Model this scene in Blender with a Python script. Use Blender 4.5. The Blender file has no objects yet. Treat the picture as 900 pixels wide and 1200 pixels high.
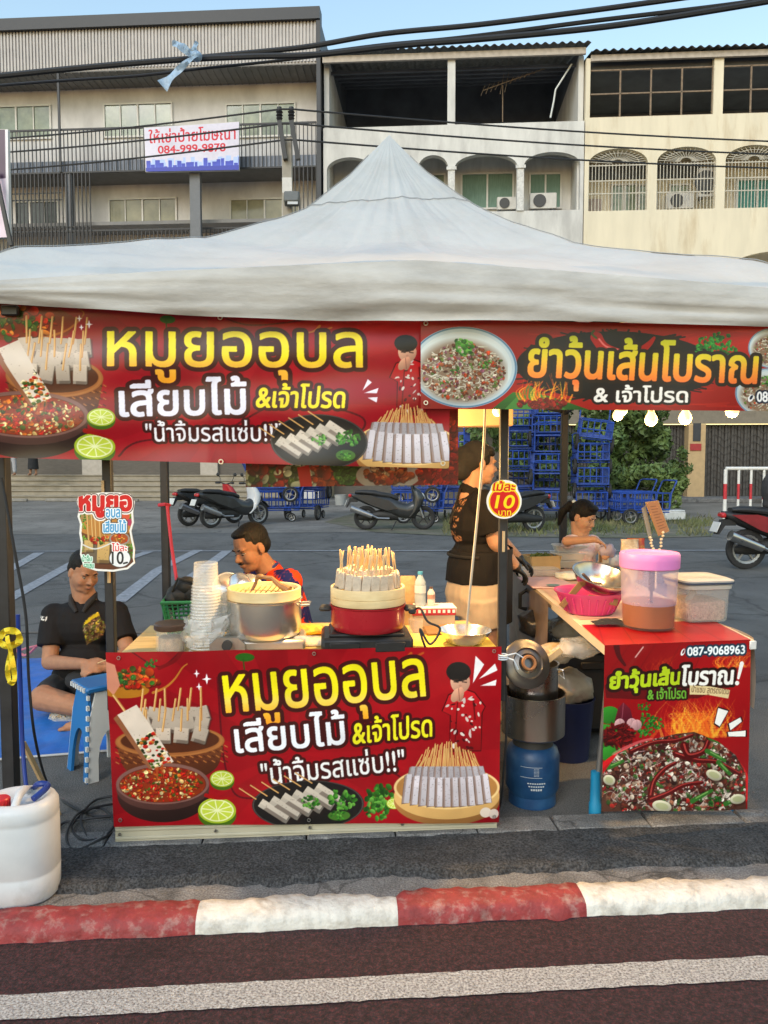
import bpy, bmesh, math, random
import numpy as np
from mathutils import Vector, Matrix, noise
R_ = math.radians
SC = bpy.context.scene
COL = SC.collection
# ------------------------------------------------------------------ camera, sky, sun, exposure
CAM_H = 1.5
PITCH = R_(3.69)
F_PX = 900.0
cam_d = bpy.data.cameras.new("camera")
cam_d.sensor_fit = 'HORIZONTAL'; cam_d.sensor_width = 36.0; cam_d.lens = 36.0
cam_d.clip_start = 0.05; cam_d.clip_end = 3000
cam = bpy.data.objects.new("camera", cam_d); COL.objects.link(cam)
cam.location = (0, 0, CAM_H); cam.rotation_euler = (R_(90) - PITCH, 0, 0)
SC.camera = cam
SUN_EL, SUN_AZ = R_(34), R_(205)      # azimuth measured from +Y towards +X: the light comes from behind the camera
world = bpy.data.worlds.new("World"); SC.world = world; world.use_nodes = True
nt = world.node_tree; nt.nodes.clear()
sky = nt.nodes.new('ShaderNodeTexSky'); sky.sky_type = 'NISHITA'; sky.sun_disc = False
sky.sun_elevation = SUN_EL; sky.sun_rotation = SUN_AZ
sky.air_density = 2.0; sky.dust_density = 0.8; sky.ozone_density = 2.0
bg = nt.nodes.new('ShaderNodeBackground'); bg.inputs[1].default_value = 0.15
wo = nt.nodes.new('ShaderNodeOutputWorld')
nt.links.new(sky.outputs[0], bg.inputs[0]); nt.links.new(bg.outputs[0], wo.inputs[0])
sun_d = bpy.data.lights.new("sun", 'SUN'); sun_d.energy = 0.75; sun_d.angle = R_(24); sun_d.color = (1, .975, .94)
sun = bpy.data.objects.new("sun", sun_d); COL.objects.link(sun)
_sd = Vector((math.sin(SUN_AZ)*math.cos(SUN_EL), math.cos(SUN_AZ)*math.cos(SUN_EL), math.sin(SUN_EL)))
sun.rotation_euler = _sd.to_track_quat('Z', 'Y').to_euler()
sun.location = (0, -5, 20)
vs = SC.view_settings
vs.view_transform = 'Standard'; vs.look = 'None'; vs.gamma = 1; vs.use_curve_mapping = False
vs.exposure = 0.74
SC.cycles.transparent_max_bounces = 40
# ------------------------------------------------------------------ helpers
CAMV = Vector((0, 0, CAM_H))
_fw = Vector((0, math.cos(PITCH), -math.sin(PITCH))); _up = Vector((0, math.sin(PITCH), math.cos(PITCH)))
def ray(px, py):
    return Vector((1, 0, 0))*((px-450)/F_PX) + _up*(-(py-600)/F_PX) + _fw
def P(px, py, Y):                     # the point of the place that stands at depth Y on that line of sight
    d = ray(px, py); return CAMV + d*(Y/d.y)
def G(px, py, z=0.0):                 # the point of the ground
    d = ray(px, py); return CAMV + d*((z-CAM_H)/d.z)
def Zat(py, Y, px=450): return P(px, py, Y).z
def Xat(px, Y, py=600): return P(px, py, Y).x

MATRIX = {}                           # object name -> its world matrix
def tag(o, label=None, cat=None, group=None, kind=None):
    if label: o['label'] = label
    if cat: o['category'] = cat
    if group: o['group'] = group
    if kind: o['kind'] = kind
    return o
def thing(name, label, cat, loc=(0, 0, 0), rotz=0.0, group=None):
    o = bpy.data.objects.new(name, None); COL.objects.link(o)
    o.empty_display_size = .1
    o.location = loc; o.rotation_euler = (0, 0, rotz)
    MATRIX[o.name] = Matrix.Translation(Vector(loc)) @ Matrix.Rotation(rotz, 4, 'Z')
    return tag(o, label, cat, group)
def dup(root, loc=None, rotz=None, label=None, group=None, rot=None):
    r = root.copy(); COL.objects.link(r)
    if loc is not None: r.location = loc
    if rotz is not None: r.rotation_euler = (0, 0, rotz)
    if rot is not None: r.rotation_euler = rot
    if label: r['label'] = label
    if group: r['group'] = group
    for ch in list(root.children):
        c = ch.copy(); COL.objects.link(c); c.parent = r
        for g in ch.children:
            d = g.copy(); COL.objects.link(d); d.parent = c
    return r

class MB:
    def __init__(s): s.v = []; s.f = []; s.m = []
    def add(s, vs_, fs_, mat=0):
        n = len(s.v)
        s.v.extend([tuple(p) for p in vs_])
        for f in fs_:
            s.f.append(tuple(i+n for i in f)); s.m.append(mat)
        return s
    def box(s, c, size, R=None, mat=0, b=0.0):
        hx, hy, hz = size[0]/2, size[1]/2, size[2]/2
        c = Vector(c)
        if R is not None and not isinstance(R, Matrix): R = Matrix.Rotation(R, 3, 'Z')
        b = min(b, .45*min(size))
        if b <= 0:
            vv = [Vector((x*hx, y*hy, z*hz)) for x in (-1, 1) for y in (-1, 1) for z in (-1, 1)]
            ff = [(0, 1, 3, 2), (4, 6, 7, 5), (0, 4, 5, 1), (2, 3, 7, 6), (0, 2, 6, 4), (1, 5, 7, 3)]
        else:
            vv = []; idx = {}
            for x in (-1, 1):
                for y in (-1, 1):
                    for z in (-1, 1):
                        idx[x, y, z] = len(vv)
                        vv += [Vector((x*hx, y*(hy-b), z*(hz-b))), Vector((x*(hx-b), y*hy, z*(hz-b))), Vector((x*(hx-b), y*(hy-b), z*hz))]
            ff = []
            for k, (a_, b_) in enumerate(((1, 2), (2, 0), (0, 1))):
                for sg in (-1, 1):
                    q = []
                    for p_, r_ in ((-1, -1), (1, -1), (1, 1), (-1, 1)):
                        key = [0, 0, 0]; key[k] = sg; key[a_] = p_; key[b_] = r_
                        q.append(idx[tuple(key)]+k)
                    ff.append(tuple(q if sg > 0 else q[::-1]))
            for k in range(3):
                a_, b_ = [i for i in range(3) if i != k]
                for p_ in (-1, 1):
                    for r_ in (-1, 1):
                        k0 = [0, 0, 0]; k0[a_] = p_; k0[b_] = r_; k1 = list(k0); k0[k] = -1; k1[k] = 1
                        i0, i1 = idx[tuple(k0)], idx[tuple(k1)]
                        ff.append((i0+a_, i1+a_, i1+b_, i0+b_))
            for key, i in idx.items():
                ff.append((i, i+1, i+2))
        if R is not None: vv = [R @ p for p in vv]
        return s.add([p+c for p in vv], ff, mat)
    def bx(s, x0, x1, y0, y1, z0, z1, mat=0, b=0.0):
        return s.box(((x0+x1)/2, (y0+y1)/2, (z0+z1)/2), (abs(x1-x0), abs(y1-y0), abs(z1-z0)), None, mat, b)
    def bar(s, p0, p1, w, h, mat=0, b=0.0):            # a square bar from point to point
        p0, p1 = Vector(p0), Vector(p1); d = p1-p0
        q = d.to_track_quat('Z', 'Y').to_matrix()
        if abs(d.normalized().z) > .99: q = Matrix.Identity(3)
        return s.box((p0+p1)/2, (w, h, d.length), q, mat, b)
    def cyl(s, p0, p1, r0, r1=None, n=12, mat=0, caps=True):
        if r1 is None: r1 = r0
        p0, p1 = Vector(p0), Vector(p1); d = (p1-p0)
        q = d.to_track_quat('Z', 'Y').to_matrix()
        A, B = [], []
        for i in range(n):
            a = 2*math.pi*i/n; u = q @ Vector((math.cos(a), math.sin(a), 0))
            A.append(p0+u*r0); B.append(p1+u*r1)
        ff = [(i, (i+1) % n, n+(i+1) % n, n+i) for i in range(n)]
        if caps: ff += [tuple(range(n))[::-1], tuple(range(n, 2*n))]
        return s.add(A+B, ff, mat)
    def tube(s, pts, r, n=8, mat=0, closed=False, caps=True):
        pts = [Vector(p) for p in pts]; m = len(pts)
        rr = r if isinstance(r, (list, tuple)) else [r]*m
        up = None; rings = []
        for i in range(m):
            if closed: t = pts[(i+1) % m]-pts[i-1]
            else: t = pts[min(i+1, m-1)]-pts[max(i-1, 0)]
            if t.length < 1e-9: t = Vector((0, 0, 1))
            t.normalize()
            if up is None:
                up = t.orthogonal().normalized()
            up = (up - t*up.dot(t))
            if up.length < 1e-6: up = t.orthogonal()
            up.normalize(); w = t.cross(up)
            rings.append([pts[i]+(up*math.cos(2*math.pi*k/n)+w*math.sin(2*math.pi*k/n))*rr[i] for k in range(n)])
        vv = [p for rg in rings for p in rg]; ff = []
        for i in range(m if closed else m-1):
            j = (i+1) % m
            for k in range(n):
                ff.append((i*n+k, i*n+(k+1) % n, j*n+(k+1) % n, j*n+k))
        if caps and not closed:
            ff += [tuple(range(n))[::-1], tuple(range((m-1)*n, m*n))]
        return s.add(vv, ff, mat)
    def lathe(s, prof, o=(0, 0, 0), n=24, mat=0, R=None, sx=1.0, sy=1.0, mats=None, caps=True):
        o = Vector(o); vv = []; ff = []; mm = []
        for (r, z) in prof:
            for k in range(n):
                a = 2*math.pi*k/n
                p = Vector((r*math.cos(a)*sx, r*math.sin(a)*sy, z))
                vv.append(o + (R @ p if R is not None else p))
        m = len(prof)
        for i in range(m-1):
            for k in range(n):
                ff.append((i*n+k, i*n+(k+1) % n, (i+1)*n+(k+1) % n, (i+1)*n+k)); mm.append(mats[i] if mats else mat)
        if caps and prof[0][0] > 1e-6: ff.append(tuple(range(n))[::-1]); mm.append(mats[0] if mats else mat)
        if caps and prof[-1][0] > 1e-6: ff.append(tuple(range((m-1)*n, m*n))); mm.append(mats[-1] if mats else mat)
        k0 = len(s.v); s.v.extend([tuple(p) for p in vv])
        for f, q in zip(ff, mm): s.f.append(tuple(i+k0 for i in f)); s.m.append(q)
        return s
    def ell(s, c, r, R=None, n=14, m=9, mat=0):
        if not isinstance(r, (tuple, list)): r = (r, r, r)
        c = Vector(c); vv = []; ff = []
        for i in range(1, m):
            t = math.pi*i/m
            for k in range(n):
                a = 2*math.pi*k/n
                p = Vector((r[0]*math.sin(t)*math.cos(a), r[1]*math.sin(t)*math.sin(a), r[2]*math.cos(t)))
                vv.append(c+(R @ p if R is not None else p))
        tp = Vector((0, 0, r[2])); bt = -tp
        if R is not None: tp = R @ tp; bt = R @ bt
        it = len(vv); vv += [c+tp, c+bt]
        for i in range(m-2):
            for k in range(n):
                ff.append((i*n+k, (i+1)*n+k, (i+1)*n+(k+1) % n, i*n+(k+1) % n))
        for k in range(n):
            ff.append((it, k, (k+1) % n)); ff.append((it+1, (m-2)*n+(k+1) % n, (m-2)*n+k))
        return s.add(vv, ff, mat)
    def cap(s, p0, p1, r0, r1=None, n=12):             # a rounded, tapering limb
        if r1 is None: r1 = r0
        p0, p1 = Vector(p0), Vector(p1); d = p1-p0; L = d.length
        q = d.to_track_quat('Z', 'Y').to_matrix() if L > 1e-6 else Matrix.Identity(3)
        pr = [(r0*math.sin(t), -r0*math.cos(t)) for t in (0.0, .4, .8, 1.2)] + [(r0, 0)]
        pr += [(r1, L)] + [(r1*math.cos(t), L+r1*math.sin(t)) for t in (.4, .8, 1.2)] + [(0.0, L+r1)]
        return s.lathe(pr, p0, n, 0, q)
    def prism(s, poly, o, ux, uy, depth, mat=0, rim=None):   # polygon in the plane (ux, uy) given thickness along its normal
        o, ux, uy = Vector(o), Vector(ux), Vector(uy); nn = ux.cross(uy).normalized()*depth
        n = len(poly)
        A = [o+ux*p[0]+uy*p[1] for p in poly]; B = [p+nn for p in A]
        s.add(A+B, [tuple(range(n))[::-1], tuple(range(n, 2*n))], mat)
        k = len(s.v)-2*n
        for i in range(n):
            j = (i+1) % n; s.f.append((k+i, k+j, k+n+j, k+n+i)); s.m.append(mat if rim is None else rim)
        return s
    def sheet(s, pts, mat=0):
        return s.add(pts, [tuple(range(len(pts)))], mat)
    def grid(s, fn, nu, nv, mat=0):
        vv = [fn(i/nu, j/nv) for j in range(nv+1) for i in range(nu+1)]
        w = nu+1
        return s.add(vv, [(j*w+i, j*w+i+1, (j+1)*w+i+1, (j+1)*w+i) for j in range(nv) for i in range(nu)], mat)
    def build(s, name, mats, parent=None, world=True, angle=38, recalc=True, origin=None, weld=False):
        me = bpy.data.meshes.new(name)
        V = np.array(s.v, dtype=float).reshape(-1, 3)
        loc = Vector((0, 0, 0)); M = Matrix.Identity(4)
        if parent is not None:
            M = MATRIX.get(parent.name, Matrix.Identity(4))
            if world:
                Mi = np.array(M.inverted()); V = V @ Mi[:3, :3].T + Mi[:3, 3]
        elif len(V):
            lo, hi = V.min(0), V.max(0)
            loc = Vector(((lo[0]+hi[0])/2, (lo[1]+hi[1])/2, lo[2])) if origin is None else Vector(origin)
            V = V - np.array(loc)
        me.from_pydata(V.tolist(), [], s.f)
        if not isinstance(mats, (list, tuple)): mats = [mats]
        for m_ in mats: me.materials.append(m_)
        if len(mats) > 1: me.polygons.foreach_set('material_index', s.m)
        if recalc or weld:
            bm = bmesh.new(); bm.from_mesh(me)
            if weld: bmesh.ops.remove_doubles(bm, verts=bm.verts, dist=1e-5)
            if recalc: bmesh.ops.recalc_face_normals(bm, faces=bm.faces)
            bm.to_mesh(me); bm.free()
        me.polygons.foreach_set('use_smooth', [True]*len(me.polygons))
        if angle < 179: me.set_sharp_from_angle(angle=R_(angle))
        me.update()
        o = bpy.data.objects.new(name, me); COL.objects.link(o); o.location = loc
        if parent is not None: o.parent = parent
        MATRIX[o.name] = M if parent is not None else Matrix.Translation(loc)
        return o
def structure(o): o['kind'] = 'structure'; return o

# ------------------------------------------------------------------ procedural materials
MATS = {}
def mat(name, col, rough=.6, metal=0.0, var=.12, scale=6.0, bump=0.0, bscale=60.0, spec=.5, col2=None, mix=.5, mscale=3.0,
        trans=0.0, alpha=1.0, coat=0.0, emit=None, estr=0.0, stretch=None, ior=1.45, attr=None, sss=0.0):
    if name in MATS: return MATS[name]
    m = bpy.data.materials.new(name); m.use_nodes = True; MATS[name] = m
    t = m.node_tree; N = t.nodes; L = t.links; b = N['Principled BSDF']
    tc = N.new('ShaderNodeTexCoord'); src = tc.outputs['Object']
    if stretch:
        mp = N.new('ShaderNodeMapping'); mp.inputs['Scale'].default_value = stretch; L.new(src, mp.inputs[0]); src = mp.outputs[0]
    nz = N.new('ShaderNodeTexNoise'); nz.inputs['Scale'].default_value = scale; nz.inputs['Detail'].default_value = 6; nz.inputs['Roughness'].default_value = .62
    L.new(src, nz.inputs['Vector'])
    mr = N.new('ShaderNodeMapRange'); mr.inputs['From Min'].default_value = .3; mr.inputs['From Max'].default_value = .7
    mr.inputs['To Min'].default_value = 1-var; mr.inputs['To Max'].default_value = 1+var; L.new(nz.outputs['Fac'], mr.inputs['Value'])
    cs = None
    if attr:
        at = N.new('ShaderNodeAttribute'); at.attribute_name = attr; cs = at.outputs['Color']
    elif col2 is not None:
        n2 = N.new('ShaderNodeTexNoise'); n2.inputs['Scale'].default_value = mscale; n2.inputs['Detail'].default_value = 8; n2.inputs['Roughness'].default_value = .65
        L.new(src, n2.inputs['Vector'])
        cr = N.new('ShaderNodeValToRGB'); e = cr.color_ramp.elements
        e[0].position = max(0, mix-.12); e[1].position = min(1, mix+.12); e[0].color = (*col, 1); e[1].color = (*col2, 1)
        L.new(n2.outputs['Fac'], cr.inputs[0]); cs = cr.outputs[0]
    mx = N.new('ShaderNodeVectorMath'); mx.operation = 'SCALE'
    if cs is not None: L.new(cs, mx.inputs[0])
    else: mx.inputs[0].default_value = col
    L.new(mr.outputs[0], mx.inputs['Scale']); L.new(mx.outputs[0], b.inputs['Base Color'])
    rr = N.new('ShaderNodeMapRange'); rr.inputs['To Min'].default_value = max(0, rough-.08); rr.inputs['To Max'].default_value = min(1, rough+.08)
    L.new(nz.outputs['Fac'], rr.inputs['Value']); L.new(rr.outputs[0], b.inputs['Roughness'])
    b.inputs['Metallic'].default_value = metal; b.inputs['Specular IOR Level'].default_value = spec; b.inputs['IOR'].default_value = ior
    b.inputs['Transmission Weight'].default_value = trans; b.inputs['Alpha'].default_value = alpha; b.inputs['Coat Weight'].default_value = coat
    if sss: b.inputs['Subsurface Weight'].default_value = sss; b.inputs['Subsurface Radius'].default_value = (.01, .004, .002)
    if emit: b.inputs['Emission Color'].default_value = (*emit, 1); b.inputs['Emission Strength'].default_value = estr
    if bump:
        nb = N.new('ShaderNodeTexNoise'); nb.inputs['Scale'].default_value = bscale; nb.inputs['Detail'].default_value = 5; L.new(src, nb.inputs['Vector'])
        bp = N.new('ShaderNodeBump'); bp.inputs['Strength'].default_value = bump; bp.inputs['Distance'].default_value = .01
        L.new(nb.outputs['Fac'], bp.inputs['Height']); L.new(bp.outputs[0], b.inputs['Normal'])
    return m
def lin(c):
    c = np.asarray(c, dtype=float); return np.where(c <= .04045, c/12.92, ((c+.055)/1.055)**2.4)
def hexc(h):
    return tuple(float(x) for x in lin([int(h[i:i+2], 16)/255 for i in (0, 2, 4)]))

# ------------------------------------------------------------------ printed artwork: painted as colours on a fine sheet of cloth
_TXT = {}
def text_outline(s, shear=0.0):
    key = (s, shear)
    if key in _TXT: return _TXT[key]
    cu = bpy.data.curves.new("lettering", 'FONT'); cu.body = s; cu.size = 1; cu.shear = shear
    o = bpy.data.objects.new("lettering", cu); COL.objects.link(o)
    dg = bpy.context.evaluated_depsgraph_get(); c = o.to_curve(dg); out = []; T = np.linspace(0, 1, 8)[:-1, None]
    for sp in c.splines:
        P_ = sp.bezier_points; n = len(P_); seg = []
        for i in range(n):
            p0, h0, h1, p1 = [np.array(v[:2]) for v in (P_[i].co, P_[i].handle_right, P_[(i+1) % n].handle_left, P_[(i+1) % n].co)]
            seg.append((1-T)**3*p0+3*(1-T)**2*T*h0+3*(1-T)*T*T*h1+T**3*p1)
        if seg: out.append(np.concatenate(seg))
    o.to_curve_clear(); bpy.data.objects.remove(o); bpy.data.curves.remove(cu)
    _TXT[key] = out; return out
class Art:
    # art coordinates are free (x right, y down); k sheet points per unit
    def __init__(s, x0, y0, x1, y1, k, base=(1, 1, 1), seed=1):
        s.x0, s.y0, s.x1, s.y1, s.k = x0, y0, x1, y1, k
        s.w = int(round((x1-x0)*k)); s.h = int(round((y1-y0)*k))
        s.c = np.ones((s.h, s.w, 3))*np.array(base); s.rg = np.random.default_rng(seed); s.rd = random.Random(seed)
        s.clip = None
    def _win(s, a0, b0, a1, b1):
        i0 = max(0, int((a0-s.x0)*s.k)-2); i1 = min(s.w, int((a1-s.x0)*s.k)+3)
        j0 = max(0, int((b0-s.y0)*s.k)-2); j1 = min(s.h, int((b1-s.y0)*s.k)+3)
        if i1 <= i0 or j1 <= j0: return None
        X = (np.arange(i0, i1)+.5)/s.k+s.x0; Y = (np.arange(j0, j1)+.5)/s.k+s.y0
        return i0, i1, j0, j1, X[None, :], Y[:, None]
    def _put(s, w, a, col):
        i0, i1, j0, j1 = w[:4]
        if s.clip is not None: a = a*s.clip[j0:j1, i0:i1]
        a = np.clip(a, 0, 1)[..., None]; col = np.asarray(col, dtype=float)
        s.c[j0:j1, i0:i1] = s.c[j0:j1, i0:i1]*(1-a)+col*a
    def ell(s, cx, cy, rx, ry, col, ang=0.0, soft=None, alpha=1.0, rim=None, shade=0.0):
        R = max(rx, ry)+2; w = s._win(cx-R, cy-R, cx+R, cy+R)
        if w is None: return
        X, Y = w[4]-cx, w[5]-cy; c_, s_ = math.cos(ang), math.sin(ang)
        U = (X*c_+Y*s_)/rx; V = (-X*s_+Y*c_)/ry; d = np.sqrt(U*U+V*V)
        sf = soft if soft is not None else .8/(s.k*min(rx, ry))
        a = np.clip((1-d)/sf+.5, 0, 1)*alpha
        cc = np.asarray(col, dtype=float)
        if shade: cc = cc*(1-shade*np.clip(V*.6+U*.3, -1, 1))[..., None]
        s._put(w, a, cc)
        if rim: s._put(w, np.clip(1-np.abs(d-1+rim[0]/2)/(rim[0]/2)*.9, 0, 1), rim[1])
    def poly(s, pts, col, alpha=1.0, grad=None):
        pts = [tuple(p) for p in pts]; xs = [p[0] for p in pts]; ys = [p[1] for p in pts]
        w = s._win(min(xs), min(ys), max(xs), max(ys))
        if w is None: return
        X, Y = w[4], w[5]; ins = np.zeros((Y.shape[0], X.shape[1]), bool); D = np.full(ins.shape, 1e9)
        for (xa, ya), (xb, yb) in zip(pts, pts[1:]+pts[:1]):
            if ya != yb:
                cond = ((ya > Y) != (yb > Y)); xi = (xb-xa)*(Y-ya)/(yb-ya)+xa
                ins ^= cond & (X < xi)
            L2 = (xb-xa)**2+(yb-ya)**2+1e-9
            t = np.clip(((X-xa)*(xb-xa)+(Y-ya)*(yb-ya))/L2, 0, 1)
            D = np.minimum(D, (X-xa-t*(xb-xa))**2+(Y-ya-t*(yb-ya))**2)
        sd = np.where(ins, 1, -1)*np.sqrt(D)
        cc = np.asarray(col, dtype=float)
        if grad is not None:
            t = np.clip((Y-min(ys))/(max(ys)-min(ys)+1e-6), 0, 1)[..., None]; cc = cc*(1-t)+np.asarray(grad)*t; cc = np.broadcast_to(cc, ins.shape+(3,))
        s._put(w, np.clip(sd*s.k+.5, 0, 1)*alpha, cc)
    def line(s, p0, p1, wd, col, alpha=1.0, w1=None):
        w1 = wd if w1 is None else w1
        (xa, ya), (xb, yb) = p0, p1; m = max(wd, w1)
        w = s._win(min(xa, xb)-m, min(ya, yb)-m, max(xa, xb)+m, max(ya, yb)+m)
        if w is None: return
        X, Y = w[4], w[5]; L2 = (xb-xa)**2+(yb-ya)**2+1e-9
        t = np.clip(((X-xa)*(xb-xa)+(Y-ya)*(yb-ya))/L2, 0, 1)
        d = np.sqrt((X-xa-t*(xb-xa))**2+(Y-ya-t*(yb-ya))**2)
        s._put(w, np.clip(((wd+(w1-wd)*t)/2-d)*s.k+.5, 0, 1)*alpha, col)
    def curve(s, pts, wd, col, alpha=1.0, w1=None):
        n = len(pts)-1; w1 = wd if w1 is None else w1
        for i in range(n): s.line(pts[i], pts[i+1], wd+(w1-wd)*i/n, col, alpha, wd+(w1-wd)*(i+1)/n)
    def set_clip_ell(s, cx, cy, rx, ry, ang=0.0):
        X = (np.arange(s.w)+.5)/s.k+s.x0-cx; Y = (np.arange(s.h)+.5)/s.k+s.y0-cy; X = X[None, :]; Y = Y[:, None]
        c_, s_ = math.cos(ang), math.sin(ang)
        d = np.sqrt(((X*c_+Y*s_)/rx)**2+((-X*s_+Y*c_)/ry)**2)
        s.clip = np.clip((1-d)*min(rx, ry)*s.k+.5, 0, 1)
    def set_clip_poly(s, pts):
        keep = s.c; s.c = np.zeros((s.h, s.w, 3)); s.clip = None; s.poly(pts, (1, 1, 1)); s.clip = s.c[..., 0].copy(); s.c = keep
    def chips(s, cx, cy, rx, ry, n, cols, smin, smax, ang=None, asp=(.4, 1.0), ring=0.0, shade=.35):
        for _ in range(n):
            a = s.rd.uniform(0, 6.283); r = math.sqrt(s.rd.uniform(ring, 1)); z = s.rd.uniform(smin, smax)
            k = s.rd.uniform(*asp); c = np.array(s.rd.choice(cols))*s.rd.uniform(.75, 1.2)
            x, y = cx+rx*r*math.cos(a), cy+ry*r*math.sin(a); g = s.rd.uniform(0, 3.14) if ang is None else ang+s.rd.uniform(-.4, .4)
            s.ell(x+.12*z, y+.3*z, z, z*k, c*.35, g, alpha=.6)
            s.ell(x, y, z, z*k, np.clip(c, 0, 1), g, shade=shade)
            if s.rd.random() < .5: s.ell(x+s.rd.uniform(-.6, .6)*z, y+s.rd.uniform(-.6, .6)*z*k, z*s.rd.uniform(.3, .7), z*k*s.rd.uniform(.2, .5), np.clip(c*s.rd.uniform(.55, 1.35), 0, 1), g+1, alpha=.8)
            if s.rd.random() < .35: s.ell(x-.2*z, y-.2*z*k, z*.25, z*k*.2, np.clip(c*1.2+.25, 0, 1), g, alpha=.7)
    def noise(s, amp, cell):
        nx, ny = max(2, int(s.w/s.k/cell)+2), max(2, int(s.h/s.k/cell)+2)
        g = s.rg.normal(0, 1, (ny, nx)); X = np.linspace(0, nx-1.001, s.w); Y = np.linspace(0, ny-1.001, s.h)
        i = X.astype(int); j = Y.astype(int); fx = (X-i)[None, :]; fy = (Y-j)[:, None]
        v = g[np.ix_(j, i)]*(1-fx)*(1-fy)+g[np.ix_(j, i+1)]*fx*(1-fy)+g[np.ix_(j+1, i)]*(1-fx)*fy+g[np.ix_(j+1, i+1)]*fx*fy
        s.c = np.clip(s.c*(1+amp*v[..., None]), 0, 1)
    def text(s, body, box, fill, bold=0.0, outs=(), ang=0.0, grad=None, shear=0.0):
        # box = the lettering's bounding box before it is turned by ang round its middle; outs = [(width, colour), ...] widest first
        CT = text_outline(body, shear); V = np.concatenate(CT)
        bx0, by0, bx1, by1 = box; lo, hi = V.min(0), V.max(0)
        q = (V-lo)/(hi-lo); x = (bx0+bold)+q[:, 0]*(bx1-bx0-2*bold); y = (by1-bold)-q[:, 1]*(by1-by0-2*bold)
        mx_, my_ = (bx0+bx1)/2, (by0+by1)/2; c_, s_ = math.cos(ang), math.sin(ang)
        X0 = mx_+(x-mx_)*c_-(y-my_)*s_; Y0 = my_+(x-mx_)*s_+(y-my_)*c_
        rad = max([o[0] for o in outs] or [0])+bold+2
        w = s._win(X0.min()-rad, Y0.min()-rad, X0.max()+rad, Y0.max()+rad)
        if w is None: return
        i0, i1, j0, j1 = w[:4]; SS = 2; K = s.k*SS
        W, H = (i1-i0)*SS, (j1-j0)*SS; M = np.zeros((H, W), bool)
        U = (X0-s.x0)*K-i0*SS; Vv = (Y0-s.y0)*K-j0*SS
        Wn = np.zeros((H, W+1), int); k0 = 0
        for c in CT:
            cu_, cv_ = U[k0:k0+len(c)], Vv[k0:k0+len(c)]; k0 += len(c)
            for xa, ya, xb, yb in zip(cu_, cv_, np.roll(cu_, -1), np.roll(cv_, -1)):
                if ya == yb: continue
                lo_, hi_, sg = (ya, yb, 1) if ya < yb else (yb, ya, -1)
                r0, r1 = max(0, math.ceil(lo_-.5)), min(H, math.ceil(hi_-.5))
                if r1 <= r0: continue
                rr = np.arange(r0, r1); xi = xa+(rr+.5-ya)*(xb-xa)/(yb-ya)
                np.add.at(Wn, (rr, np.clip(np.ceil(xi-.5), 0, W).astype(int)), sg)
        M = np.cumsum(Wn, 1)[:, :W] != 0
        def edt(mask, Rr):
            big = 1e6; d = np.where(mask, 0.0, big)
            for k in range(1, W): d[:, k] = np.minimum(d[:, k], d[:, k-1]+1)
            for k in range(W-2, -1, -1): d[:, k] = np.minimum(d[:, k], d[:, k+1]+1)
            d2 = d*d; out = d2.copy()
            for k in range(1, Rr+1):
                out[k:] = np.minimum(out[k:], d2[:-k]+k*k); out[:-k] = np.minimum(out[:-k], d2[k:]+k*k)
            return np.sqrt(out)
        D = np.minimum(edt(M, int(rad*K)+2), 1e5)
        def cov(r):
            a = np.clip(r*K-D+.5, 0, 1); return a.reshape(j1-j0, SS, i1-i0, SS).mean((1, 3))
        for (ow, oc) in outs: s._put(w, cov(bold+ow), oc)
        a = cov(bold+.0) if bold > 0 else cov(.01)
        if grad is None: s._put(w, a, fill)
        else:
            ys = np.clip((w[5]-by0)/(by1-by0), 0, 1)*np.ones((1, i1-i0)); cc = np.zeros((j1-j0, i1-i0, 3))
            pos = [g[0] for g in grad]
            for ch in range(3): cc[..., ch] = np.interp(ys, pos, [g[1][ch] for g in grad])
            s._put(w, a, cc)
    def cloth(s, name, fn, material, parent=None, mask=None, thick=0.0, back=None):
        # fn(u, v) -> arrays x, y, z for u, v in 0..1 (v downwards)
        u = np.linspace(0, 1, s.w); v = np.linspace(0, 1, s.h); Uu, Vv = np.meshgrid(u, v)
        X, Y, Z = fn(Uu, Vv); V = np.stack([X, Y, Z], -1).reshape(-1, 3)
        M = Matrix.Identity(4); loc = Vector((0, 0, 0))
        if parent is not None:
            M = MATRIX.get(parent.name, M); Mi = np.array(M.inverted()); V = V @ Mi[:3, :3].T+Mi[:3, 3]
        else:
            lo, hi = V.min(0), V.max(0); loc = Vector(((lo[0]+hi[0])/2, (lo[1]+hi[1])/2, lo[2])); V = V-np.array(loc)
        idx = np.arange(s.w*s.h).reshape(s.h, s.w)
        F = np.stack([idx[1:, :-1], idx[1:, 1:], idx[:-1, 1:], idx[:-1, :-1]], -1).reshape(-1, 4)
        if mask is not None:
            mk = mask.reshape(-1); F = F[mk[F].all(1)]
            used = np.unique(F); re = -np.ones(s.w*s.h, int); re[used] = np.arange(len(used)); F = re[F]; V = V[used]
        me = bpy.data.meshes.new(name)
        me.vertices.add(len(V)); me.vertices.foreach_set('co', V.astype(np.float32).ravel())
        me.loops.add(F.size); me.loops.foreach_set('vertex_index', F.astype(np.int32).ravel())
        me.polygons.add(len(F)); me.polygons.foreach_set('loop_start', np.arange(0, F.size, 4, dtype=np.int32))
        me.update(calc_edges=True)
        ca = me.color_attributes.new('print', 'BYTE_COLOR', 'POINT')
        C = np.ones((s.w*s.h, 4)); C[:, :3] = np.clip(s.c, 0, 1).reshape(-1, 3)
        if mask is not None: C = C[used]
        ca.data.foreach_set('color_srgb', C.astype(np.float32).ravel())
        me.polygons.foreach_set('use_smooth', np.ones(len(F), bool))
        me.materials.append(material); me.update()
        o = bpy.data.objects.new(name, me); COL.objects.link(o); o.location = loc
        if parent is not None: o.parent = parent
        MATRIX[o.name] = M
        return o
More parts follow.
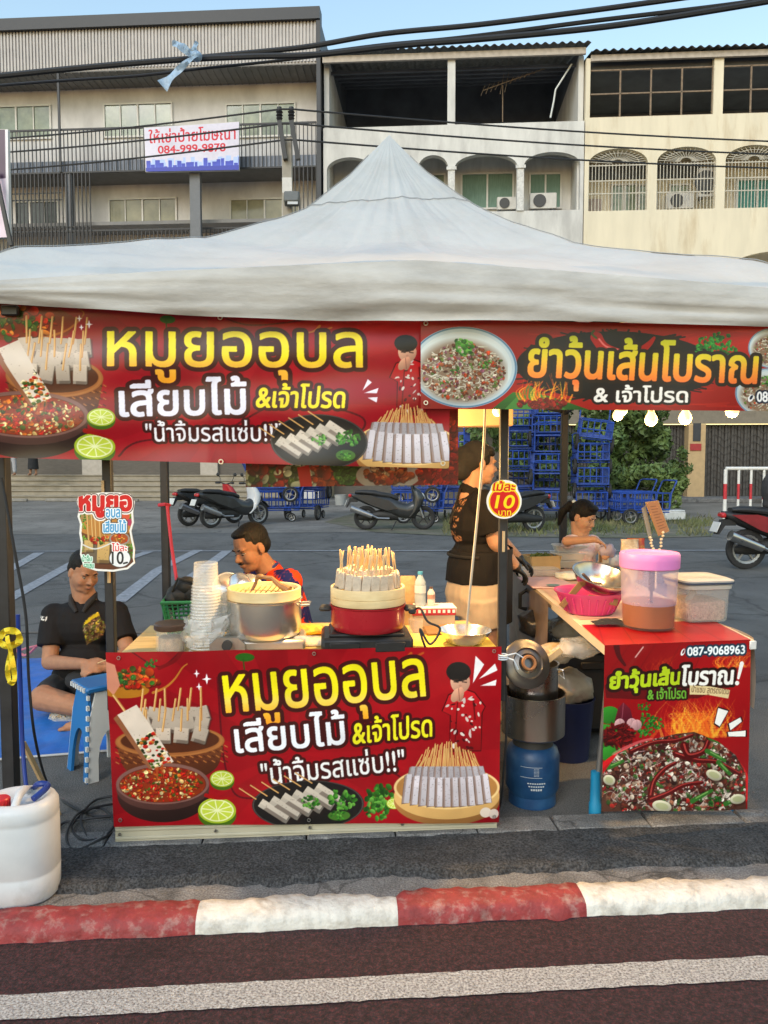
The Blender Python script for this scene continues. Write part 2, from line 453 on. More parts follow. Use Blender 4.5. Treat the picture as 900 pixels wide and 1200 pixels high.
def quadfn(tl, tr, br, bl, ripple=None):
    tl, tr, br, bl = [np.array(p, dtype=float) for p in (tl, tr, br, bl)]
    nrm = np.cross(tr-tl, bl-tl); nrm /= np.linalg.norm(nrm)      # points away from the viewer or to him: sign fixed below
    if nrm[1] > 0: nrm = -nrm
    def fn(u, v):
        u_, v_ = u[..., None], v[..., None]
        p = (tl*(1-u_)+tr*u_)*(1-v_)+(bl*(1-u_)+br*u_)*v_
        if ripple is not None: p = p+nrm*ripple(u, v)[..., None]
        return p[..., 0], p[..., 1], p[..., 2]
    return fn
vinyl = mat('printed_vinyl', (1, 1, 1), rough=.31, var=.05, scale=9, attr='print', spec=.5)
# ------------------------------------------------------------------ the ground, lanes, kerb, road
SA = R_(4.4)                                   # the kerb, the gutter and the stall front run this way
def LN(u, v, z=0.0):
    return Vector((u*math.cos(SA)-v*math.sin(SA), u*math.sin(SA)+v*math.cos(SA), z))
def VD(px, py, z=0.0):                         # distance across the kerb line of a ground point
    p = G(px, py, z); return -p.x*math.sin(SA)+p.y*math.cos(SA)
asphalt = mat('road_asphalt', (.088, .086, .082), rough=.88, var=.20, scale=1.1, bump=.6, bscale=140, col2=(.118, .115, .108), mscale=.45)
def weather(m, crack=.5, speck=.45, vs_=1.1, ss=210):
    # grit, dark stains and hairline cracks that belong to the surface itself
    t = m.node_tree; N = t.nodes; L = t.links; b = N['Principled BSDF']; src = b.inputs['Base Color'].links[0].from_socket; tc = [n for n in N if n.type == 'TEX_COORD'][0]
    def mul(sock, lo, hi, a, c):
        nonlocal src
        mr = N.new('ShaderNodeMapRange'); mr.inputs['From Min'].default_value = a; mr.inputs['From Max'].default_value = c; mr.inputs['To Min'].default_value = lo; mr.inputs['To Max'].default_value = hi; L.new(sock, mr.inputs['Value'])
        v = N.new('ShaderNodeVectorMath'); v.operation = 'SCALE'; L.new(src, v.inputs[0]); L.new(mr.outputs[0], v.inputs['Scale']); src = v.outputs[0]
    n1 = N.new('ShaderNodeTexNoise'); n1.inputs['Scale'].default_value = ss; n1.inputs['Detail'].default_value = 2; L.new(tc.outputs['Object'], n1.inputs['Vector']); mul(n1.outputs['Fac'], 1-speck, 1+speck*1.3, .35, .68)
    n2 = N.new('ShaderNodeTexNoise'); n2.inputs['Scale'].default_value = 2.3; n2.inputs['Detail'].default_value = 9; n2.inputs['Roughness'].default_value = .7; L.new(tc.outputs['Object'], n2.inputs['Vector']); mul(n2.outputs['Fac'], .62, 1.06, .33, .47)
    if crack:
        n3 = N.new('ShaderNodeTexNoise'); n3.inputs['Scale'].default_value = 3; n3.inputs['Detail'].default_value = 6; L.new(tc.outputs['Object'], n3.inputs['Vector'])
        ad = N.new('ShaderNodeVectorMath'); ad.operation = 'MULTIPLY_ADD'; ad.inputs[1].default_value = (.35, .35, .35); L.new(n3.outputs['Color'], ad.inputs[0]); L.new(tc.outputs['Object'], ad.inputs[2])
        v = N.new('ShaderNodeTexVoronoi'); v.feature = 'DISTANCE_TO_EDGE'; v.inputs['Scale'].default_value = vs_; L.new(ad.outputs[0], v.inputs['Vector']); mul(v.outputs['Distance'], 1-crack, 1, .002, .010)
    L.new(src, b.inputs['Base Color'])
weather(asphalt, .4, .38, .33, 160)
asphalt_dark = mat('patch_asphalt', (.042, .042, .043), rough=.9, var=.35, scale=14, bump=1.0, bscale=90)
red_asphalt = mat('red_lane_asphalt', (.026, .0165, .018), rough=.92, var=.4, scale=40, bump=1.0, bscale=150, col2=(.085, .018, .021), mscale=120, mix=.57)
weather(asphalt_dark, .0, .6, 1, 120)
concrete = mat('gutter_concrete', (.175, .17, .163), rough=.85, var=.3, scale=9, bump=.6, bscale=70, col2=(.13, .125, .12), mscale=5)
weather(concrete, .5, .35, 1.4, 150)
apron_mat = mat('apron_concrete', (.20, .185, .165), rough=.88, var=.25, scale=.8, bump=.3, bscale=30, col2=(.14, .13, .115), mscale=.35)
weather(apron_mat, .4, .3, .4, 60)
weather(red_asphalt, .0, .35, 1, 60)
paint_white = mat('line_paint', (.09, .075, .075), rough=.8, var=.25, scale=50, bump=.9, bscale=150, col2=(.52, .51, .49), mscale=130, mix=.46)
faded_paint = mat('faded_line_paint', (.30, .31, .33), rough=.85, var=.25, scale=12, col2=(.20, .21, .23), mscale=20)
kerb_red = mat('kerb_red_paint', (.26, .035, .035), rough=.65, var=.3, scale=18, bump=.7, bscale=40, col2=(.36, .24, .21), mscale=22, mix=.63)
kerb_white = mat('kerb_white_paint', (.66, .63, .57), rough=.65, var=.15, scale=20, bump=.8, bscale=45, col2=(.36, .32, .27), mscale=12, mix=.60)
def strip(name, v0, v1, z, m, u0=-40, u1=40, nu=1):
    b = MB()
    b.grid(lambda s, t: LN(u0+(u1-u0)*s, v0+(v1-v0)*t, z), nu, 1)
    return structure(b.build(name, m, recalc=False))
b = MB(); b.grid(lambda s, t: Vector((-400+800*s, -60+700*t, -.30)), 4, 4)
structure(b.build('ground', mat('distant_ground', (.10, .095, .09), rough=.95, var=.2, scale=.1), recalc=False))
KV = VD(450, 1086, -.05)                       # kerb foot
strip('cycle_lane', -14, KV+.02, -.05, red_asphalt)
wl = (VD(450, 1173, -.05), VD(450, 1144, -.05))
b = MB(); rnd = random.Random(3); n = 400
e0 = [wl[0]+rnd.uniform(-.003, .003)+.003*noise.noise(Vector((i*.05, 1, 0))) for i in range(n+1)]; e1 = [wl[1]+rnd.uniform(-.003, .003)+.003*noise.noise(Vector((i*.05, 5, 0))) for i in range(n+1)]
b.grid(lambda s, t: LN(-6+12*s, (e0 if t < .5 else e1)[int(round(s*n))], -.046), n, 1)
structure(b.build('lane_line', paint_white, recalc=False))
# the painted kerb: rounded blocks, every stretch in its own colour
b = MB(); KW = .135
prof = [(0, -.07), (.004, -.03), (.014, -.008), (.035, .004), (.075, .008), (.115, .004), (KW, -.03)]
def kerb_u(px, py, z=0.0): return G(px, py, z).dot(LN(1, 0))
ends = [-9.0, -5.2, -3.05, -2.0, kerb_u(-190, 1090), kerb_u(230, 1073), kerb_u(466, 1064), kerb_u(686, 1054), kerb_u(930, 1048), 1.95, 2.6, 4.5, 9.0]
cols_ = [0, 1, 0, 1, 0, 1, 0, 1, 0, 1, 0, 1]
for k in range(12):
    n = 60
    us = [ends[k]+(ends[k+1]-ends[k])*i/n for i in range(n+1)]
    vv = []; ff = []
    for u in us:
        edge = min(u-ends[k], ends[k+1]-u)
        for (pv, pz) in prof:
            wob = noise.noise(Vector((u*6, pv*30, 2.0)))*.010+noise.noise(Vector((u*25, pv*60, 7.0)))*.006-.012*max(0, noise.noise(Vector((u*7, pv*20, 11.0)))-.42)*4
            vv.append(LN(u, KV+pv+wob, pz+wob*.6-(.004 if edge < 1e-6 else 0)))
    m = len(prof)
    for i in range(n):
        for j in range(m-1): ff.append((i*m+j, (i+1)*m+j, (i+1)*m+j+1, i*m+j+1))
    b.add(vv, ff, cols_[k])
structure(b.build('kerb', [kerb_red, kerb_white], angle=80, recalc=False))
# concrete bed behind the kerb, broken asphalt on it, gutter, road
strip('pavement', KV+.1, KV+.75, -.012, concrete, nu=2)
GV0, GV1 = VD(740, 974), VD(740, 956)
b = MB(); n = 700; rnd = random.Random(5)
def edge_v(u): return VD(450, 1027)+.035*noise.noise(Vector((u*3, 0, 0)))+.022*noise.noise(Vector((u*14, 3, 0)))+.012*noise.noise(Vector((u*40, 5, 0)))
def patch(s, t):
    u = -6+12*s; v0 = edge_v(u); v = v0+(GV0-v0)*t
    z = .004+.012*min(1, t*6)+.006*noise.noise(Vector((u*9, v*9, 1)))*min(1, t*4)+.004*noise.noise(Vector((u*30, v*30, 4)))*min(1, t*4)
    return LN(u, v, z if t > 0 else -.014)
b.grid(patch, n, 14)
structure(b.build('asphalt_patch', asphalt_dark, angle=179, recalc=False))
b = MB()
rnd = random.Random(8); u = -8.0
while u < 8:
    L = rnd.uniform(.32, .42)
    b.box(LN(u+L/2, (GV0+GV1)/2, -.06+rnd.uniform(0, .004)), (L-.006, GV1-GV0-.004, .15), SA, 0, .008); u += L
structure(b.build('gutter_edging', concrete))
RD1 = 16.6
strip('road', GV1-.004, GV1+RD1-3.2, .0, asphalt, nu=4)
strip('apron', GV1+RD1-3.2, GV1+60, .004, apron_mat, nu=4)
# parking stripes, long road line
def ground_band(name, pts, w, m, z=.008):
    b = MB()
    for (a_, c_) in pts:
        d = (c_-a_).normalized(); nn = Vector((-d.y, d.x, 0))*w/2
        b.sheet([a_-nn, c_-nn, c_+nn, a_+nn])
    for v in range(len(b.v)): b.v[v] = (b.v[v][0], b.v[v][1], z)
    return structure(b.build(name, m, recalc=False))
stripes = []
for (xa, ya, xb, yb) in ((143, 703, 262, 641), (5, 706, 95, 664), (-60, 706, 46, 648), (212, 690, 300, 640), (-120, 690, -10, 646), (60, 690, 172, 645)):
    stripes.append((G(xa, ya), G(xb, yb)))
stripes = [(G(2, 707), G(95, 655)), (G(-40, 697), G(46, 648)), (G(138, 706), G(186, 668)), (G(186, 668), G(232, 645)), (G(95, 674), G(174, 647)), (G(218, 682), G(266, 646))]
ground_band('parking_stripes', stripes, .17, faded_paint)
ground_band('road_line', [(G(-300, 647), G(1200, 645))], .10, faded_paint, .010)
ground_band('edge_line', [(G(-500, 741), G(300, 742))], .05, mat('tar_seam', (.15, .13, .11), rough=.9), .007)
# ------------------------------------------------------------------ the row of buildings across the road
BA = R_(-3.8); BD = 31.0
BT = Vector((math.cos(BA), math.sin(BA), 0)); BN = Vector((-math.sin(BA), math.cos(BA), 0)); BO = Vector((0, BD, 0))
def UW(px, py, off=0.0):                       # facade coordinates (along, up) of a point seen on the facade plane pushed back by off
    d = ray(px, py); k = (BN.dot(BO-CAMV)+off)/BN.dot(d); p = CAMV+d*k
    return BT.dot(p-BO), p.z
def BP(u, w, off=0.0): return BO+BT*u+BN*off+Vector((0, 0, w))
def bbox(mb, u0, u1, w0, w1, o0, o1, mat_=0, b=0.0):
    mb.box(BP((u0+u1)/2, (w0+w1)/2, (o0+o1)/2), (abs(u1-u0), abs(o1-o0), abs(w1-w0)), BA, mat_, b)
def U(px, off=0.0, py=200): return UW(px, py, off)[0]
def W(py, px=450, off=0.0): return UW(px, py, off)[1]
cream = mat('cream_wall_plaster', (.66, .64, .625), rough=.9, var=.10, scale=1.2, col2=(.54, .52, .505), mscale=.7, stretch=(1, 1, .5))
greyw = mat('grey_white_plaster', (.62, .61, .58), rough=.9, var=.12, scale=1.5, col2=(.45, .44, .42), mscale=.8, mix=.58, stretch=(1.4, 1.4, .4))
yellw = mat('yellow_wall_plaster', (.72, .645, .49), rough=.9, var=.08, scale=1.2, col2=(.50, .39, .24), mscale=.9, mix=.66, stretch=(1.6, 1.6, .3))
dark_metal = mat('dark_grey_metal', (.035, .037, .042), rough=.5, var=.2, scale=8)
rail_metal = mat('black_rail_paint', (.028, .028, .03), rough=.5, var=.2, scale=8)
clad = mat('ribbed_cladding', (.46, .43, .41), rough=.5, var=.12, scale=2)
bluegrey = mat('blue_grey_sheet', (.20, .225, .28), rough=.5, var=.15, scale=3)
soffit_m = mat('soffit_board', (.22, .21, .20), rough=.8, var=.12, scale=3)
win_frame = mat('pale_window_frame', (.62, .60, .56), rough=.5, var=.06)
glass_g = mat('green_window_glass', (.15, .19, .145), rough=.10, var=.35, scale=1.1, spec=.7, col2=(.27, .31, .21), mscale=.8)
glass_t = mat('tan_window_glass', (.20, .19, .12), rough=.12, var=.3, scale=1.1, spec=.6, col2=(.28, .26, .17), mscale=.7)
curtain_m = mat('green_curtain', (.16, .25, .20), rough=.9, var=.2, scale=6, stretch=(5, 5, .4))
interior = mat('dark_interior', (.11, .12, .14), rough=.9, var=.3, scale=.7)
asbestos = mat('weathered_roof_sheet', (.20, .20, .19), rough=.9, var=.3, scale=3)
shutter_m = mat('shutter_steel', (.070, .062, .055), rough=.6, var=.3, scale=5)
tan_shut = mat('brown_shutter', (.10, .085, .07), rough=.6, var=.2, scale=4, stretch=(1, 1, 6))
step_m = mat('step_stone', (.30, .26, .20), rough=.85, var=.2, scale=2)
def slid_window(root, px0, py0, px1, py1, off, m, panes=4):
    (u0, w1), (u1, w0) = UW(px0, py0, off), UW(px1, py1, off)
    f = MB(); t = .07
    bbox(f, u0, u1, w1-t, w1, off-.06, off+.05); bbox(f, u0, u1, w0, w0+t, off-.06, off+.05)
    for k in range(panes+1):
        uu = u0+(u1-u0)*k/panes; q = t if k in (0, panes, panes//2) else .04
        uu = min(max(uu, u0+q/2), u1-q/2); bbox(f, uu-q/2, uu+q/2, w0+t, w1-t, off-.055, off+.045)
    fr = f.build('window', win_frame, root)
    g = MB(); bbox(g, u0+.02, u1-.02, w0+.02, w1-.02, off-.005, off+.02); g.build('pane', m, fr)
def railing(root, u0, u1, w0, w1, off, step=.165, name='railing', rb=.017):
    b = MB(); bbox(b, u0, u1, w1-.07, w1, off-.03, off+.03); bbox(b, u0, u1, w0, w0+.06, off-.03, off+.03)
    n = int((u1-u0)/step)
    for k in range(n+1):
        uu = u0+.02+(u1-u0-.04)*k/n; bbox(b, uu-rb, uu+rb, w0+.06, w1-.07, off-rb, off+rb)
    return b.build(name, rail_metal, root)
# ---------- left: grey modern building
AB = thing('apartment_building', 'grey three storey building with ribbed metal parapet and dark balcony railings', 'building', BP(-9, 0))
uL, uR = U(-260), U(375)
b = MB()
wt = W(24, 190); wpar = W(80, 190); w2 = W(199, 190); wg = W(300, 190)
bbox(b, uL, uR-.1, .0, wt-.2, 1.4, 9)                   # body behind the balconies
bbox(b, uL, uR, 0, W(470, 190), .05, 1.4)               # ground storey front
b.build('wall', cream, AB)
b = MB(); bbox(b, uL, uR+.05, W(32, 190), W(18, 190), -.22, .35); bbox(b, uR-.1, uR+.06, 0, W(33, 190), -.16, 9); b.build('roof_fascia', dark_metal, AB)
b = MB(); n = int((uR-uL)/.135)
for k in range(n):
    u = uL+.135*k; bbox(b, u+.02, u+.09, wpar+.05, W(32, 190)-.002, -.06, .0)
bbox(b, uL, uR-.12, wpar, W(32, 190)-.004, .001, .12)
b.build('cladding', clad, AB)
b = MB(); bbox(b, uL, uR-.12, wpar-.04, wpar-.004, .0, 1.39)
n = int((uR-uL)/.3)
for k in range(n): bbox(b, uL+.3*k, uL+.3*k+.03, wpar-.07, wpar-.042, .02, 1.38)
bbox(b, uL, uR-.12, w2-.05, w2, .0, 1.39); b.build('soffit', soffit_m, AB)
b = MB(); bbox(b, uL, uR-.12, w2+.005, W(185, 190), .07, .2)
n = int((uR-uL)/.26)
for k in range(n): bbox(b, uL+.26*k, uL+.26*k+.1, w2+.02, W(185, 190)-.02, .04, .069)
b.build('floor_band', bluegrey, AB)
bb_ = MB(); bbox(bb_, U(-260), uR-.1, W(262, 190), W(258, 190), .05, 1.38); bb_.build('balcony_floor', soffit_m, AB)
uRail0 = U(12, .0, 170)
railing(AB, uL, uR-.13, w2-.06, W(148, 190), -.03)
railing(AB, uL, uR-.13, W(300, 190), W(268, 190), -.03)
b = MB()
for k in range(21):                                      # tall security bars at the end bay
    uu = U(14)+(U(106)-U(14))*k/20; bbox(b, uu-.02, uu+.02, W(300, 190), w2-.062, -.10, -.06)
for yy in (226, 234, 266): bbox(b, U(14), U(106 if yy == 266 else 74), W(yy+1.5, 60), W(yy, 60), -.059, -.035)
b.build('security_grille', rail_metal, AB); b = MB()
for k in range(6):
    uu = U(346)+(U(371)-U(346))*k/5; bbox(b, uu-.02, uu+.02, W(300, 190), w2-.062, -.10, -.06)
b.build('security_grille', rail_metal, AB)
b = MB(); bbox(b, U(76), U(84), W(300, 190), w2-.07, -.02, .25); b.build('column', mat('grey_column', (.16, .165, .175), rough=.6), AB)
b = MB(); bbox(b, U(71), U(73.5), w2-.02, wpar+.03, -.12, -.06); b.build('drain_pipe', dark_metal, AB)
for (x0, x1) in ((-22, 61), (121, 203), (264, 347)): slid_window(AB, x0, 122 if x0 > 0 else 125, x1, 160 if x0 > 0 else 163, 1.38, glass_g)
for (x0, x1) in ((127, 208), (269, 352)): slid_window(AB, x0, 233, x1, 268, 1.38, glass_t)
slid_window(AB, 18, 236, 70, 276, 1.38, mat('dim_window_glass', (.05, .06, .06), rough=.15, var=.3), 3)
# ground storey: shutters between pale piers, steps
wgr = 1.0
b = MB()
for (x0, x1) in ((-160, -70), (-58, 98), (126, 236), (256, 372)): bbox(b, U(x0, 0, 540), U(x1, 0, 540), wgr, W(475, 190), .0, .04)
sh = b.build('roller_shutter', tan_shut, AB)
b = MB()
for (x0, x1) in ((98, 126), (236, 256), (-70, -58)): bbox(b, U(x0, 0, 540), U(x1, 0, 540), 0, W(472, 190), -.16, .0)
b.build('pier', mat('pale_pier', (.42, .37, .31), rough=.85), AB)
b = MB()
for k in range(5): bbox(b, uL-6, U(335), 0.0, wgr-.2*k-.001, -.30-.36*k, -.32*k+0.0, 0, .015); bbox(b, uL-6, U(335), wgr-.2*k-.045, wgr-.2*k+.002, -.36-.36*k, -.29-.36*k, 0, .008)
st = b.build('front_steps', step_m); tag(st, 'long flight of worn stone steps below the brown shutters', 'steps')
# ---------- middle and right: shophouses
def arch_bay(b, u0, u1, ws, wa, wtop, off, th, mat_=0, n=18):
    um, r = (u0+u1)/2, (u1-u0)/2
    pts = [(u0, ws)]+[(um-r*math.cos(math.pi*k/n), ws+(wa-ws)*math.sin(math.pi*k/n)) for k in range(1, n)]+[(u1, ws), (u1, wtop), (u0, wtop)]
    # split in quads so that the concave outline fills well
    arc = pts[:n+1]
    for a_, c_ in zip(arc, arc[1:]):
        q = [BP(a_[0], a_[1], off), BP(c_[0], c_[1], off), BP(c_[0], wtop, off), BP(a_[0], wtop, off)]
        q2 = [p+BN*th for p in q]
        b.add(q+q2, [(0, 1, 2, 3), (7, 6, 5, 4), (0, 4, 5, 1), (2, 6, 7, 3)], mat_)
def corr_roof(root, u0, u1, w_front, off0, off1, rise, m):
    b = MB(); n = int((u1-u0)/.05)
    def fn(s, t):
        u = u0+(u1-u0)*s; return BP(u, w_front+rise*t+.045*math.sin(u*2*math.pi/.32), off0+(off1-off0)*t)
    b.grid(fn, n, 1); return b.build('roof', m, root, angle=179, recalc=False)
# middle
SM = thing('shophouse', 'grey white shophouse with dark open top floor and plain arches', 'building', BP(2, 0))
u0, u1 = U(379), U(684)
b = MB()
wp1, wp0 = W(146, 530), W(180, 530)
bays = [(383, 436), (442, 484), (490, 525), (533, 606), (614, 680)]
wspr, wapx, wtop_, wbot = W(195, 570), W(180, 570), wp1, W(248, 570)
for (x0, x1) in bays: arch_bay(b, U(x0), U(x1), wspr, wapx, wtop_, 0, .3)
eds = [379]+[x for q in bays for x in q]+[684]
for k in range(0, len(eds), 2): bbox(b, U(eds[k]), U(eds[k+1]), wbot, wtop_, .0, .3)
bbox(b, u0, u1, W(470, 530), wbot, .0, .3)
bbox(b, u0, u0+.2, W(470, 530), W(60, 530), .301, 7); bbox(b, u1-.2, u1, W(470, 530), W(66, 530), .301, 7)
bbox(b, u0+.21, u1-.21, W(470, 530), wp1-.3, 1.6, 7)
bbox(b, u0+.21, u1-.21, wp1-.3, wp1-.25, .31, 7)        # top floor slab
for x in (524, ): bbox(b, U(x), U(x+9), wp1, W(62, 530), .02, .26)
b.build('wall', greyw, SM)
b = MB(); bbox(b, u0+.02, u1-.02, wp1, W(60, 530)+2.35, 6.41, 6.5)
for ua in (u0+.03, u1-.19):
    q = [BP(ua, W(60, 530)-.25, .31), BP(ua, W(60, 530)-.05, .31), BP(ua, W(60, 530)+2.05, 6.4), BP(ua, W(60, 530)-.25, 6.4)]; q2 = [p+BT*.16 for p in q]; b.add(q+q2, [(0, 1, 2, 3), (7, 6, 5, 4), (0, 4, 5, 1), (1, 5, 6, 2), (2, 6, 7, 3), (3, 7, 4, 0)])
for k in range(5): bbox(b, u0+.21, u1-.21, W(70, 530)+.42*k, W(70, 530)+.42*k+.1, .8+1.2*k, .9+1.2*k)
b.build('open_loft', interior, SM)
b = MB(); bbox(b, u0+.21, u1-.21, 0, W(469, 530), 1.2, 1.3); b.build('ground_floor_front', tan_shut, SM)
corr_roof(SM, u0-.1, u1+.15, W(60, 530), -.35, 7, 2.3, asbestos)
b = MB(); bbox(b, u0, u1, W(70, 530), W(62.5, 530), -.12, .0); b.build('fascia', mat('pale_fascia', (.48, .42, .36), rough=.8, var=.15), SM)
for (x0, x1) in ((536, 604), (616, 660)): slid_window(SM, x0+4, 203, x1-2, 245, 1.57, curtain_m, 2)
slid_window(SM, 492, 204, 522, 245, 1.57, glass_g, 2)
chipped = mat('chipped_white_paint', (.60, .59, .56), rough=.8, var=.2, scale=9, col2=(.25, .24, .23), mscale=5, mix=.66)
for (x0, x1) in ((606, 614), (525, 533)):
    b = MB(); bbox(b, U(x0), U(x1), wbot, wspr-.12, -.05, -.002); bbox(b, U(x0)-.06, U(x1)+.06, wspr-.12, wspr, -.09, -.002); b.build('arch_column', chipped, SM)
# right
SR = thing('shophouse', 'yellow shophouse with iron fan grilles in its arches and a netted loft', 'building', BP(10, 0))
u0, u1 = U(685), U(1100)
b = MB(); wp1 = W(136, 760); wspr, wapx, wbot = W(190, 760), W(173, 760), W(246, 760)
bays = [(690, 759), (770, 839), (850, 919), (930, 999), (1010, 1080)]
for (x0, x1) in bays: arch_bay(b, U(x0), U(x1), wspr, wapx, wp1, 0, .3)
eds = [685]+[x for q in bays for x in q]+[1100]
for k in range(0, len(eds), 2): bbox(b, U(eds[k]), U(eds[k+1]), wbot, wp1, .0, .3)
wl_ = W(300, 760); wla = W(292, 760)
bbox(b, u0, u1, wla, wbot, .0, .3)
lb = [(690, 845), (858, 1000)]
for (x0, x1) in lb: arch_bay(b, U(x0), U(x1), W(316, 760), W(296, 760), wla, 0, .3)
for (x0, x1) in ((685, 690), (845, 858), (1000, 1100)): bbox(b, U(x0), U(x1), W(370, 760), wla, .0, .3)
bbox(b, u0, u1, W(470, 760), W(370, 760), 0, .3)
bbox(b, u0+.01, u0+.2, W(470, 760), W(66, 760), .301, 7); bbox(b, u0+.21, u1, W(470, 760), wp1-.3, 1.6, 7)
bbox(b, u0+.21, u1, wp1-.3, wp1-.25, .31, 7)
for (x0, x1) in ((685, 690), (834, 845), (980, 990)): bbox(b, U(x0), U(x1), wp1, W(66, 760), .0, .26)
b.build('wall', yellw, SR)
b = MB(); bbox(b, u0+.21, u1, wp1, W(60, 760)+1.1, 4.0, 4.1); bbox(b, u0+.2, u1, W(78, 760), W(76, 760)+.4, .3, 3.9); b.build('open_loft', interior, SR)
corr_roof(SR, u0+.12, u1, W(62, 760), -.35, 7, 2.0, asbestos)
b = MB(); bbox(b, u0+.16, u1, W(71, 760), W(64, 760), -.12, .0); b.build('fascia', MATS['pale_fascia'], SR)
iron = mat('white_iron_grille', (.50, .46, .38), rough=.6, var=.2); rust = mat('rusty_frame', (.22, .16, .11), rough=.8, var=.3, scale=9)
g = MB()
for (x0, x1) in ((690, 834), (845, 980)):
    a, c = U(x0), U(x1)
    for k in range(5): uu = a+(c-a)*k/4; bbox(g, uu-.03, uu+.03, wp1+.01, W(78, 760), .1, .15)
    for yy in (79, 107, 135): bbox(g, a, c, W(yy+.8, 760), W(yy-.8, 760), .1, .151)
g.build('loft_frame', rust, SR)
for (x0, x1) in bays[:3]:
    a, c = U(x0)+.02, U(x1)-.02; g = MB(); um, r = (a+c)/2, (c-a)/2
    n = 17
    for k in range(n+1): uu = a+(c-a)*k/n; bbox(g, uu-.013, uu+.013, wbot, wspr, .08, .10)
    for yy in (192, 210, 225): bbox(g, a, c, W(yy+.6, 760), W(yy-.6, 760), .07, .079)
    hub = Vector(BP(um, wspr, .09))
    for k in range(1, 18):
        t = math.pi*k/18
        g.bar(BP(um-.22*math.cos(t), wspr+.16*math.sin(t), .09), BP(um-r*.97*math.cos(t), wspr+(wapx-wspr)*.97*math.sin(t), .09), .022, .02)
    for q in (.35, .75):
        g.tube([BP(um-r*q*math.cos(math.pi*k/14), wspr+(wapx-wspr)*q*math.sin(math.pi*k/14), .09) for k in range(15)], .012, 4)
    g.build('arch_grille', iron, SR)
# what shows behind the grilles
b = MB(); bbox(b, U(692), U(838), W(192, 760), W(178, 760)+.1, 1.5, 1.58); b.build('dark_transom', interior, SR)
b = MB(); bbox(b, U(692), U(716), W(248, 760), W(216, 760), 1.52, 1.59); b.build('wall_panel', mat('pinkish_panel', (.42, .35, .31), rough=.8), SR); b = MB(); bbox(b, U(770), U(780), W(248, 760), W(216, 760), 1.52, 1.59); b.build('wall_panel', mat('pinkish_panel', (.42, .35, .31), rough=.8), SR)
slid_window(SR, 716, 216, 746, 250, 1.5, glass_g, 2); slid_window(SR, 748, 216, 770, 250, 1.5, glass_g, 2); slid_window(SR, 784, 216, 808, 250, 1.5, glass_g, 2)
slid_window(SR, 862, 210, 912, 250, 1.5, mat('teal_curtain', (.08, .25, .22), rough=.9, var=.3, scale=8, stretch=(6, 6, .3)), 2)
# ground storey right: folding shutters, yellow pier
b = MB(); bbox(b, U(560), u1, W(496, 800), W(470, 800), .2, .5); b.build('lintel', mat('lintel_paint', (.20, .17, .13), rough=.85), SR)
b = MB(); wgs = .16
n = 0
for (x0, x1) in ((600, 806), (826, 1000)):
    a, c = U(x0, .5, 540), U(x1, .5, 540); k = 0; uu = a
    while uu < c: bbox(b, uu, uu+.09, wgs, W(497, 800), .48+(.05 if k % 2 else 0), .52+(.05 if k % 2 else 0)); uu += .125; k += 1
    bbox(b, a, c, wgs, W(497, 800), .60, .64)
    for j in range(9):                                     # lattice of the folding gate
        for q in range(int((c-a)/.75)): 
            w0 = wgs+.25+j*.28; b.bar(BP(a+.75*q, w0, .46), BP(a+.75*q+.375, w0+.26, .46), .025, .012); b.bar(BP(a+.75*q+.375, w0+.26, .46), BP(a+.75*q+.75, w0, .46), .025, .012)
b.build('folding_shutter', shutter_m, SR)
b = MB(); bbox(b, U(806, 0, 540), U(826, 0, 540), .0, W(497, 800), -.02, .5); b.build('pier', mat('orange_pier_paint', (.48, .33, .17), rough=.8, var=.1), SR)
b = MB(); bbox(b, U(809, 0, 500), U(822, 0, 500), W(528, 815), W(520, 815), -.06, -.021); b.build('red_sign_plate', mat('red_plate', (.35, .03, .03), rough=.5), SR)
b = MB(); bbox(b, U(812, 0, 500), U(821, 0, 500), W(517, 815), W(496, 815), -.05, -.021); b.build('meter_board', dark_metal, SR)
b = MB(); bbox(b, U(540, 0, 578), u1, .0, .155, -1.6, .47, 0, .02); tag(b.build('shop_step', concrete), 'low concrete step below the folding steel shutters', 'step')
# air conditioners on the balconies
acm = mat('ac_white_casing', (.55, .53, .49), rough=.6, var=.1); acg = mat('ac_fan_grille', (.06, .06, .06), rough=.6)
def aircon(px, py, off, w_, h_, label):
    u, w = UW(px, py, off); t = thing('air_conditioner', label, 'air conditioner', BP(u, w, off), BA, 'air conditioners on the balconies')
    b = MB(); b.box((0, 0, h_/2), (w_, .32, h_), None, 0, .02); b.build('casing', acm, t, world=False)
    b = MB(); b.cyl((-.14*w_, -.162, h_/2), (-.14*w_, -.19, h_/2), h_*.41, n=20)
    b.build('fan_grille', acg, t, world=False)
    b = MB(); b.box((-w_*.35, 0, -.04), (.06, .3, .08)); b.box((w_*.35, 0, -.04), (.06, .3, .08)); b.build('bracket', dark_metal, t, world=False)
aircon(636, 246, .9, 1.05, .62, 'white fan unit on the grey white balcony below a green curtain')
aircon(594, 247, .9, .8, .5, 'small white fan unit at the foot of the white arch column')
aircon(796, 246, .9, 1.05, .62, 'white fan unit behind the iron grille of the middle yellow arch')
aircon(829, 232, .7, .8, 1.1, 'dark tall fan unit hung on the edge of the middle yellow arch')
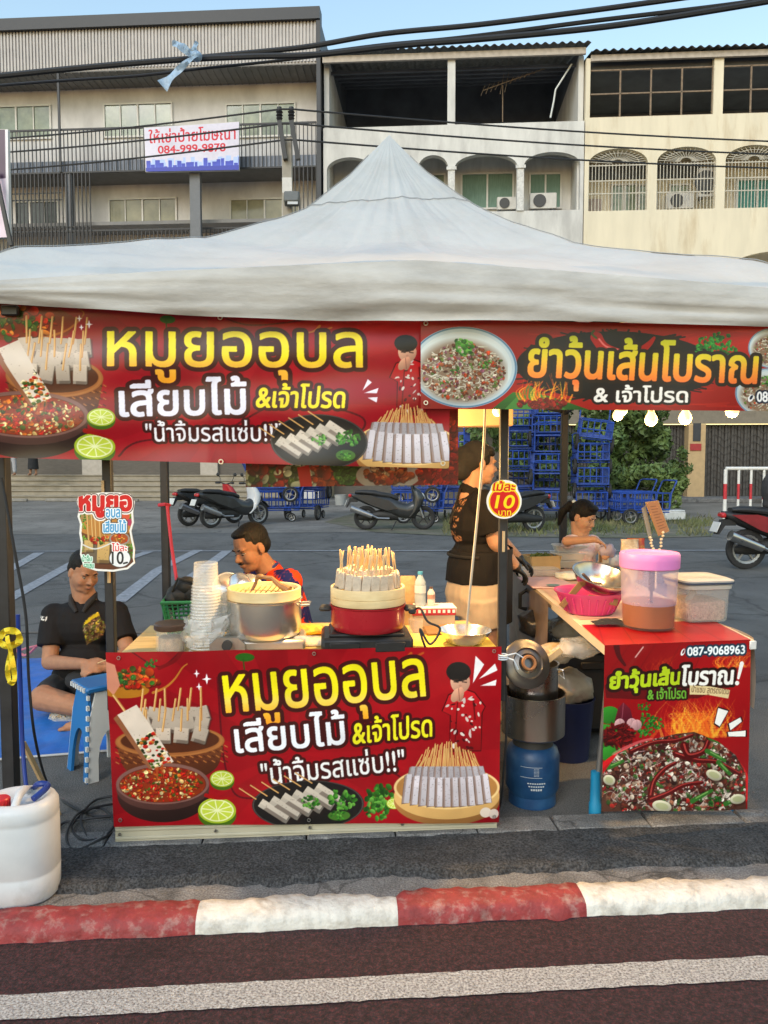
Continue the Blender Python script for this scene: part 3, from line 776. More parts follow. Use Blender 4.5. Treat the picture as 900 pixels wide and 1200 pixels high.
# television aerial
p0 = BP(*UW(589, 143, 1.2), 1.2); p1 = BP(*UW(589, 103, 1.2), 1.2)
t = thing('television_aerial', 'thin rusty television aerial standing in the dark open loft', 'aerial', p0)
b = MB(); b.cyl(p0, p1+Vector((0, 0, .1)), .022, n=6); b.build('mast', rust, t)
b = MB(); a, c = BP(*UW(566, 106, 1.2), 1.2), BP(*UW(639, 80, 1.2), 1.2); b.cyl(a, c, .018, n=6)
for k in range(14):
    q = a+(c-a)*(k/13); l = .28-.012*k+(0.25 if k in (4, 5) else 0); b.cyl(q-Vector((.1, .15, l)), q+Vector((.1, .15, l)), .010, n=5)
b.build('boom', rust, t)
# flagpole stubs and a slanting pipe on the loft
t = MB(); q = [BP(*UW(x, y, .5), .5) for (x, y) in ((670, 75), (651, 105), (649, 118), (645, 138))]; t.tube(q, .035, 6)
tag(t.build('gutter_pipe', mat('pale_pipe', (.6, .62, .6), rough=.5)), 'pale bent drain pipe crossing the dark loft opening', 'pipe')
# ------------------------------------------------------------------ trolleys, scooters, trees, barrier, poles and cables
def loft(mb, secs, n=14, mat_=0, pw=2.4, axis='x'):
    # secs: (x, y, z, half width, half height)
    vv = []; ff = []
    for (x, y, z, hw, hh) in secs:
        for k in range(n):
            a = 2*math.pi*k/n; c, s = math.cos(a), math.sin(a)
            cy = math.copysign(abs(c)**(2/pw), c)*hw; cz = math.copysign(abs(s)**(2/pw), s)*hh
            vv.append((x, y+cy, z+cz) if axis == 'x' else ((x+cy, y+cz, z) if axis == 'z' else (x+cy, y, z+cz)))
    m = len(secs)
    for i in range(m-1):
        for k in range(n): ff.append((i*n+k, i*n+(k+1) % n, (i+1)*n+(k+1) % n, (i+1)*n+k))
    ff += [tuple(range(n))[::-1], tuple(range((m-1)*n, m*n))]
    return mb.add(vv, ff, mat_)
blue_paint = mat('blue_trolley_paint', (.014, .055, .30), rough=.5, var=.35, scale=5, col2=(.03, .05, .15), mscale=4, mix=.58)
rubber = mat('tyre_rubber', (.022, .022, .023), rough=.85, var=.3, scale=20)
steel = mat('brushed_steel', (.55, .54, .52), rough=.3, metal=1.0, var=.12, scale=8)
rim_m = mat('grey_rim', (.30, .30, .30), rough=.4, metal=.7, var=.2)
def tyre_mesh(r, w, n=24):
    b = MB(); pr = [(r*.72, -w*.4), (r*.86, -w*.5), (r*.97, -w*.36), (r, 0), (r*.97, w*.36), (r*.86, w*.5), (r*.72, w*.4), (r*.72, -w*.4)]
    b.lathe(pr, (0, 0, 0), n, 0, Matrix.Rotation(R_(90), 3, 'X'), caps=False); return b
def rim_mesh(r, w, spokes=5, n=20):
    b = MB(); Rx = Matrix.Rotation(R_(90), 3, 'X')
    b.lathe([(r*.74, -w*.35), (r*.62, -w*.25), (r*.62, w*.25), (r*.74, w*.35), (r*.76, 0), (r*.74, -w*.35)], (0, 0, 0), n, 0, Rx, caps=False)
    b.cyl((0, -w*.5, 0), (0, w*.5, 0), r*.17, n=12)
    for k in range(spokes):
        a = 2*math.pi*k/spokes+.3; b.bar((r*.1*math.cos(a), 0, r*.1*math.sin(a)), (r*.66*math.cos(a), 0, r*.66*math.sin(a)), r*.14, w*.25)
    return b
def shift(o, p): o.location = p; return o
# --- market trolley
tr = thing('market_trolley', 'blue tubular market trolley', 'trolley', (0, 0, 0))
L_, Wd = 1.22, .74
b = MB(); t_ = .02
for y in (-Wd/2, Wd/2): b.tube([(-L_/2, y, .36), (L_/2, y, .36)], t_, 6); b.tube([(-L_/2, y, .30), (L_/2, y, .30)], t_*.8, 6)
for k in range(9): x = -L_/2+L_*k/8; b.tube([(x, -Wd/2, .36), (x, Wd/2, .36)], t_*.8, 5)
for x in (-.4, .4): b.tube([(x, -.3, .30), (x, .3, .30)], t_, 6)
b.build('frame', blue_paint, tr, world=False, recalc=False)
b = MB()
for y in (-Wd/2, Wd/2):
    for z in (.55, .76): b.tube([(-L_/2, y, z), (L_/2, y, z)], t_*.9, 6)
    for k in range(8): x = -L_/2+L_*k/7; b.tube([(x, y, .36), (x, y, .76)], t_*.75, 5)
for z in (.55, .76): b.tube([(-L_/2, -Wd/2, z), (-L_/2, Wd/2, z)], t_*.9, 6)
for k in range(1, 5): y = -Wd/2+Wd*k/5; b.tube([(-L_/2, y, .36), (-L_/2, y, .76)], t_*.75, 5)
b.build('side_rail', blue_paint, tr, world=False, recalc=False)
b = MB(); b.tube([(L_/2, -Wd/2, .36), (L_/2+.04, -Wd/2, .75), (L_/2+.16, -Wd/2, 1.02), (L_/2+.2, -Wd/2+.06, 1.06), (L_/2+.2, Wd/2-.06, 1.06), (L_/2+.16, Wd/2, 1.02), (L_/2+.04, Wd/2, .75), (L_/2, Wd/2, .36)], t_, 6)
b.tube([(L_/2+.04, -Wd/2, .75), (L_/2+.04, Wd/2, .75)], t_*.8, 6); b.build('handle', blue_paint, tr, world=False, recalc=False)
for (x, y, r) in ((-.38, -.42, .2), (-.38, .42, .2), (.42, -.28, .11), (.42, .28, .11)):
    w = MB(); tb = tyre_mesh(r, .075 if r > .15 else .04, 18); w.add([(p[0]+x, p[1]+y, p[2]+r) for p in tb.v], tb.f, 0)
    wo_ = w.build('wheel', rubber, tr, world=False)
    w = MB(); tb = rim_mesh(r, .05, 4, 14); w.add([(p[0]+x, p[1]+y, p[2]+r) for p in tb.v], tb.f, 0); w.build('rim', rim_m, wo_, world=False)
first_tr = [True]
def trolley(px, Y, z, rz, label, tilt=(0, 0)):
    p = P(px, 600, Y)
    g = 'blue market trolleys stacked across the road'
    if first_tr[0]:
        first_tr[0] = False; o = tr; o.location = (p.x, Y, z); o.rotation_euler = (tilt[0], tilt[1], rz); o['label'] = label; o['group'] = g
    else: o = dup(tr, (p.x, Y, z), None, label, g, (tilt[0], tilt[1], rz))
    return o
stk = [ # px, depth, rotation, count, step, phrase
    (322, 19.6, .25, 4, .50, 'of the stack behind the two parked motorcycles'),
    (362, 20.4, 1.35, 4, .52, 'of the stack left of the pale bucket'),
    (487, 19.3, .05, 3, .5, 'of the stack behind the charcoal scooter'),
    (530, 20.3, 1.4, 4, .5, 'of the stack hidden by the standing cook'),
    (608, 20.4, 1.5, 5, .52, 'of the stack between the two dark tent posts'),
    (641, 19.6, 1.45, 6, .47, 'of the tallest stack beside the inner tent post'),
    (691, 19.4, 1.42, 4, .60, 'of the leaning stack behind the girl')]
ordn = ['lowest trolley', 'second trolley up', 'third trolley up', 'fourth trolley up', 'fifth trolley up', 'topmost trolley']
rnd = random.Random(4)
for (px, Y, rz, n, st_, ph) in stk:
    for k in range(n):
        w = ordn[k] if k < n-1 else 'topmost trolley'
        trolley(px+rnd.uniform(-2, 2), Y+rnd.uniform(-.05, .05), .005+st_*k, rz+rnd.uniform(-.07, .07)+(math.pi if k % 2 and px != 691 else 0), 'blue %s %s' % (w, ph), (0, 0) if not (px == 691 and k == n-1) else (.12, -.1))
trolley(748, 18.8, 0, .1, 'blue trolley on the grass, the one reaching nearest the white block')
trolley(728, 19.9, 0, .25, 'blue trolley on the grass with its handle arched above its neighbour')
# --- scooters
blk = mat('charcoal_gloss_paint', (.028, .030, .032), rough=.32, var=.15, spec=.5, coat=.3); blkp = mat('black_plastic', (.018, .018, .019), rough=.55, var=.2, scale=12)
wht = mat('white_gloss_paint', (.62, .63, .65), rough=.25, var=.06, coat=.4); redp = mat('red_gloss_paint', (.42, .02, .025), rough=.3, var=.1, coat=.4)
seat_m = mat('black_seat_vinyl', (.020, .020, .021), rough=.6, var=.2); lens_r = mat('red_tail_lens', (.45, .02, .02), rough=.2, coat=.5); lens_w = mat('clear_headlamp', (.5, .5, .48), rough=.12, coat=.6)
platem = mat('white_plate', (.55, .55, .53), rough=.5, var=.1)
def scooter(label, loc, rz, body_m, panel_m, big=True, group='parked motorcycles', tail_m=None, chrome=False, shield_m=None):
    s = thing('motorcycle', label, 'motorcycle', loc, rz, group)
    K = dict(parent=s, world=False)
    r = .27 if big else .285
    for x, nm in ((-.62, 'wheel'), (.66, 'wheel')):
        w = tyre_mesh(r, .12 if big else .085); w.v = [(p[0]+x, p[1], p[2]+r) for p in w.v]; wo_ = w.build(nm, rubber, **K)
        w = rim_mesh(r, .1, 5); w.v = [(p[0]+x, p[1], p[2]+r) for p in w.v]; w.build('rim', rim_m if not big else blkp, wo_, world=False)
    b = MB()
    loft(b, [(-.98, 0, .80, .03, .02), (-.9, 0, .76, .09, .06), (-.7, 0, .70, .14, .10), (-.42, 0, .64, .17, .15), (-.1, 0, .56, .18, .19), (.12, 0, .46, .17, .19), (.3, 0, .42, .16, .17), (.44, 0, .46, .17, .2), (.5, 0, .56, .16, .2)], 16)
    b.build('body', body_m, **K)
    b = MB()
    for sy in (-1, 1):
        b.prism([(-.92, .78), (-.55, .78), (-.1, .66), (.1, .48), (-.15, .44), (-.5, .56)], (0, sy*.165-(0.0 if sy > 0 else .02), 0), (1, 0, 0), (0, 0, 1), -.02)
    b.build('side_panel', panel_m, **K)
    b = MB(); loft(b, [(-.86, 0, .84, .08, .03), (-.7, 0, .845, .13, .05), (-.42, 0, .82, .15, .065), (-.3, 0, .79, .14, .06), (-.05, 0, .755, .12, .055), (.1, 0, .70, .08, .05)], 14); b.build('seat', seat_m, **K)
    b = MB()
    loft(b, [(.40, 0, .30, .14, .06), (.47, 0, .45, .19, .10), (.52, 0, .62, .21, .12), (.52, 0, .80, .20, .11), (.46, 0, .93, .16, .09), (.40, 0, 1.0, .08, .04)], 14, axis='z') if False else None
    vv = [(.36, .30, .15, .05), (.46, .42, .19, .08), (.53, .58, .21, .12), (.55, .74, .20, .13), (.49, .88, .17, .10), (.42, .97, .10, .05)]
    loft(b, [(z_, 0, x_, w_, d_) for (x_, z_, w_, d_) in vv], 14); k0 = len(b.v)-14*len(vv)
    b.v = [(p[2], p[1], p[0]) for p in b.v]; b.build('front_shield', shield_m or (panel_m if not big else body_m), **K)
    b = MB(); loft(b, [(.60, 0, .80, .10, .05), (.66, 0, .76, .09, .05), (.70, 0, .70, .05, .03)], 12); b.build('headlight', lens_w, **K)
    b = MB(); b.box((-.97, 0, .765), (.07, .16, .075), None, 0, .02); b.build('tail_light', tail_m or lens_r, **K)
    if big:
        b = MB(); b.prism([(0, 0), (.02, .2), (.1, .3), (.12, .3), (.05, .15), (.03, 0)], (.42, -.12, .93), (-1, 0, .1), (0, 0, 1), -.24); b.build('windscreen', blkp, **K)
    b = MB(); b.tube([(.40, -.36, 1.0), (.44, -.2, 1.0), (.43, 0, .96), (.44, .2, 1.0), (.40, .36, 1.0)], .018, 8); b.cyl((.39, -.37, 1.0), (.43, -.25, 1.0), .027, n=8); b.cyl((.39, .37, 1.0), (.43, .25, 1.0), .027, n=8); b.build('handlebar', blkp, **K)
    for sy in (-1, 1):
        b = MB(); b.tube([(.43, sy*.24, 1.0), (.46, sy*.28, 1.12), (.45, sy*.34, 1.18)], .008, 6); b.ell((.45, sy*.36, 1.2), (.02, .07, .045)); b.build('mirror', blkp, **K)
    b = MB()
    for sy in (-1, 1): b.tube([(.50, sy*.07, .72), (.60, sy*.075, .42), (.66, sy*.075, r)], .024, 8)
    b.build('fork', rim_m, **K)
    b = MB(); n = 12
    pts = [(.66+(r+.035)*math.cos(R_(20+130*i/n)), r+(r+.035)*math.sin(R_(20+130*i/n))) for i in range(n+1)]
    vv = []; 
    for (x, z) in pts:
        vv += [(x, -.065, z-.015), (x, -.04, z+.012), (x, .04, z+.012), (x, .065, z-.015)]
    b.add(vv, [(4*i+j, 4*i+j+1, 4*i+5+j, 4*i+4+j) for i in range(n) for j in range(3)]); b.build('front_fender', body_m, **K)
    b = MB(); loft(b, [(-.80, .02, .28, .05, .06), (-.6, .02, .29, .09, .09), (-.3, .02, .33, .1, .12), (-.05, 0, .33, .1, .12), (.1, 0, .30, .08, .08)], 12); b.build('engine', blkp, **K)
    b = MB(); b.tube([(-.1, -.12, .26), (-.35, -.16, .27), (-.5, -.18, .34)], .022, 8); b.cyl((-.48, -.185, .32), (-.95, -.21, .50), .055, .075, 14); b.build('exhaust', steel if chrome else mat('silver_muffler', (.35, .35, .36), rough=.35, metal=.8), **K)
    b = MB(); b.prism([(-.80, .72), (-.98, .70), (-1.06, .5), (-1.03, .5), (-.95, .62), (-.8, .62)], (0, .06, 0), (1, 0, 0), (0, 0, 1), .12); b.build('rear_mudguard', blkp, **K)
    b = MB(); b.box((-1.065, 0, .60), (.012, .22, .15), Matrix.Rotation(R_(22), 3, 'Y'), 0, .004); b.build('number_plate', platem, **K)
    b = MB(); b.tube([(.05, -.14, .2), (-.05, -.26, .02)], .013, 6); b.build('side_stand', blkp, **K)
    return s
a, c = G(428, 621), G(497, 621); m_ = (a+c)/2
scooter('charcoal maxi scooter parked side on behind the sellers', (m_.x-.02, m_.y, .004), math.atan2(c.y-a.y, c.x-a.x), blk, blk)
g0 = G(247, 619); scooter('white and black scooter parked in front of the stone steps', (g0.x+.46, g0.y+.42, .004), R_(43), blk, blk, False, shield_m=wht)
g0 = G(219, 617); scooter('red tailed motorcycle half hidden behind the white and black scooter', (g0.x+.46, g0.y+.5, .004), R_(46), blkp, blk, False, shield_m=redp)
g0 = G(612, 626); scooter('black motorcycle parked behind the standing cook', (g0.x-.25, g0.y+.3, .004), R_(200), blk, blkp, False)
g0 = G(893, 590); scooter('black motorcycle parked in front of the folding shutters', (g0.x+.3, g0.y, .01), R_(60), blkp, blk, False)
g0 = G(873, 667); RID = (g0.x+.62, g0.y+.02, .0)
scooter('red and black motorcycle ridden along the road', RID, R_(2), blkp, mat('deep_red_paint', (.20, .012, .018), rough=.4, var=.2), False, group='motorcycle on the road', chrome=True, shield_m=redp)
# --- trees and bushes
leafa = mat('tree_leaf', (.060, .105, .030), rough=.6, var=.45, scale=1.1, col2=(.10, .15, .04), mscale=2.2)
leafb = mat('shrub_leaf', (.085, .14, .035), rough=.6, var=.4, scale=1.6, col2=(.14, .19, .05), mscale=2.5)
bark = mat('bark', (.10, .075, .055), rough=.9, var=.3, scale=8)
def leaves(b, c, r, n, size, rnd):
    for _ in range(n):
        d = Vector((rnd.gauss(0, 1), rnd.gauss(0, 1), rnd.gauss(0, 1))).normalized()*rnd.uniform(.45, 1.0)**.5
        p = Vector((c[0]+d.x*r[0], c[1]+d.y*r[1], c[2]+d.z*r[2]))
        t = (d+Vector((rnd.gauss(0, .6), rnd.gauss(0, .6), rnd.gauss(-.2, .6)))).normalized(); w = t.orthogonal().normalized()
        w = Matrix.Rotation(rnd.uniform(0, 6.28), 3, t) @ w; u = t.cross(w); s = size*rnd.uniform(.6, 1.35)
        b.add([p-w*s, p-u*s*.42+t*s*.1, p+w*s, p+u*s*.42+t*s*.1], [(0, 1, 2, 3)])
def tree(label, name, base, clumps, leafm, size, seed, group='trees and shrubs behind the trolleys'):
    t = thing(name, label, 'tree' if name == 'tree' else 'shrub', base, 0, group); rnd = random.Random(seed); b = MB(); k = MB()
    for (px, py, Y, rx, rz, n) in clumps:
        c = P(px, py, Y)
        for q in range(5):
            o = Vector((rnd.uniform(-.7, .7)*rx, rnd.uniform(-.5, .5)*rx, rnd.uniform(-.7, .7)*rz)); f = rnd.uniform(.35, .6)
            leaves(b, c+o, (rx*f, rx*f, rz*f), n//5, size, rnd)
        m0 = Vector(base)+Vector((0, 0, .5)); k.tube([base, m0.lerp(c, .3)+Vector((rnd.uniform(-.1, .1), 0, 0)), m0.lerp(c, .7), c], [.10, .07, .045, .015], 7)
    k.build('trunk', bark, t, recalc=False); b.build('crown', leafm, t, recalc=False, angle=180); return t
tree('tall leafy tree filling the gap between the trolleys and the shutters', 'tree', G(735, 588), [(705, 500, 23, .9, 1.1, 2600), (745, 505, 23.5, 1.0, 1.2, 2800), (690, 450, 23.3, 1.1, 1.2, 1800), (755, 460, 24, 1.1, 1.1, 1800), (715, 548, 22.6, .8, .8, 1800), (765, 540, 23.4, .8, .9, 1500)], leafa, .11, 3)
tree('dark leafy tree standing behind the tallest trolley stack', 'tree', G(640, 588), [(640, 500, 24.5, 1.2, 1.1, 2200), (605, 520, 25, 1.0, 1.0, 1500), (655, 545, 24.2, 1.0, .9, 1500), (560, 540, 26, 1.0, 1.2, 1200)], leafa, .11, 4)
tree('light green shrub beside the two trolleys on the grass', 'shrub', G(775, 597), [(770, 570, 21, .75, .65, 1600), (798, 575, 20.8, .4, .45, 700), (740, 568, 21.6, .6, .5, 900), (800, 540, 21.2, .28, .4, 200)], leafb, .075, 5)
# --- grass verge
b = MB(); rnd = random.Random(9)
for _ in range(6500):
    px = rnd.uniform(520, 835); py = rnd.gauss(617, 6)
    if not 603 < py < 629: continue
    if noise.noise(Vector((px*.03, py*.12, 0)))+.18 < rnd.uniform(-.3, .5) and px > 560: continue
    p = G(px, py); h = rnd.uniform(.05, .17); w = rnd.uniform(.008, .02); a = rnd.uniform(0, 3.14); q = Vector((math.cos(a)*w, math.sin(a)*w, 0)); tp = Vector((rnd.gauss(0, .05), rnd.gauss(0, .05), h))
    b.add([p-q, p+q, p+tp], [(0, 1, 2)])
tag(b.build('grass', mat('verge_grass', (.10, .13, .04), rough=.8, var=.4, scale=1.2, col2=(.17, .15, .07), mscale=1.0), recalc=False, angle=180), 'thin short grass growing along the far road edge', 'grass', kind='stuff')
# soil under it
b = MB(); rnd = random.Random(2); poly = [(380, 612), (440, 624), (540, 629), (660, 630), (760, 631), (835, 629), (800, 612), (700, 603), (560, 602), (420, 600)]
b.sheet([G(x, y)+Vector((0, 0, .010)) for x, y in poly]); structure(b.build('verge_soil', mat('dry_soil', (.17, .145, .11), rough=.95, var=.3, scale=4, bump=.5, bscale=40, col2=(.10, .11, .06), mscale=1.5), recalc=False))
# kerb stops on the left, white block, bucket
ws = mat('worn_concrete', (.24, .22, .19), rough=.9, var=.2)
for i, px in enumerate((10, 76, 140)):
    p = G(px, 588); b = MB(); b.box((p.x, p.y, .06), (1.5, .14, .12), BA, 0, .03)
    tag(b.build('wheel_stop', ws), ['low concrete wheel stop at the foot of the steps, by the left tent post', 'low concrete wheel stop at the foot of the steps, above the seated man', 'low concrete wheel stop at the foot of the steps, above the cup stack'][i], 'wheel stop', 'wheel stops by the steps')
p = G(787, 610); b = MB(); b.box((p.x, p.y, .13), (.62, .35, .22), .3, 0, .03); b.box((p.x+.05, p.y, .25), (.5, .3, .05), .3, 0, .02); tag(b.build('foam_box', mat('white_foam', (.6, .6, .57), rough=.8)), 'white foam block lying beside the trolleys on the verge', 'foam box')
p = G(399, 592); b = MB(); b.lathe([(0, 0), (.17, 0), (.21, .36), (.22, .37), (.2, .37), (.16, .03), (0, .03)], p, 16); tag(b.build('bucket', mat('grey_bucket', (.38, .38, .36), rough=.6)), 'pale plastic bucket between the trolley stacks', 'bucket')
# --- red and white barrier
t = thing('road_barrier', 'white tubular barrier with red bands by the shutters', 'barrier', G(850, 612))
wp = mat('white_barrier_paint', (.68, .66, .62), rough=.5, var=.1); rp = mat('red_band_paint', (.50, .03, .04), rough=.5, var=.1)
Y = G(850, 612).y; H_ = Zat(549, Y, 850)
x0 = P(849, 600, Y).x; b = MB(); xs = [P(849, 600, Y).x, P(864.5, 600, Y).x, P(879, 600, Y).x, P(894, 600, Y).x, P(909, 600, Y).x, P(925, 600, Y).x]
zb0, zb1 = Zat(585, Y), Zat(567, Y)
for k, x in enumerate(xs):
    r = .045 if k in (0, 5) else .032; lo = .0 if k in (0, 5) else .07
    b.cyl((x, Y, lo), (x, Y, zb0), r, n=10); b.cyl((x, Y, zb1), (x, Y, H_-.02), r, n=10)
b.cyl((xs[0], Y, H_), (xs[-1], Y, H_), .045, n=10); b.cyl((xs[0], Y, .05), (xs[-1], Y, .05), .03, n=10); b.build('frame', wp, t)
b = MB()
for k, x in enumerate(xs): b.cyl((x, Y, zb0), (x, Y, zb1), (.046 if k in (0, 5) else .033), n=10)
b.build('red_band', rp, t)
# --- utility pole
UY = 24.0
conc_p = mat('pole_concrete', (.34, .31, .26), rough=.9, var=.15, scale=4); gal = mat('galvanised_steel', (.25, .25, .25), rough=.5, metal=.6, var=.2); insul = mat('black_insulator', (.02, .02, .022), rough=.4)
px_ = P(340, 600, UY).x
t = thing('utility_pole', 'square concrete utility pole with two black insulators and a lamp', 'utility pole', (px_, UY, 0))
zt = Zat(163, UY, 339); b = MB(); b.bar((px_, UY, 0), (px_, UY, zt), .29, .29, 0, .02); b.build('post', conc_p, t)
b = MB(); b.bx(px_-.146, px_+.146, UY-.149, UY-.1455, Zat(228, UY), Zat(210, UY)); b.build('white_band', mat('white_band_paint', (.6, .58, .55), rough=.7), t)
for sx, xt in ((-1, 327.5), (1, 341.5)):
    q0 = P(xt, 142, UY-.24); q1 = P(xt+(7 if sx < 0 else 8), 187, UY-.24)
    b = MB(); b.bar(q0, q1, .17, .13); b.build('steel_arm', gal if False else insul, t)
    b = MB(); b.lathe([(.0, 0), (.07, 0), (.10, .06), (.07, .1), (.11, .14), (.07, .18), (.11, .24), (.07, .28), (.07, .38), (0, .41)], P(xt, 141, UY-.24), 12); b.build('insulator', insul, t)
b = MB(); q = P(342, 233, UY-.36); b.box(q, (.45, .3, .36), Matrix.Rotation(R_(-20), 3, 'X'), 0, .03); b.build('lamp_housing', mat('grey_lamp_housing', (.12, .125, .12), rough=.5), t)
b = MB(); q = P(343, 237, UY-.53); b.box(q, (.31, .012, .14), Matrix.Rotation(R_(-20), 3, 'X')); b.build('lamp_glass', lens_w, t)
cab = mat('cable_rubber', (.020, .021, .024), rough=.6, var=.2)
def sag(pts, n=10):
    out = []
    for i in range(len(pts)-1):
        p0 = pts[max(i-1, 0)]; p1 = pts[i]; p2 = pts[i+1]; p3 = pts[min(i+2, len(pts)-1)]
        for k in range(n):
            t = k/n; out.append(.5*((2*p1)+(-p0+p2)*t+(2*p0-5*p1+4*p2-p3)*t*t+(-p0+3*p1-3*p2+p3)*t**3))
    out.append(pts[-1]); return out
for i, (l, m1, m2, r) in enumerate([((-60, 167), (328, 128), (343, 128), (960, 168)), ((-60, 183), (330, 145), (345, 145), (960, 183)), ((-60, 204), (333, 164), (347, 164), (960, 199))]):
    b = MB(); A_ = P(*l, UY+2.5); B_ = P(*m1, UY-.3); C_ = P(*m2, UY-.3); D_ = P(*r, UY+3)
    b.tube([A_.lerp(B_, k/12)-Vector((0, 0, .10*math.sin(math.pi*k/12))) for k in range(13)]+[C_.lerp(D_, k/16)-Vector((0, 0, .12*math.sin(math.pi*k/16))) for k in range(17)], .027, 6)
    tag(b.build('power_line', cab), ['thin black power line tied to the tops of the two insulators', 'thin black power line running between the other two at the pole', 'thin black power line passing lowest behind the advertising sign'][i], 'cable', 'power lines on the pole')
CY = 8.0
for i, (pts, r) in enumerate([([(-90, 99), (0, 89), (100, 79), (210, 70), (300, 66), (370, 64), (470, 53), (560, 46), (695, 33), (800, 18), (980, -12)], .030),
      ([(225, 68), (300, 61), (365, 54), (450, 39.5), (560, 29), (680, 14), (790, -1), (960, -25)], .026), ([(380, 62), (450, 53), (525, 46), (600, 37), (700, 24), (850, 6), (960, -10)], .022),
      ([(-90, 108), (0, 100), (80, 94), (160, 89), (230, 81), (300, 74), (372, 66)], .015)]):
    b = MB(); b.tube(sag([P(x, y, CY-(x-450)*.0006+i*.06) for x, y in pts], 6), r, 8)
    tag(b.build('overhead_cable', cab), ['thickest black cable crossing the whole sky in front of the buildings', 'black cable climbing highest towards the upper edge of the sky', 'black cable running between two others above the shophouses', 'thin black cable sagging under the ribbed metal parapet'][i], 'cable', 'bundled cables overhead')
plas = mat('pale_blue_plastic', (.32, .45, .60), rough=.35, var=.25, scale=18, bump=.6, bscale=50, trans=.15)
b = MB()
def ribbon(b, pts, ws_, nn=Vector((0, -1, 0)), tw=.5):
    pts = sag([Vector(p) for p in pts], 5); m = len(pts); vv = []
    for i, p in enumerate(pts):
        t = (pts[min(i+1, m-1)]-pts[max(i-1, 0)]).normalized(); s_ = t.cross(nn).normalized(); s_ = Matrix.Rotation(math.sin(i*.7)*tw, 3, t) @ s_
        f = i/(m-1)*(len(ws_)-1); k = min(int(f), len(ws_)-2); w = ws_[k]+(ws_[k+1]-ws_[k])*(f-k)
        vv += [p-s_*w/2, p+nn*.02*math.sin(i*1.3), p+s_*w/2]
    b.add(vv, [(3*i+j, 3*i+j+1, 3*i+4+j, 3*i+3+j) for i in range(m-1) for j in range(2)])
CYr = 8.05
ribbon(b, [P(232, 66, CYr), P(222, 62, CYr-.05), P(212, 54, CYr-.06), P(202, 50, CYr-.04)], [.03, .07, .09, .05])
ribbon(b, [P(229, 66, CYr-.05), P(227, 58, CYr-.06), P(231, 49, CYr-.05)], [.09, .07, .04])
ribbon(b, [P(231, 64, CYr-.06), P(220, 72, CYr-.08), P(205, 86, CYr-.06), P(190, 101, CYr-.05)], [.05, .05, .08, .13])
b.ell(P(230, 66, CYr-.02), (.06, .06, .05))
tag(b.build('plastic_ribbon', plas, recalc=False), 'pale blue plastic ribbon knotted round the thickest overhead cable', 'ribbon')
# --- advertising sign on its post
SY = 30.2
t = thing('advertising_sign', 'white advertising sign with red lettering and a blue skyline on a grey post', 'sign', (P(227, 330, SY+.5).x, SY+.5, P(227, 330, SY).z))
A = Art(169, 143, 280, 201, 4, (.84, .82, .88)); A.noise(.02, 12)
for (x, h, w) in [(172+i*4.6, A.rd.uniform(4, 11), A.rd.uniform(3, 7)) for i in range(24)]: A.poly([(x, 199), (x, 194-h), (x+w, 194-h), (x+w, 199)], (.70, .78, .95))
for (x, h, w) in [(170+i*5.2, A.rd.uniform(1, 11), A.rd.uniform(3, 6)) for i in range(22)]: A.poly([(x, 201), (x, 196-h), (x+w, 196-h), (x+w, 201)], (.25, .28, .70), grad=(.35, .42, .85))
A.poly([(169, 196), (280, 195), (280, 201), (169, 201)], (.25, .28, .68))
A.text("ให้เช่าป้ายโฆษณา", (174, 145.5, 276, 164), (.80, .10, .18), bold=.3); A.text("084-999-9878", (184, 167.5, 264, 178), (.80, .10, .18), bold=.35)
A.cloth('sign_face', quadfn(P(169, 150, SY), P(280, 143, SY+.3), P(280, 199, SY+.3), P(171, 201, SY)), vinyl, t)
b = MB(); q = [P(168.6, 149.4, SY+.06), P(280.4, 142.4, SY+.36), P(280.4, 199.6, SY+.36), P(170.6, 201.6, SY+.06)]; d = Vector((0, .1, 0)); b.add(q+[p+d for p in q], [(0, 1, 2, 3), (4, 7, 6, 5), (0, 4, 5, 1), (1, 5, 6, 2), (2, 6, 7, 3), (3, 7, 4, 0)]); b.build('backing', win_frame, t)
q = P(227, 200, SY+.3); b = MB(); b.bx(q.x-.2, q.x+.2, SY+.42, SY+.72, P(227, 330, SY).z, q.z+.8); b.build('post', MATS['grey_column'], t)
# --- board at the edge of the picture
SY = 11.5
t = thing('roadside_board', 'tall purple and white board cut by the picture edge beside the railings', 'sign', (P(-40, 600, SY).x, SY, 0))
A = Art(-90, 150, 10, 280, 1.2, (.30, .20, .30))
A.poly([(-90, 218), (10, 208), (10, 280), (-90, 280)], (.88, .80, .86)); A.poly([(6.5, 150), (10, 150), (10, 280), (6.5, 280)], (.92, .9, .92)); A.noise(.03, 10)
A.cloth('board_face', quadfn(P(-90, 150, SY), P(9, 152, SY), P(11, 278, SY), P(-90, 280, SY)), vinyl, t)
b = MB(); q = [P(-90.5, 149.5, SY+.02), P(9.4, 151.5, SY+.02), P(11.4, 278.5, SY+.02), P(-90.5, 280.5, SY+.02)]; d = Vector((0, .06, 0)); b.add(q+[p+d for p in q], [(0, 1, 2, 3), (4, 7, 6, 5), (0, 4, 5, 1), (1, 5, 6, 2), (2, 6, 7, 3), (3, 7, 4, 0)]); b.build('board_frame', win_frame, t)
b = MB(); b.bar(P(-6, 198, SY-.1), P(13, 288, SY-.1), .05, .05); b.build('strut', insul, t)
b = MB(); x = P(-60, 600, SY).x; b.bx(x-.06, x+.06, SY+.1, SY+.22, 0, Zat(160, SY)); b.build('post', dark_metal, t)
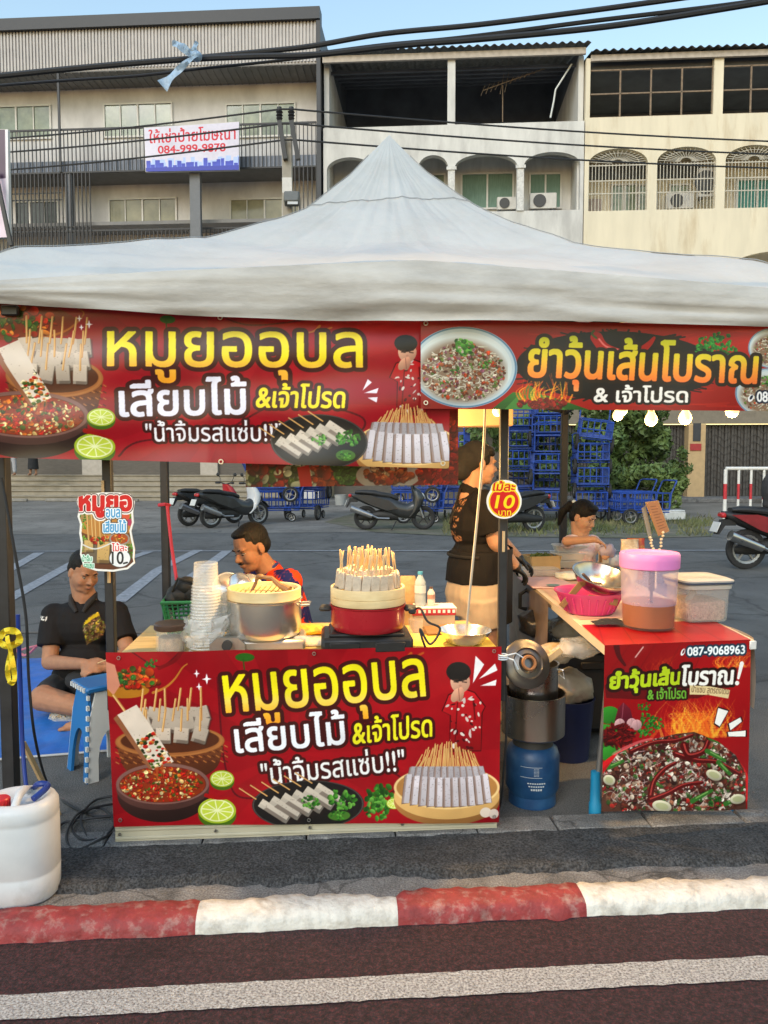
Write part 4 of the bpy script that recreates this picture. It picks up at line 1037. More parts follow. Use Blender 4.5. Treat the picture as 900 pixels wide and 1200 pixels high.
# ------------------------------------------------------------------ the folding tent
def fabric_mat():
    m = mat('tent_fabric', (.52, .55, .555), rough=.8, var=.07, scale=2.2, bump=.8, bscale=13, col2=(.47, .485, .475), mscale=2.0, mix=.60)
    t = m.node_tree; N = t.nodes; L = t.links; b = N['Principled BSDF']; out = [n for n in N if n.type == 'OUTPUT_MATERIAL'][0]
    tr_ = N.new('ShaderNodeBsdfTranslucent'); tr_.inputs[0].default_value = (.6, .6, .58, 1); mx = N.new('ShaderNodeMixShader'); mx.inputs[0].default_value = .16
    L.new(b.outputs[0], mx.inputs[1]); L.new(tr_.outputs[0], mx.inputs[2]); L.new(mx.outputs[0], out.inputs[0]); return m
fabric = fabric_mat()
val_m = mat('valance_fabric', (.50, .485, .455), rough=.8, var=.12, scale=4, bump=.5, bscale=9, col2=(.385, .37, .345), mscale=2.6, mix=.60, stretch=(1, 1, 3))
blackp = mat('black_tent_steel', (.022, .022, .024), rough=.45, var=.25, scale=12)
TENT = thing('canopy_tent', 'grey white folding canopy tent with a peaked fabric roof over the stalls', 'tent', (0, 4.2, 0))
c_fl, c_fr, c_rl, c_rr = P(-105, 340, 2.66), P(1000, 352, 2.80), Vector((-1.75, 5.75, 2.12)), Vector((1.75, 5.95, 2.12))
mid_f = P(491, 305, 2.70); peak = P(456, 158, 4.25)
def per(s):                               # round the eave, 0..1 from the front left corner along the front
    def lp(a, c, m, t):
        p = a.lerp(c, t); bulge = max(0, 1-abs(2*t-1)*1.0); p = p.copy(); p.z += (m-(a.z+c.z)/2)*(bulge**.75); return p
    q = s*4
    if q < 1:
        x = (mid_f.x-c_fl.x)/(c_fr.x-c_fl.x); t = q
        tt = t/x*.5 if t < x else .5+(t-x)/(1-x)*.5
        p = c_fl.lerp(c_fr, t); k = (1-abs(2*tt-1)); p.z += (mid_f.z-c_fl.lerp(c_fr, x).z)*k**.8; return p
    if q < 2: return lp(c_fr, c_rr, 2.22, q-1)
    if q < 3: return lp(c_rr, c_rl, 2.22, q-2)
    return lp(c_rl, c_fl, 2.22, q-3)
def canopy(s, t):
    e = per(s % 1.0); q = (s*4) % 1.0; corner = abs(2*q-1)**2.2
    fc = np.interp(t, [0, .12, .25, .5, .68, .85, .95, 1], [1, .77, .575, .33, .25, .17, .075, 0]); fm = np.interp(t, [0, .12, .25, .5, .7, .88, 1], [1, .76, .55, .27, .15, .06, 0])
    f = fm+(fc-fm)*corner; p = peak.lerp(e, t); p = Vector((p.x, p.y, e.z+(peak.z-e.z)*f))
    rr_ = math.atan2(p.y-peak.y, p.x-peak.x); w = noise.noise(Vector((p.x*1.7, p.y*1.7, 3)))*.034+noise.noise(Vector((p.x*5+p.y*2, p.y*3, 5)))*.012+.012*noise.noise(Vector((rr_*9, t*2, 4)))+.006*noise.noise(Vector((rr_*26, t*3, 7)))+.007*noise.noise(Vector((p.x*3, t*16+p.x*1.5, 9)))
    near = max(0, (t-.55)/.45); w += near*.022*noise.noise(Vector((p.x*2.2, t*11, 5)))+near*.012*noise.noise(Vector((p.x*6+t*3, t*5, 8))); w += near*.018*math.sin((p.x*1.2+.3)*3.1)*math.sin(t*9)
    p.z += w*min(1, t*4)*(1-t)**.35; return p
b = MB(); NS, NT = 420, 64
b.grid(lambda s, t: canopy(s, t), NS, NT)
b.build('roof', fabric, TENT, angle=180, recalc=False)
def valance(s, t):
    e = per(s % 1.0); o = Vector((e.x-0, e.y-4.25, 0)).normalized(); px = e.x
    h = .17
    if s*4 < 1:
        sx_ = 450+900*e.x/e.y; h = e.z-P(sx_, float(np.interp(sx_, [-200, 0, 245, 491, 900, 1100], [352, 357, 368, 377, 381, 384])), e.y).z
    fold = .014*math.sin(px*5+2*noise.noise(Vector((px*2, e.y, 1))))+.02*noise.noise(Vector((px*1.3, t*2.5, e.y)))+.014*noise.noise(Vector((px*4, t*6, e.y)))+.026*noise.noise(Vector((px*1.1+t*1.5, t*7, 2)))+.010*noise.noise(Vector((px*3-t*2, t*14, 6)))
    p = e+o*(.006+.020*math.sin(t*3.1)+fold*t-.01*t); p.z = e.z-h*t+.008*(1-t)+.006*math.sin(px*3.1)*t; return p
b = MB(); b.grid(lambda s, t: valance(s, t), 420, 12); b.build('valance', val_m, TENT, angle=180, recalc=False)
b = MB(); b.tube([canopy(k/160, .24)+Vector((0, 0, .006)) for k in range(160)], .0018, 5, closed=True); b.tube([canopy(.0+.0005, k/60)+Vector((0, 0, .004)) for k in range(4, 60)], .002, 5); b.tube([canopy(.25, k/60)+Vector((0, 0, .004)) for k in range(4, 60)], .002, 5)
b.build('seam', mat('seam_thread', (.30, .31, .32), rough=.9), TENT)
legs = [(G(17, 1040), .05), (Vector((1.512, 2.86, 0)), .036), (Vector((-1.47, 5.15, 0)), .05), (Vector((1.345, 5.75, 0)), .05)]
legs[0] = (Vector((-1.452, 2.92, 0)), .05)
for p, w in legs:
    b = MB(); b.bar((p.x, p.y, .012), (p.x, p.y, 2.2), w, w, 0, .004); lg = b.build('leg', blackp, TENT)
    b = MB(); b.box((p.x, p.y, .008), (.10, .10, .012), None, 0, .003); b.build('foot', blackp, lg)
b = MB()
for (i, j) in ((0, 1), (1, 3), (3, 2), (2, 0)):
    a, c = legs[i][0], legs[j][0]
    for k in range(2):
        q0, q1 = a.lerp(c, k/2), a.lerp(c, (k+1)/2); n0 = Vector((0, 0, .012))
        b.bar(q0+Vector((0, 0, 2.13)), q1+Vector((0, 0, 1.86)), .022, .022); b.bar(q0+Vector((0, 0, 1.86))+n0, q1+Vector((0, 0, 2.13))+n0, .022, .022)
b.build('scissor_truss', blackp, TENT)
# yellow tie and red cord on the legs
yel = mat('yellow_cloth_tape', (.72, .58, .03), rough=.7, var=.15, scale=20)
b = MB(); LP0 = legs[0][0]
ribbon(b, [P(-3, 752, 2.84), P(6, 740, 2.82), P(20, 741, 2.83), P(22, 752, 2.84), P(8, 757, 2.82), P(-4, 750, 2.83)], [.022, .028, .022], tw=.3)
ribbon(b, [P(8, 745, 2.815), P(14, 772, 2.80), P(17, 795, 2.80), P(12, 800, 2.80), P(9, 785, 2.80), P(13, 760, 2.81)], [.018, .02, .018], tw=.3)
tag(b.build('tape', yel, recalc=False), 'yellow cloth tape knotted round the black tent leg beside the blue tarpaulin', 'tape')
b = MB(); b.tube([P(186, 592, 5.08), P(193, 591, 5.06), P(199, 592, 5.1)], .012, 6); b.tube([P(196, 593, 5.07), P(201, 640, 5.0), P(207, 680, 4.9)], .012, 6)
tag(b.build('red_string', mat('red_string', (.42, .03, .05), rough=.7)), 'red cord tied to the rear tent leg above the green basket', 'cord')

# ------------------------------------------------------------------ printed banners
RED = (.62, .035, .10); YEL = [(0, (.97, .93, .10)), (.55, (.96, .90, .10)), (.72, (.95, .72, .15)), (1, (.93, .60, .12))]; BRN = (.24, .06, .06); CREAM = (.80, .75, .70)
def wash(A, c0, c1):
    X = np.linspace(0, 1, A.w)[None, :, None]; Y = np.linspace(0, 1, A.h)[:, None, None]
    f = np.clip(.5+.5*np.sin(X*5+Y*3)*.6+.3*(Y-.5), 0, 1); A.c = np.array(c0)*(1-f)+np.array(c1)*f
def speck(A, pts, n, c=(.45, .38, .34)):
    xs = [p[0] for p in pts]; ys = [p[1] for p in pts]; A.set_clip_poly(pts)
    for _ in range(n): A.ell(A.rd.uniform(min(xs), max(xs)), A.rd.uniform(min(ys), max(ys)), A.rd.uniform(.25, .7), A.rd.uniform(.2, .5), np.array(c)*A.rd.uniform(.7, 1.3), alpha=.8)
    A.clip = None
def slab(A, x, y, w, h, ang, c=CREAM, n=14, side=.25):
    c_, s_ = math.cos(ang), math.sin(ang)
    def q(u, v): return (x+u*c_-v*s_, y+u*s_+v*c_)
    A.poly([q(-w/2, -h/2+side*w), q(w/2, -h/2+side*w), q(w/2, h/2), q(-w/2, h/2)], np.array(c)*.93, grad=np.array(c)*.72)
    A.poly([q(-w*.2, -h/2), q(w*.68, -h*.42), q(w*.66, h*.56), q(-w*.3, h*.58)], (.16, .10, .08), .35)
    A.poly([q(w*.42, -h/2), q(w*.56, -h*.44), q(w*.56, h*.46), q(w*.42, h/2)], np.array(c)*.55)
    pts = [q(-w/2, -h/2), q(w/2, -h/2), q(w/2, h/2-side*w), q(-w/2, h/2-side*w)]
    A.poly(pts, c, grad=np.array(c)*.90); speck(A, pts, n)
def stick(A, x0, y0, x1, y1, w=2.2): A.line((x0, y0), (x1, y1), w, (.72, .50, .27)); A.line((x0-w*.2, y0), (x1-w*.2, y1), w*.4, (.90, .74, .48))
def lime(A, x, y, r, rind=True):
    if rind: A.ell(x, y+r*.25, r, r*.75, (.25, .38, .06))
    A.ell(x, y, r, r*.72, (.62, .70, .15)); A.ell(x, y, r*.88, r*.62, (.88, .90, .66)); A.ell(x, y, r*.80, r*.55, (.74, .80, .25))
    for k in range(5): a = math.pi*k/5+.2; A.line((x-r*.8*math.cos(a), y-r*.55*math.sin(a)), (x+r*.8*math.cos(a), y+r*.55*math.sin(a)), r*.06, (.90, .92, .70))
def herb(A, x, y, r, n=26, cols=((.16, .38, .10), (.24, .50, .15), (.10, .28, .08), (.35, .58, .22))):
    for _ in range(n): a = A.rd.uniform(0, 6.28); q = r*math.sqrt(A.rd.random()); A.ell(x+q*math.cos(a), y+q*math.sin(a)*.75, r*A.rd.uniform(.12, .25), r*A.rd.uniform(.10, .18), A.rd.choice(cols), A.rd.uniform(0, 3), shade=.4)
def sauce_bowl(A, x, y, rx, ry):
    A.ell(x, y+ry*.55, rx*.98, ry*1.35, (.20, .12, .11), shade=.5); A.ell(x, y+ry*.2, rx*1.0, ry*1.1, (.34, .21, .19), shade=.3)
    A.ell(x, y, rx, ry, (.48, .33, .30)); A.ell(x, y+1, rx*.93, ry*.88, (.30, .10, .06)); A.ell(x, y+1, rx*.92, ry*.86, (.52, .17, .06))
    A.set_clip_ell(x, y+1, rx*.92, ry*.86)
    A.chips(x, y+1, rx*.9, ry*.84, 420, [(.72, .10, .06), (.62, .07, .05), (.86, .76, .52), (.80, .66, .40), (.80, .40, .10), (.22, .30, .08), (.70, .30, .08), (.55, .12, .06)], rx*.014, rx*.052, asp=(.3, .9)); A.clip = None
def basket(A, x, y, rx, ry):
    A.ell(x, y+ry*.75, rx*.9, ry*.9, (.36, .17, .08), shade=.4); A.poly([(x-rx, y), (x+rx, y), (x+rx*.9, y+ry*.85), (x-rx*.9, y+ry*.85)], (.50, .27, .13), grad=(.34, .16, .08))
    for k in range(26):
        u = -1+2*k/25; 
        for j in range(4): A.line((x+rx*u, y+ry*(.2+.2*j)*1), (x+rx*(u+.05), y+ry*(.2+.2*j)+2), 1.2, (.66, .40, .20) if (k+j) % 2 else (.28, .12, .06))
    A.ell(x, y, rx, ry*.62, (.58, .34, .17), rim=(.12, (.66, .42, .22))); A.ell(x, y-1, rx*.9, ry*.5, (.30, .14, .07))
def sticks_in_basket(A, x, y, rx, ry, rows=3, h=1.0):
    for r in range(rows):
        n = 6-r if rows > 2 else 5
        for k in range(n):
            bx = x-rx*.75+rx*1.5*(k+.5)/n+A.rd.uniform(-1, 1); by = y-ry*.75+r*ry*.42
            slab(A, bx, by+5*h, rx*.30, ry*.62, A.rd.uniform(-.25, .35), np.array((.80, .73, .66))*A.rd.uniform(.88, 1.03), 8)
            stick(A, bx+A.rd.uniform(-.5, .5), by, bx+A.rd.uniform(-1, 5), by-ry*.75*h, 2.4)
def dipping(A, x0, y0, x1, y1, w):        # a piece on a stick being dipped in the bowl
    L = math.hypot(x1-x0, y1-y0); a = math.atan2(y1-y0, x1-x0)-math.pi/2; mx_, my_ = (x0+x1)/2, (y0+y1)/2
    c_, s_ = math.cos(a), math.sin(a)
    q = lambda u, v: (mx_+u*c_-v*s_, my_+u*s_+v*c_)
    A.poly([q(-w*.75, -L*.48), q(-w*.5, -L*.5), q(-w*.4, L*.5), q(-w*.6, L*.45)], (.55, .34, .22))
    pts = [q(-w*.5, -L/2), q(w*.5, -L/2), q(w*.55, L/2), q(-w*.45, L/2)]; A.poly(pts, (.84, .78, .72)); speck(A, pts, 40, (.52, .42, .36))
    A.set_clip_poly(pts)
    for _ in range(70):
        p = q(A.rd.uniform(-.5, .5)*w, A.rd.uniform(-.05, .5)*L); z = A.rd.uniform(.06, .13)*w; A.ell(p[0], p[1], z, z*.8, A.rd.choice([(.70, .10, .07), (.88, .80, .62), (.25, .33, .10), (.74, .40, .14), (.12, .16, .05)]), shade=.4)
    A.clip = None
    for k in range(5): p = q(A.rd.uniform(-.3, .3)*w, L*.5); A.line(p, (p[0]+A.rd.uniform(-1, 1), p[1]+L*.22), 2, (.66, .28, .10), .8, .7)
def slices(A, x, y, rx, ry, n=6, ang=-.55):
    A.ell(x, y, rx, ry, (.10, .09, .09), rim=(.04, (.30, .28, .27)))
    for k in range(n):
        t = k/(n-1); cx_, cy_ = x-rx*.62+rx*1.0*t, y+ry*.22-ry*.62*t
        ux, uy = math.cos(.62), math.sin(.62)
        stick(A, cx_-ux*rx*.38, cy_-uy*rx*.38, cx_-ux*rx*.62-6, cy_-uy*rx*.62-4, 1.6)
        slab(A, cx_, cy_, rx*.56, ry*.36, .60, np.array((.82, .77, .71))*A.rd.uniform(.93, 1.02), 22, .12)
    herb(A, x+rx*.02, y-ry*.10, rx*.17); herb(A, x+rx*.60, y-ry*.16, rx*.24, 40)
    A.ell(x+rx*.55, y+ry*.48, rx*.24, ry*.26, (.10, .10, .08)); A.ell(x+rx*.55, y+ry*.46, rx*.20, ry*.20, (.25, .42, .14)); herb(A, x+rx*.55, y+ry*.46, rx*.14, 20)
def fan_tray(A, x, y, rx, ry, top, n=12):
    A.ell(x, y+ry*.55, rx, ry*.95, (.62, .42, .22), shade=.3); A.ell(x, y+ry*.35, rx, ry*.9, (.84, .66, .40), shade=.15); A.ell(x, y, rx, ry*.85, (.90, .76, .52)); A.ell(x, y, rx*.95, ry*.78, (.66, .46, .24))
    for k in range(40):
        u = -1+2*k/39; stick(A, x+rx*.72*u+A.rd.uniform(-1, 1), y-ry*.45, x+rx*.50*u+A.rd.uniform(-2, 2), top+ry*.55*u*u+A.rd.uniform(-3, 5), 1.5)
    for k in range(30):
        u = -1+2*k/29; stick(A, x+rx*.80*u+A.rd.uniform(-1, 1), y-ry*.2, x+rx*.58*u+A.rd.uniform(-2, 2), top+10+ry*.6*u*u+A.rd.uniform(-4, 8), 1.6)
    for row in range(2):
        m = n+(1 if row == 0 else 0)
        for j in range(m):
            k = sorted(range(m), key=lambda q: -abs(q-(m-1)/2))[j]
            u = -1+2*(k+.5)/m; arc = math.sqrt(max(0, 1-u*u*.85)); bx = x+rx*(.72+.10*row)*u; by = y-ry*(.55-.42*row)+ry*.30*row*arc; c = np.array((.84, .81, .84))*A.rd.uniform(.90, 1.03)*(.84+.16*row); w = rx*1.55/m; h = ry*(.6+.55*row); ln = u*w*.55
            q = lambda a_, b_: (bx+a_*w-ln*.5+ln*(b_+.5), by+b_*h)
            A.poly([q(-.60, -.44), q(.44, -.5), q(.52, .5), q(-.56, .54)], (.36, .29, .27), .9)
            A.poly([q(-.52, -.46), q(-.26, -.5), q(-.24, .5), q(-.50, .5)], (.58, .50, .48)); pts = [q(-.28, -.5), q(.40, -.5), q(.46, .5), q(-.26, .5)]; A.poly(pts, c, grad=c*.90); speck(A, pts, 16, (.52, .45, .46))
def inset(poly, k):
    cx, cy = sum(p[0] for p in poly)/len(poly), sum(p[1] for p in poly)/len(poly)
    out = []
    for x, y in poly: d = math.hypot(x-cx, y-cy); out.append((cx+(x-cx)*(d-k)/d, cy+(y-cy)*(d-k)/d))
    return out
def child(A, x, y, s):                    # a child in a red patterned top with the palms pressed together
    sh = [(x-s*.45, y+s*1.05), (x-s*.75, y+s*1.8), (x-s*.35, y+s*2.0), (x-s*.4, y+s*3.7), (x+s*1.1, y+s*3.7), (x+s*1.1, y+s*1.9), (x+s*1.25, y+s*1.6), (x+s*.75, y+s*.95), (x+s*.2, y+s*.75)]
    A.poly(inset(sh, -1.6), (.30, .015, .04)); A.poly(sh, (.80, .10, .14), grad=(.50, .03, .06)); A.line((x-s*.05, y+s*1.4), (x-s*.15, y+s*3.4), s*.06, (.40, .02, .05)); A.line((x+s*.7, y+s*1.2), (x+s*.8, y+s*2.2), s*.08, (.42, .02, .05)); A.set_clip_poly(sh)
    for _ in range(50): A.ell(x+A.rd.uniform(-.7, 1.2)*s, y+A.rd.uniform(.8, 3.6)*s, s*A.rd.uniform(.05, .14), s*A.rd.uniform(.03, .07), A.rd.choice([(.88, .84, .80), (.80, .74, .72), (.30, .04, .06)]), A.rd.uniform(0, 3))
    A.clip = None
    A.ell(x+s*.08, y+s*.42, s*.46, s*.52, (.80, .60, .50), shade=.2); A.ell(x, y-s*.05, s*.58, s*.46, (.09, .08, .085)); A.poly([(x-s*.5, y-.05*s), (x+s*.48, y-s*.05), (x+s*.42, y+s*.22), (x-s*.1, y+s*.12), (x-s*.42, y+s*.32)], (.09, .08, .085))
    for k in (-1, 1): A.line((x+s*(.08+k*.2)-s*.1, y+s*.42), (x+s*(.08+k*.2)+s*.1, y+s*.44), s*.05, (.15, .10, .09)); A.line((x+s*(.08+k*.2)-s*.1, y+s*.32), (x+s*(.08+k*.2)+s*.1, y+s*.32), s*.04, (.25, .17, .14))
    A.ell(x+s*.08, y+s*.60, s*.07, s*.05, (.72, .50, .42)); A.line((x-.02*s, y+s*.74), (x+s*.2, y+s*.74), s*.05, (.66, .32, .30))
    A.ell(x-s*.12, y+s*1.05, s*.20, s*.36, (.80, .59, .48), .5, shade=.2); A.ell(x+s*.08, y+s*1.02, s*.17, s*.36, (.76, .54, .44), .15, shade=.3); A.line((x+.0*s, y+s*.75), (x+s*.05, y+s*1.3), s*.03, (.5, .3, .25))
def sparkle(A, x, y, r): A.poly([(x, y-r), (x+r*.18, y-r*.18), (x+r*.7, y), (x+r*.18, y+r*.18), (x, y+r), (x-r*.18, y+r*.18), (x-r*.7, y), (x-r*.18, y-r*.18)], (.95, .93, .97))
def swirl(A, pts, w=1.5): A.curve(sag2(pts), w, (.32, .02, .07), .8)
def sag2(pts, n=12):
    v = sag([Vector((p[0], p[1], 0)) for p in pts], n); return [(p.x, p.y) for p in v]
def eyelet(b, p, r=.008): 
    b.lathe([(r*.5, 0), (r, 0), (r*.9, .003), (r*.6, .003), (r*.5, 0)], p, 12, 0, Matrix.Rotation(R_(90), 3, 'X'), caps=False)
eye_m = mat('eyelet_steel', (.6, .6, .58), rough=.3, metal=1.0)
# --- big upper banner
def big_banner_art(A, up):
    wash(A, (.72, .045, .11), (.60, .03, .085))
    f = (lambda x, y: (x, y)) if True else None
bw = thing('hanging_banner', 'big red banner hung under the tent edge with yellow title lettering and dishes', 'banner', P(240, 545, 2.8))
A = Art(-48, 354, 529, 551, 1.55, RED, 11); wash(A, (.63, .04, .11), (.50, .025, .09))
for k in range(10): A.poly([(270, 470), (270+500*math.cos(k*.63), 470+500*math.sin(k*.63)), (270+500*math.cos(k*.63+.25), 470+500*math.sin(k*.63+.25))], (.68, .05, .12), .35)
swirl(A, [(135, 545), (160, 525), (250, 512), (330, 470), (420, 485), (410, 510), (330, 505)], 2.5); swirl(A, [(250, 360), (290, 372), (360, 362)], 2)
A.poly([(-48, 354), (60, 354), (90, 372), (75, 392), (20, 400), (-48, 400)], (.45, .16, .07)); A.chips(10, 378, 55, 20, 90, [(.62, .20, .06), (.75, .42, .14), (.25, .30, .10), (.18, .36, .10), (.70, .14, .06)], 2, 6); A.curve(sag2([(40, 398), (75, 385), (95, 365), (88, 358)]), 3, (.62, .34, .12), 1, 1)
basket(A, 62, 445, 56, 42); sticks_in_basket(A, 62, 432, 52, 40, 3, 1.1); A.ell(62, 478, 57, 30, (.40, .19, .09), alpha=0)
dipping(A, 8, 405, 48, 482, 26); sauce_bowl(A, 30, 494, 72, 30); dipping(A, 14, 420, 46, 478, 24)
lime(A, 116, 495, 16); lime(A, 108, 533, 23); A.curve(sag2([(98, 513), (112, 517), (128, 523)]), 6, (.58, .04, .04), 1, 2)
A.ell(192, 368, 9, 5, (.14, .36, .08)); A.line((190, 368), (191, 386), 1.5, (.14, .30, .08))
sparkle(A, 90, 370, 5); sparkle(A, 101, 377, 6); sparkle(A, 92, 381, 4.5)
A.curve(sag2([(340, 382), (362, 378), (371, 370), (368, 378), (385, 372)]), 2, (.72, .42, .14))
A.text("หมูยออุบล", (122, 380, 423, 447), None, bold=1.05, outs=[(5.6, BRN)], ang=-.025, grad=[(0, (.98, .92, .12)), (.45, (.98, .90, .10)), (.66, (.97, .74, .25)), (1, (.95, .62, .13))])
A.text("เสียบไม้", (135, 440, 286, 491), (.90, .89, .95), bold=1.3, outs=[(5, BRN)], ang=-.05)
A.text("&เจ้าโปรด", (296, 444, 403, 477), (.97, .88, .12), bold=.9, outs=[(4, BRN)], ang=-.02, shear=.12)
A.text("\"น้ำจิ้มรสแซ่บ!!\"", (166, 495, 327, 523), (.93, .92, .95), bold=.4, outs=[(3.5, BRN)], ang=-.03)
for q in ([(423, 452), (429, 437), (434, 441)], [(425, 455), (442, 448), (440, 455)], [(429, 461), (441, 460), (440, 467)]): A.poly(q, (.93, .90, .95))
child(A, 474, 391, 24); fan_tray(A, 478, 520, 62, 33, 470, 9); slices(A, 372, 520, 58, 36)
A.noise(.035, 40); A.noise(.02, 12)
rip = lambda u, v: .008*np.sin(u*23+v*3)*v+.010*np.sin(u*9+1)*(v-.2)+.004*np.sin(v*17+u*5)+.010*np.exp(-((u-.5)/.012)**2)*.3
BIGQ = (P(-48, 354.5, 2.74), P(529, 371.5, 2.825), P(526, 549, 2.835), P(-48, 535, 2.75))
A.cloth('printed_cloth', quadfn(*BIGQ, rip), vinyl, bw)
b = MB()
for (x, y) in ((258, 372), (259, 541), (519, 543)): eyelet(b, P(x, y, 2.775+.03*(x-258)/270), .010)
b.build('eyelet', eye_m, bw)
clip_m = mat('black_clip', (.02, .02, .02), rough=.4)
b = MB(); b.box(P(12, 364, 2.73), (.06, .02, .035), None, 0, .004); b.tube([P(4, 356, 2.72), P(8, 347, 2.70), P(14, 356, 2.72)], .0025, 5); tag(b.build('binder_clip', clip_m), 'black binder clip holding the top of the big red banner to the tent', 'clip')
b = MB(); b.box(P(524, 384, 2.805), (.05, .02, .045), None, 0, .004); tag(b.build('binder_clip', clip_m), 'black binder clip on the banner with the plate of noodles', 'clip')
# --- second upper banner
def salad_plate(A, x, y, rx, ry, dense=1.0):
    A.ell(x, y, rx, ry, (.70, .77, .80), rim=(.05, (.22, .40, .55))); A.ell(x, y, rx*.9, ry*.88, (.78, .82, .82))
    A.ell(x-rx*.03, y+ry*.10, rx*.80, ry*.76, (.50, .41, .33), soft=.25)
    A.set_clip_ell(x-rx*.03, y+ry*.08, rx*.82, ry*.80)
    for _ in range(int(120*dense)):
        a = A.rd.uniform(0, 6.28); q = math.sqrt(A.rd.random()); x0, y0 = x+rx*.7*q*math.cos(a), y+ry*.1+ry*.6*q*math.sin(a); t = A.rd.uniform(0, 6.28); l = rx*A.rd.uniform(.1, .3)
        A.curve(sag2([(x0, y0), (x0+l*.5*math.cos(t), y0+l*.35*math.sin(t)), (x0+l*math.cos(t+.6), y0+l*.7*math.sin(t+.6))], 4), A.rd.uniform(.5, 1.1), A.rd.choice([(.80, .80, .72), (.70, .70, .62), (.86, .86, .80)]), .8)
    A.chips(x, y+ry*.12, rx*.78, ry*.7, int(420*dense), [(.45, .22, .12), (.60, .32, .18), (.34, .16, .10), (.78, .74, .66), (.72, .66, .58), (.66, .22, .10), (.30, .40, .16), (.50, .28, .36)], rx*.014, rx*.045, asp=(.3, .9))
    A.clip = None
    herb(A, x-rx*.02, y-ry*.5, rx*.22, 40); herb(A, x+rx*.4, y-ry*.1, rx*.13, 16); herb(A, x-rx*.15, y+ry*.1, rx*.10, 12)
sw = thing('hanging_banner', 'red banner with a plate of noodles and cursive lettering on a black brush patch', 'banner', P(700, 480, 2.84))
A = Art(493, 373, 960, 484, 1.75, (.62, .09, .08), 12); wash(A, (.66, .10, .08), (.50, .07, .07))
for k in range(60): y0 = A.rd.uniform(374, 482); x0 = A.rd.uniform(590, 900); A.line((x0, y0), (x0+A.rd.uniform(30, 120), y0+A.rd.uniform(-14, 10)), A.rd.uniform(.5, 2), (.74, .16, .11), .35)
A.ell(722, 428, 118, 44, (.085, .075, .085))
for k in range(70): a = A.rd.uniform(0, 6.28); A.line((722+118*math.cos(a)*.93, 428+44*math.sin(a)*.95), (722+118*math.cos(a)*1.0+A.rd.uniform(-18, 18), 428+46*math.sin(a)), A.rd.uniform(1, 3), (.085, .075, .085), .9)
A.poly([(575, 484), (600, 462), (640, 466), (690, 484)], (.20, .42, .16), grad=(.12, .30, .10)); A.poly([(590, 484), (618, 452), (640, 470), (662, 484)], (.26, .50, .20), .8)
for k in range(40): x0 = A.rd.uniform(605, 665); A.curve(sag2([(x0, 474), (x0+A.rd.uniform(-8, 8), 462), (x0+A.rd.uniform(-4, 12), A.rd.uniform(435, 458))], 5), 2.2, A.rd.choice([(.90, .45, .08), (.95, .70, .15), (.80, .25, .06)]), .55, .5)
A.chips(635, 477, 30, 6, 60, [(.40, .06, .05), (.50, .10, .08)], 2, 4); salad_plate(A, 543, 432, 62, 50, 1.2)
salad_plate(A, 905, 402, 30, 26, .5); salad_plate(A, 900, 460, 40, 32, .5)
A.curve(sag2([(697, 392), (705, 404), (722, 411), (740, 413), (742, 409)]), 14, (.62, .05, .05), 1, 7); A.curve(sag2([(700, 394), (708, 403), (722, 407)]), 2, (.85, .40, .38), .8); A.curve(sag2([(697, 393), (692, 388), (694, 384)]), 2.5, (.25, .30, .10)); A.curve(sag2([(752, 406), (760, 398), (765, 391)]), 9, (.60, .05, .05), 1, 3)
for (x, y, r) in ((824, 398, 13), (842, 393, 13), (852, 405, 11), (836, 408, 12), (818, 410, 8)): herb(A, x, y, r, 30, ((.12, .42, .14), (.18, .52, .18), (.10, .34, .10)))
A.text("ยำวุ้นเส้นโบราณ", (617, 392, 888, 462), None, bold=1.5, outs=[(4.5, (.13, .09, .07))], ang=.02, shear=.06, grad=[(0, (.72, .74, .12)), (.35, (.86, .76, .16)), (.55, (.96, .62, .20)), (.8, (.93, .44, .18)), (1, (.93, .60, .35))])
A.text("& เจ้าโปรด", (694, 451, 804, 474), (.93, .91, .88), bold=.7, outs=[(3, (.12, .09, .09))], shear=.05)
A.text("087-9068963", (886, 458, 958, 472), (.93, .93, .93), bold=.5, outs=[(2.2, (.08, .12, .20))]); A.ell(879, 467, 3.2, 5.2, (.90, .90, .90), .5); A.ell(879.5, 466, 1.6, 3.2, (.08, .12, .20), .5)
A.noise(.03, 30)
A.cloth('printed_cloth', quadfn(P(493, 373.5, 2.79), P(960, 383, 2.835), P(960, 482, 2.845), P(493, 479, 2.80), lambda u, v: .006*np.sin(u*18+v*2)*v+.004*np.sin(u*40)*.3), vinyl, sw)
b = MB()
for (x, y) in ((499, 379), (499, 472)): eyelet(b, P(x, y, 2.785), .009)
b.build('eyelet', eye_m, sw)
# --- food strip behind the big banner
A = Art(288, 470, 538, 571, 1.4, (.45, .10, .08), 13)
for (x, y, r, cl) in ((320, 555, 34, [(.40, .07, .06), (.25, .32, .12), (.70, .72, .60), (.55, .14, .08)]), (355, 552, 20, [(.30, .38, .14), (.75, .78, .66)]), (395, 556, 30, [(.55, .16, .06), (.66, .26, .10), (.40, .12, .05)]), (405, 545, 14, [(.20, .36, .10), (.28, .44, .15)])): A.chips(x, y, r, 22, 120, cl, 2, 6)
A.poly([(348, 548), (362, 545), (366, 571), (352, 571)], (.75, .08, .05))
A.ell(455, 558, 38, 18, (.66, .64, .62)); A.chips(455, 556, 28, 11, 110, [(.62, .28, .14), (.70, .38, .20), (.50, .16, .08), (.78, .66, .50)], 2, 5); A.chips(515, 530, 30, 48, 300, [(.62, .10, .05), (.70, .18, .08), (.50, .07, .05)], 2, 5)
tag(A.cloth('food_banner', quadfn(P(288, 470, 3.06), P(537, 470, 3.10), P(537, 568, 3.10), P(288, 571, 3.06)), vinyl), 'red strip of food pictures showing under the lower edge of the big banner', 'banner')
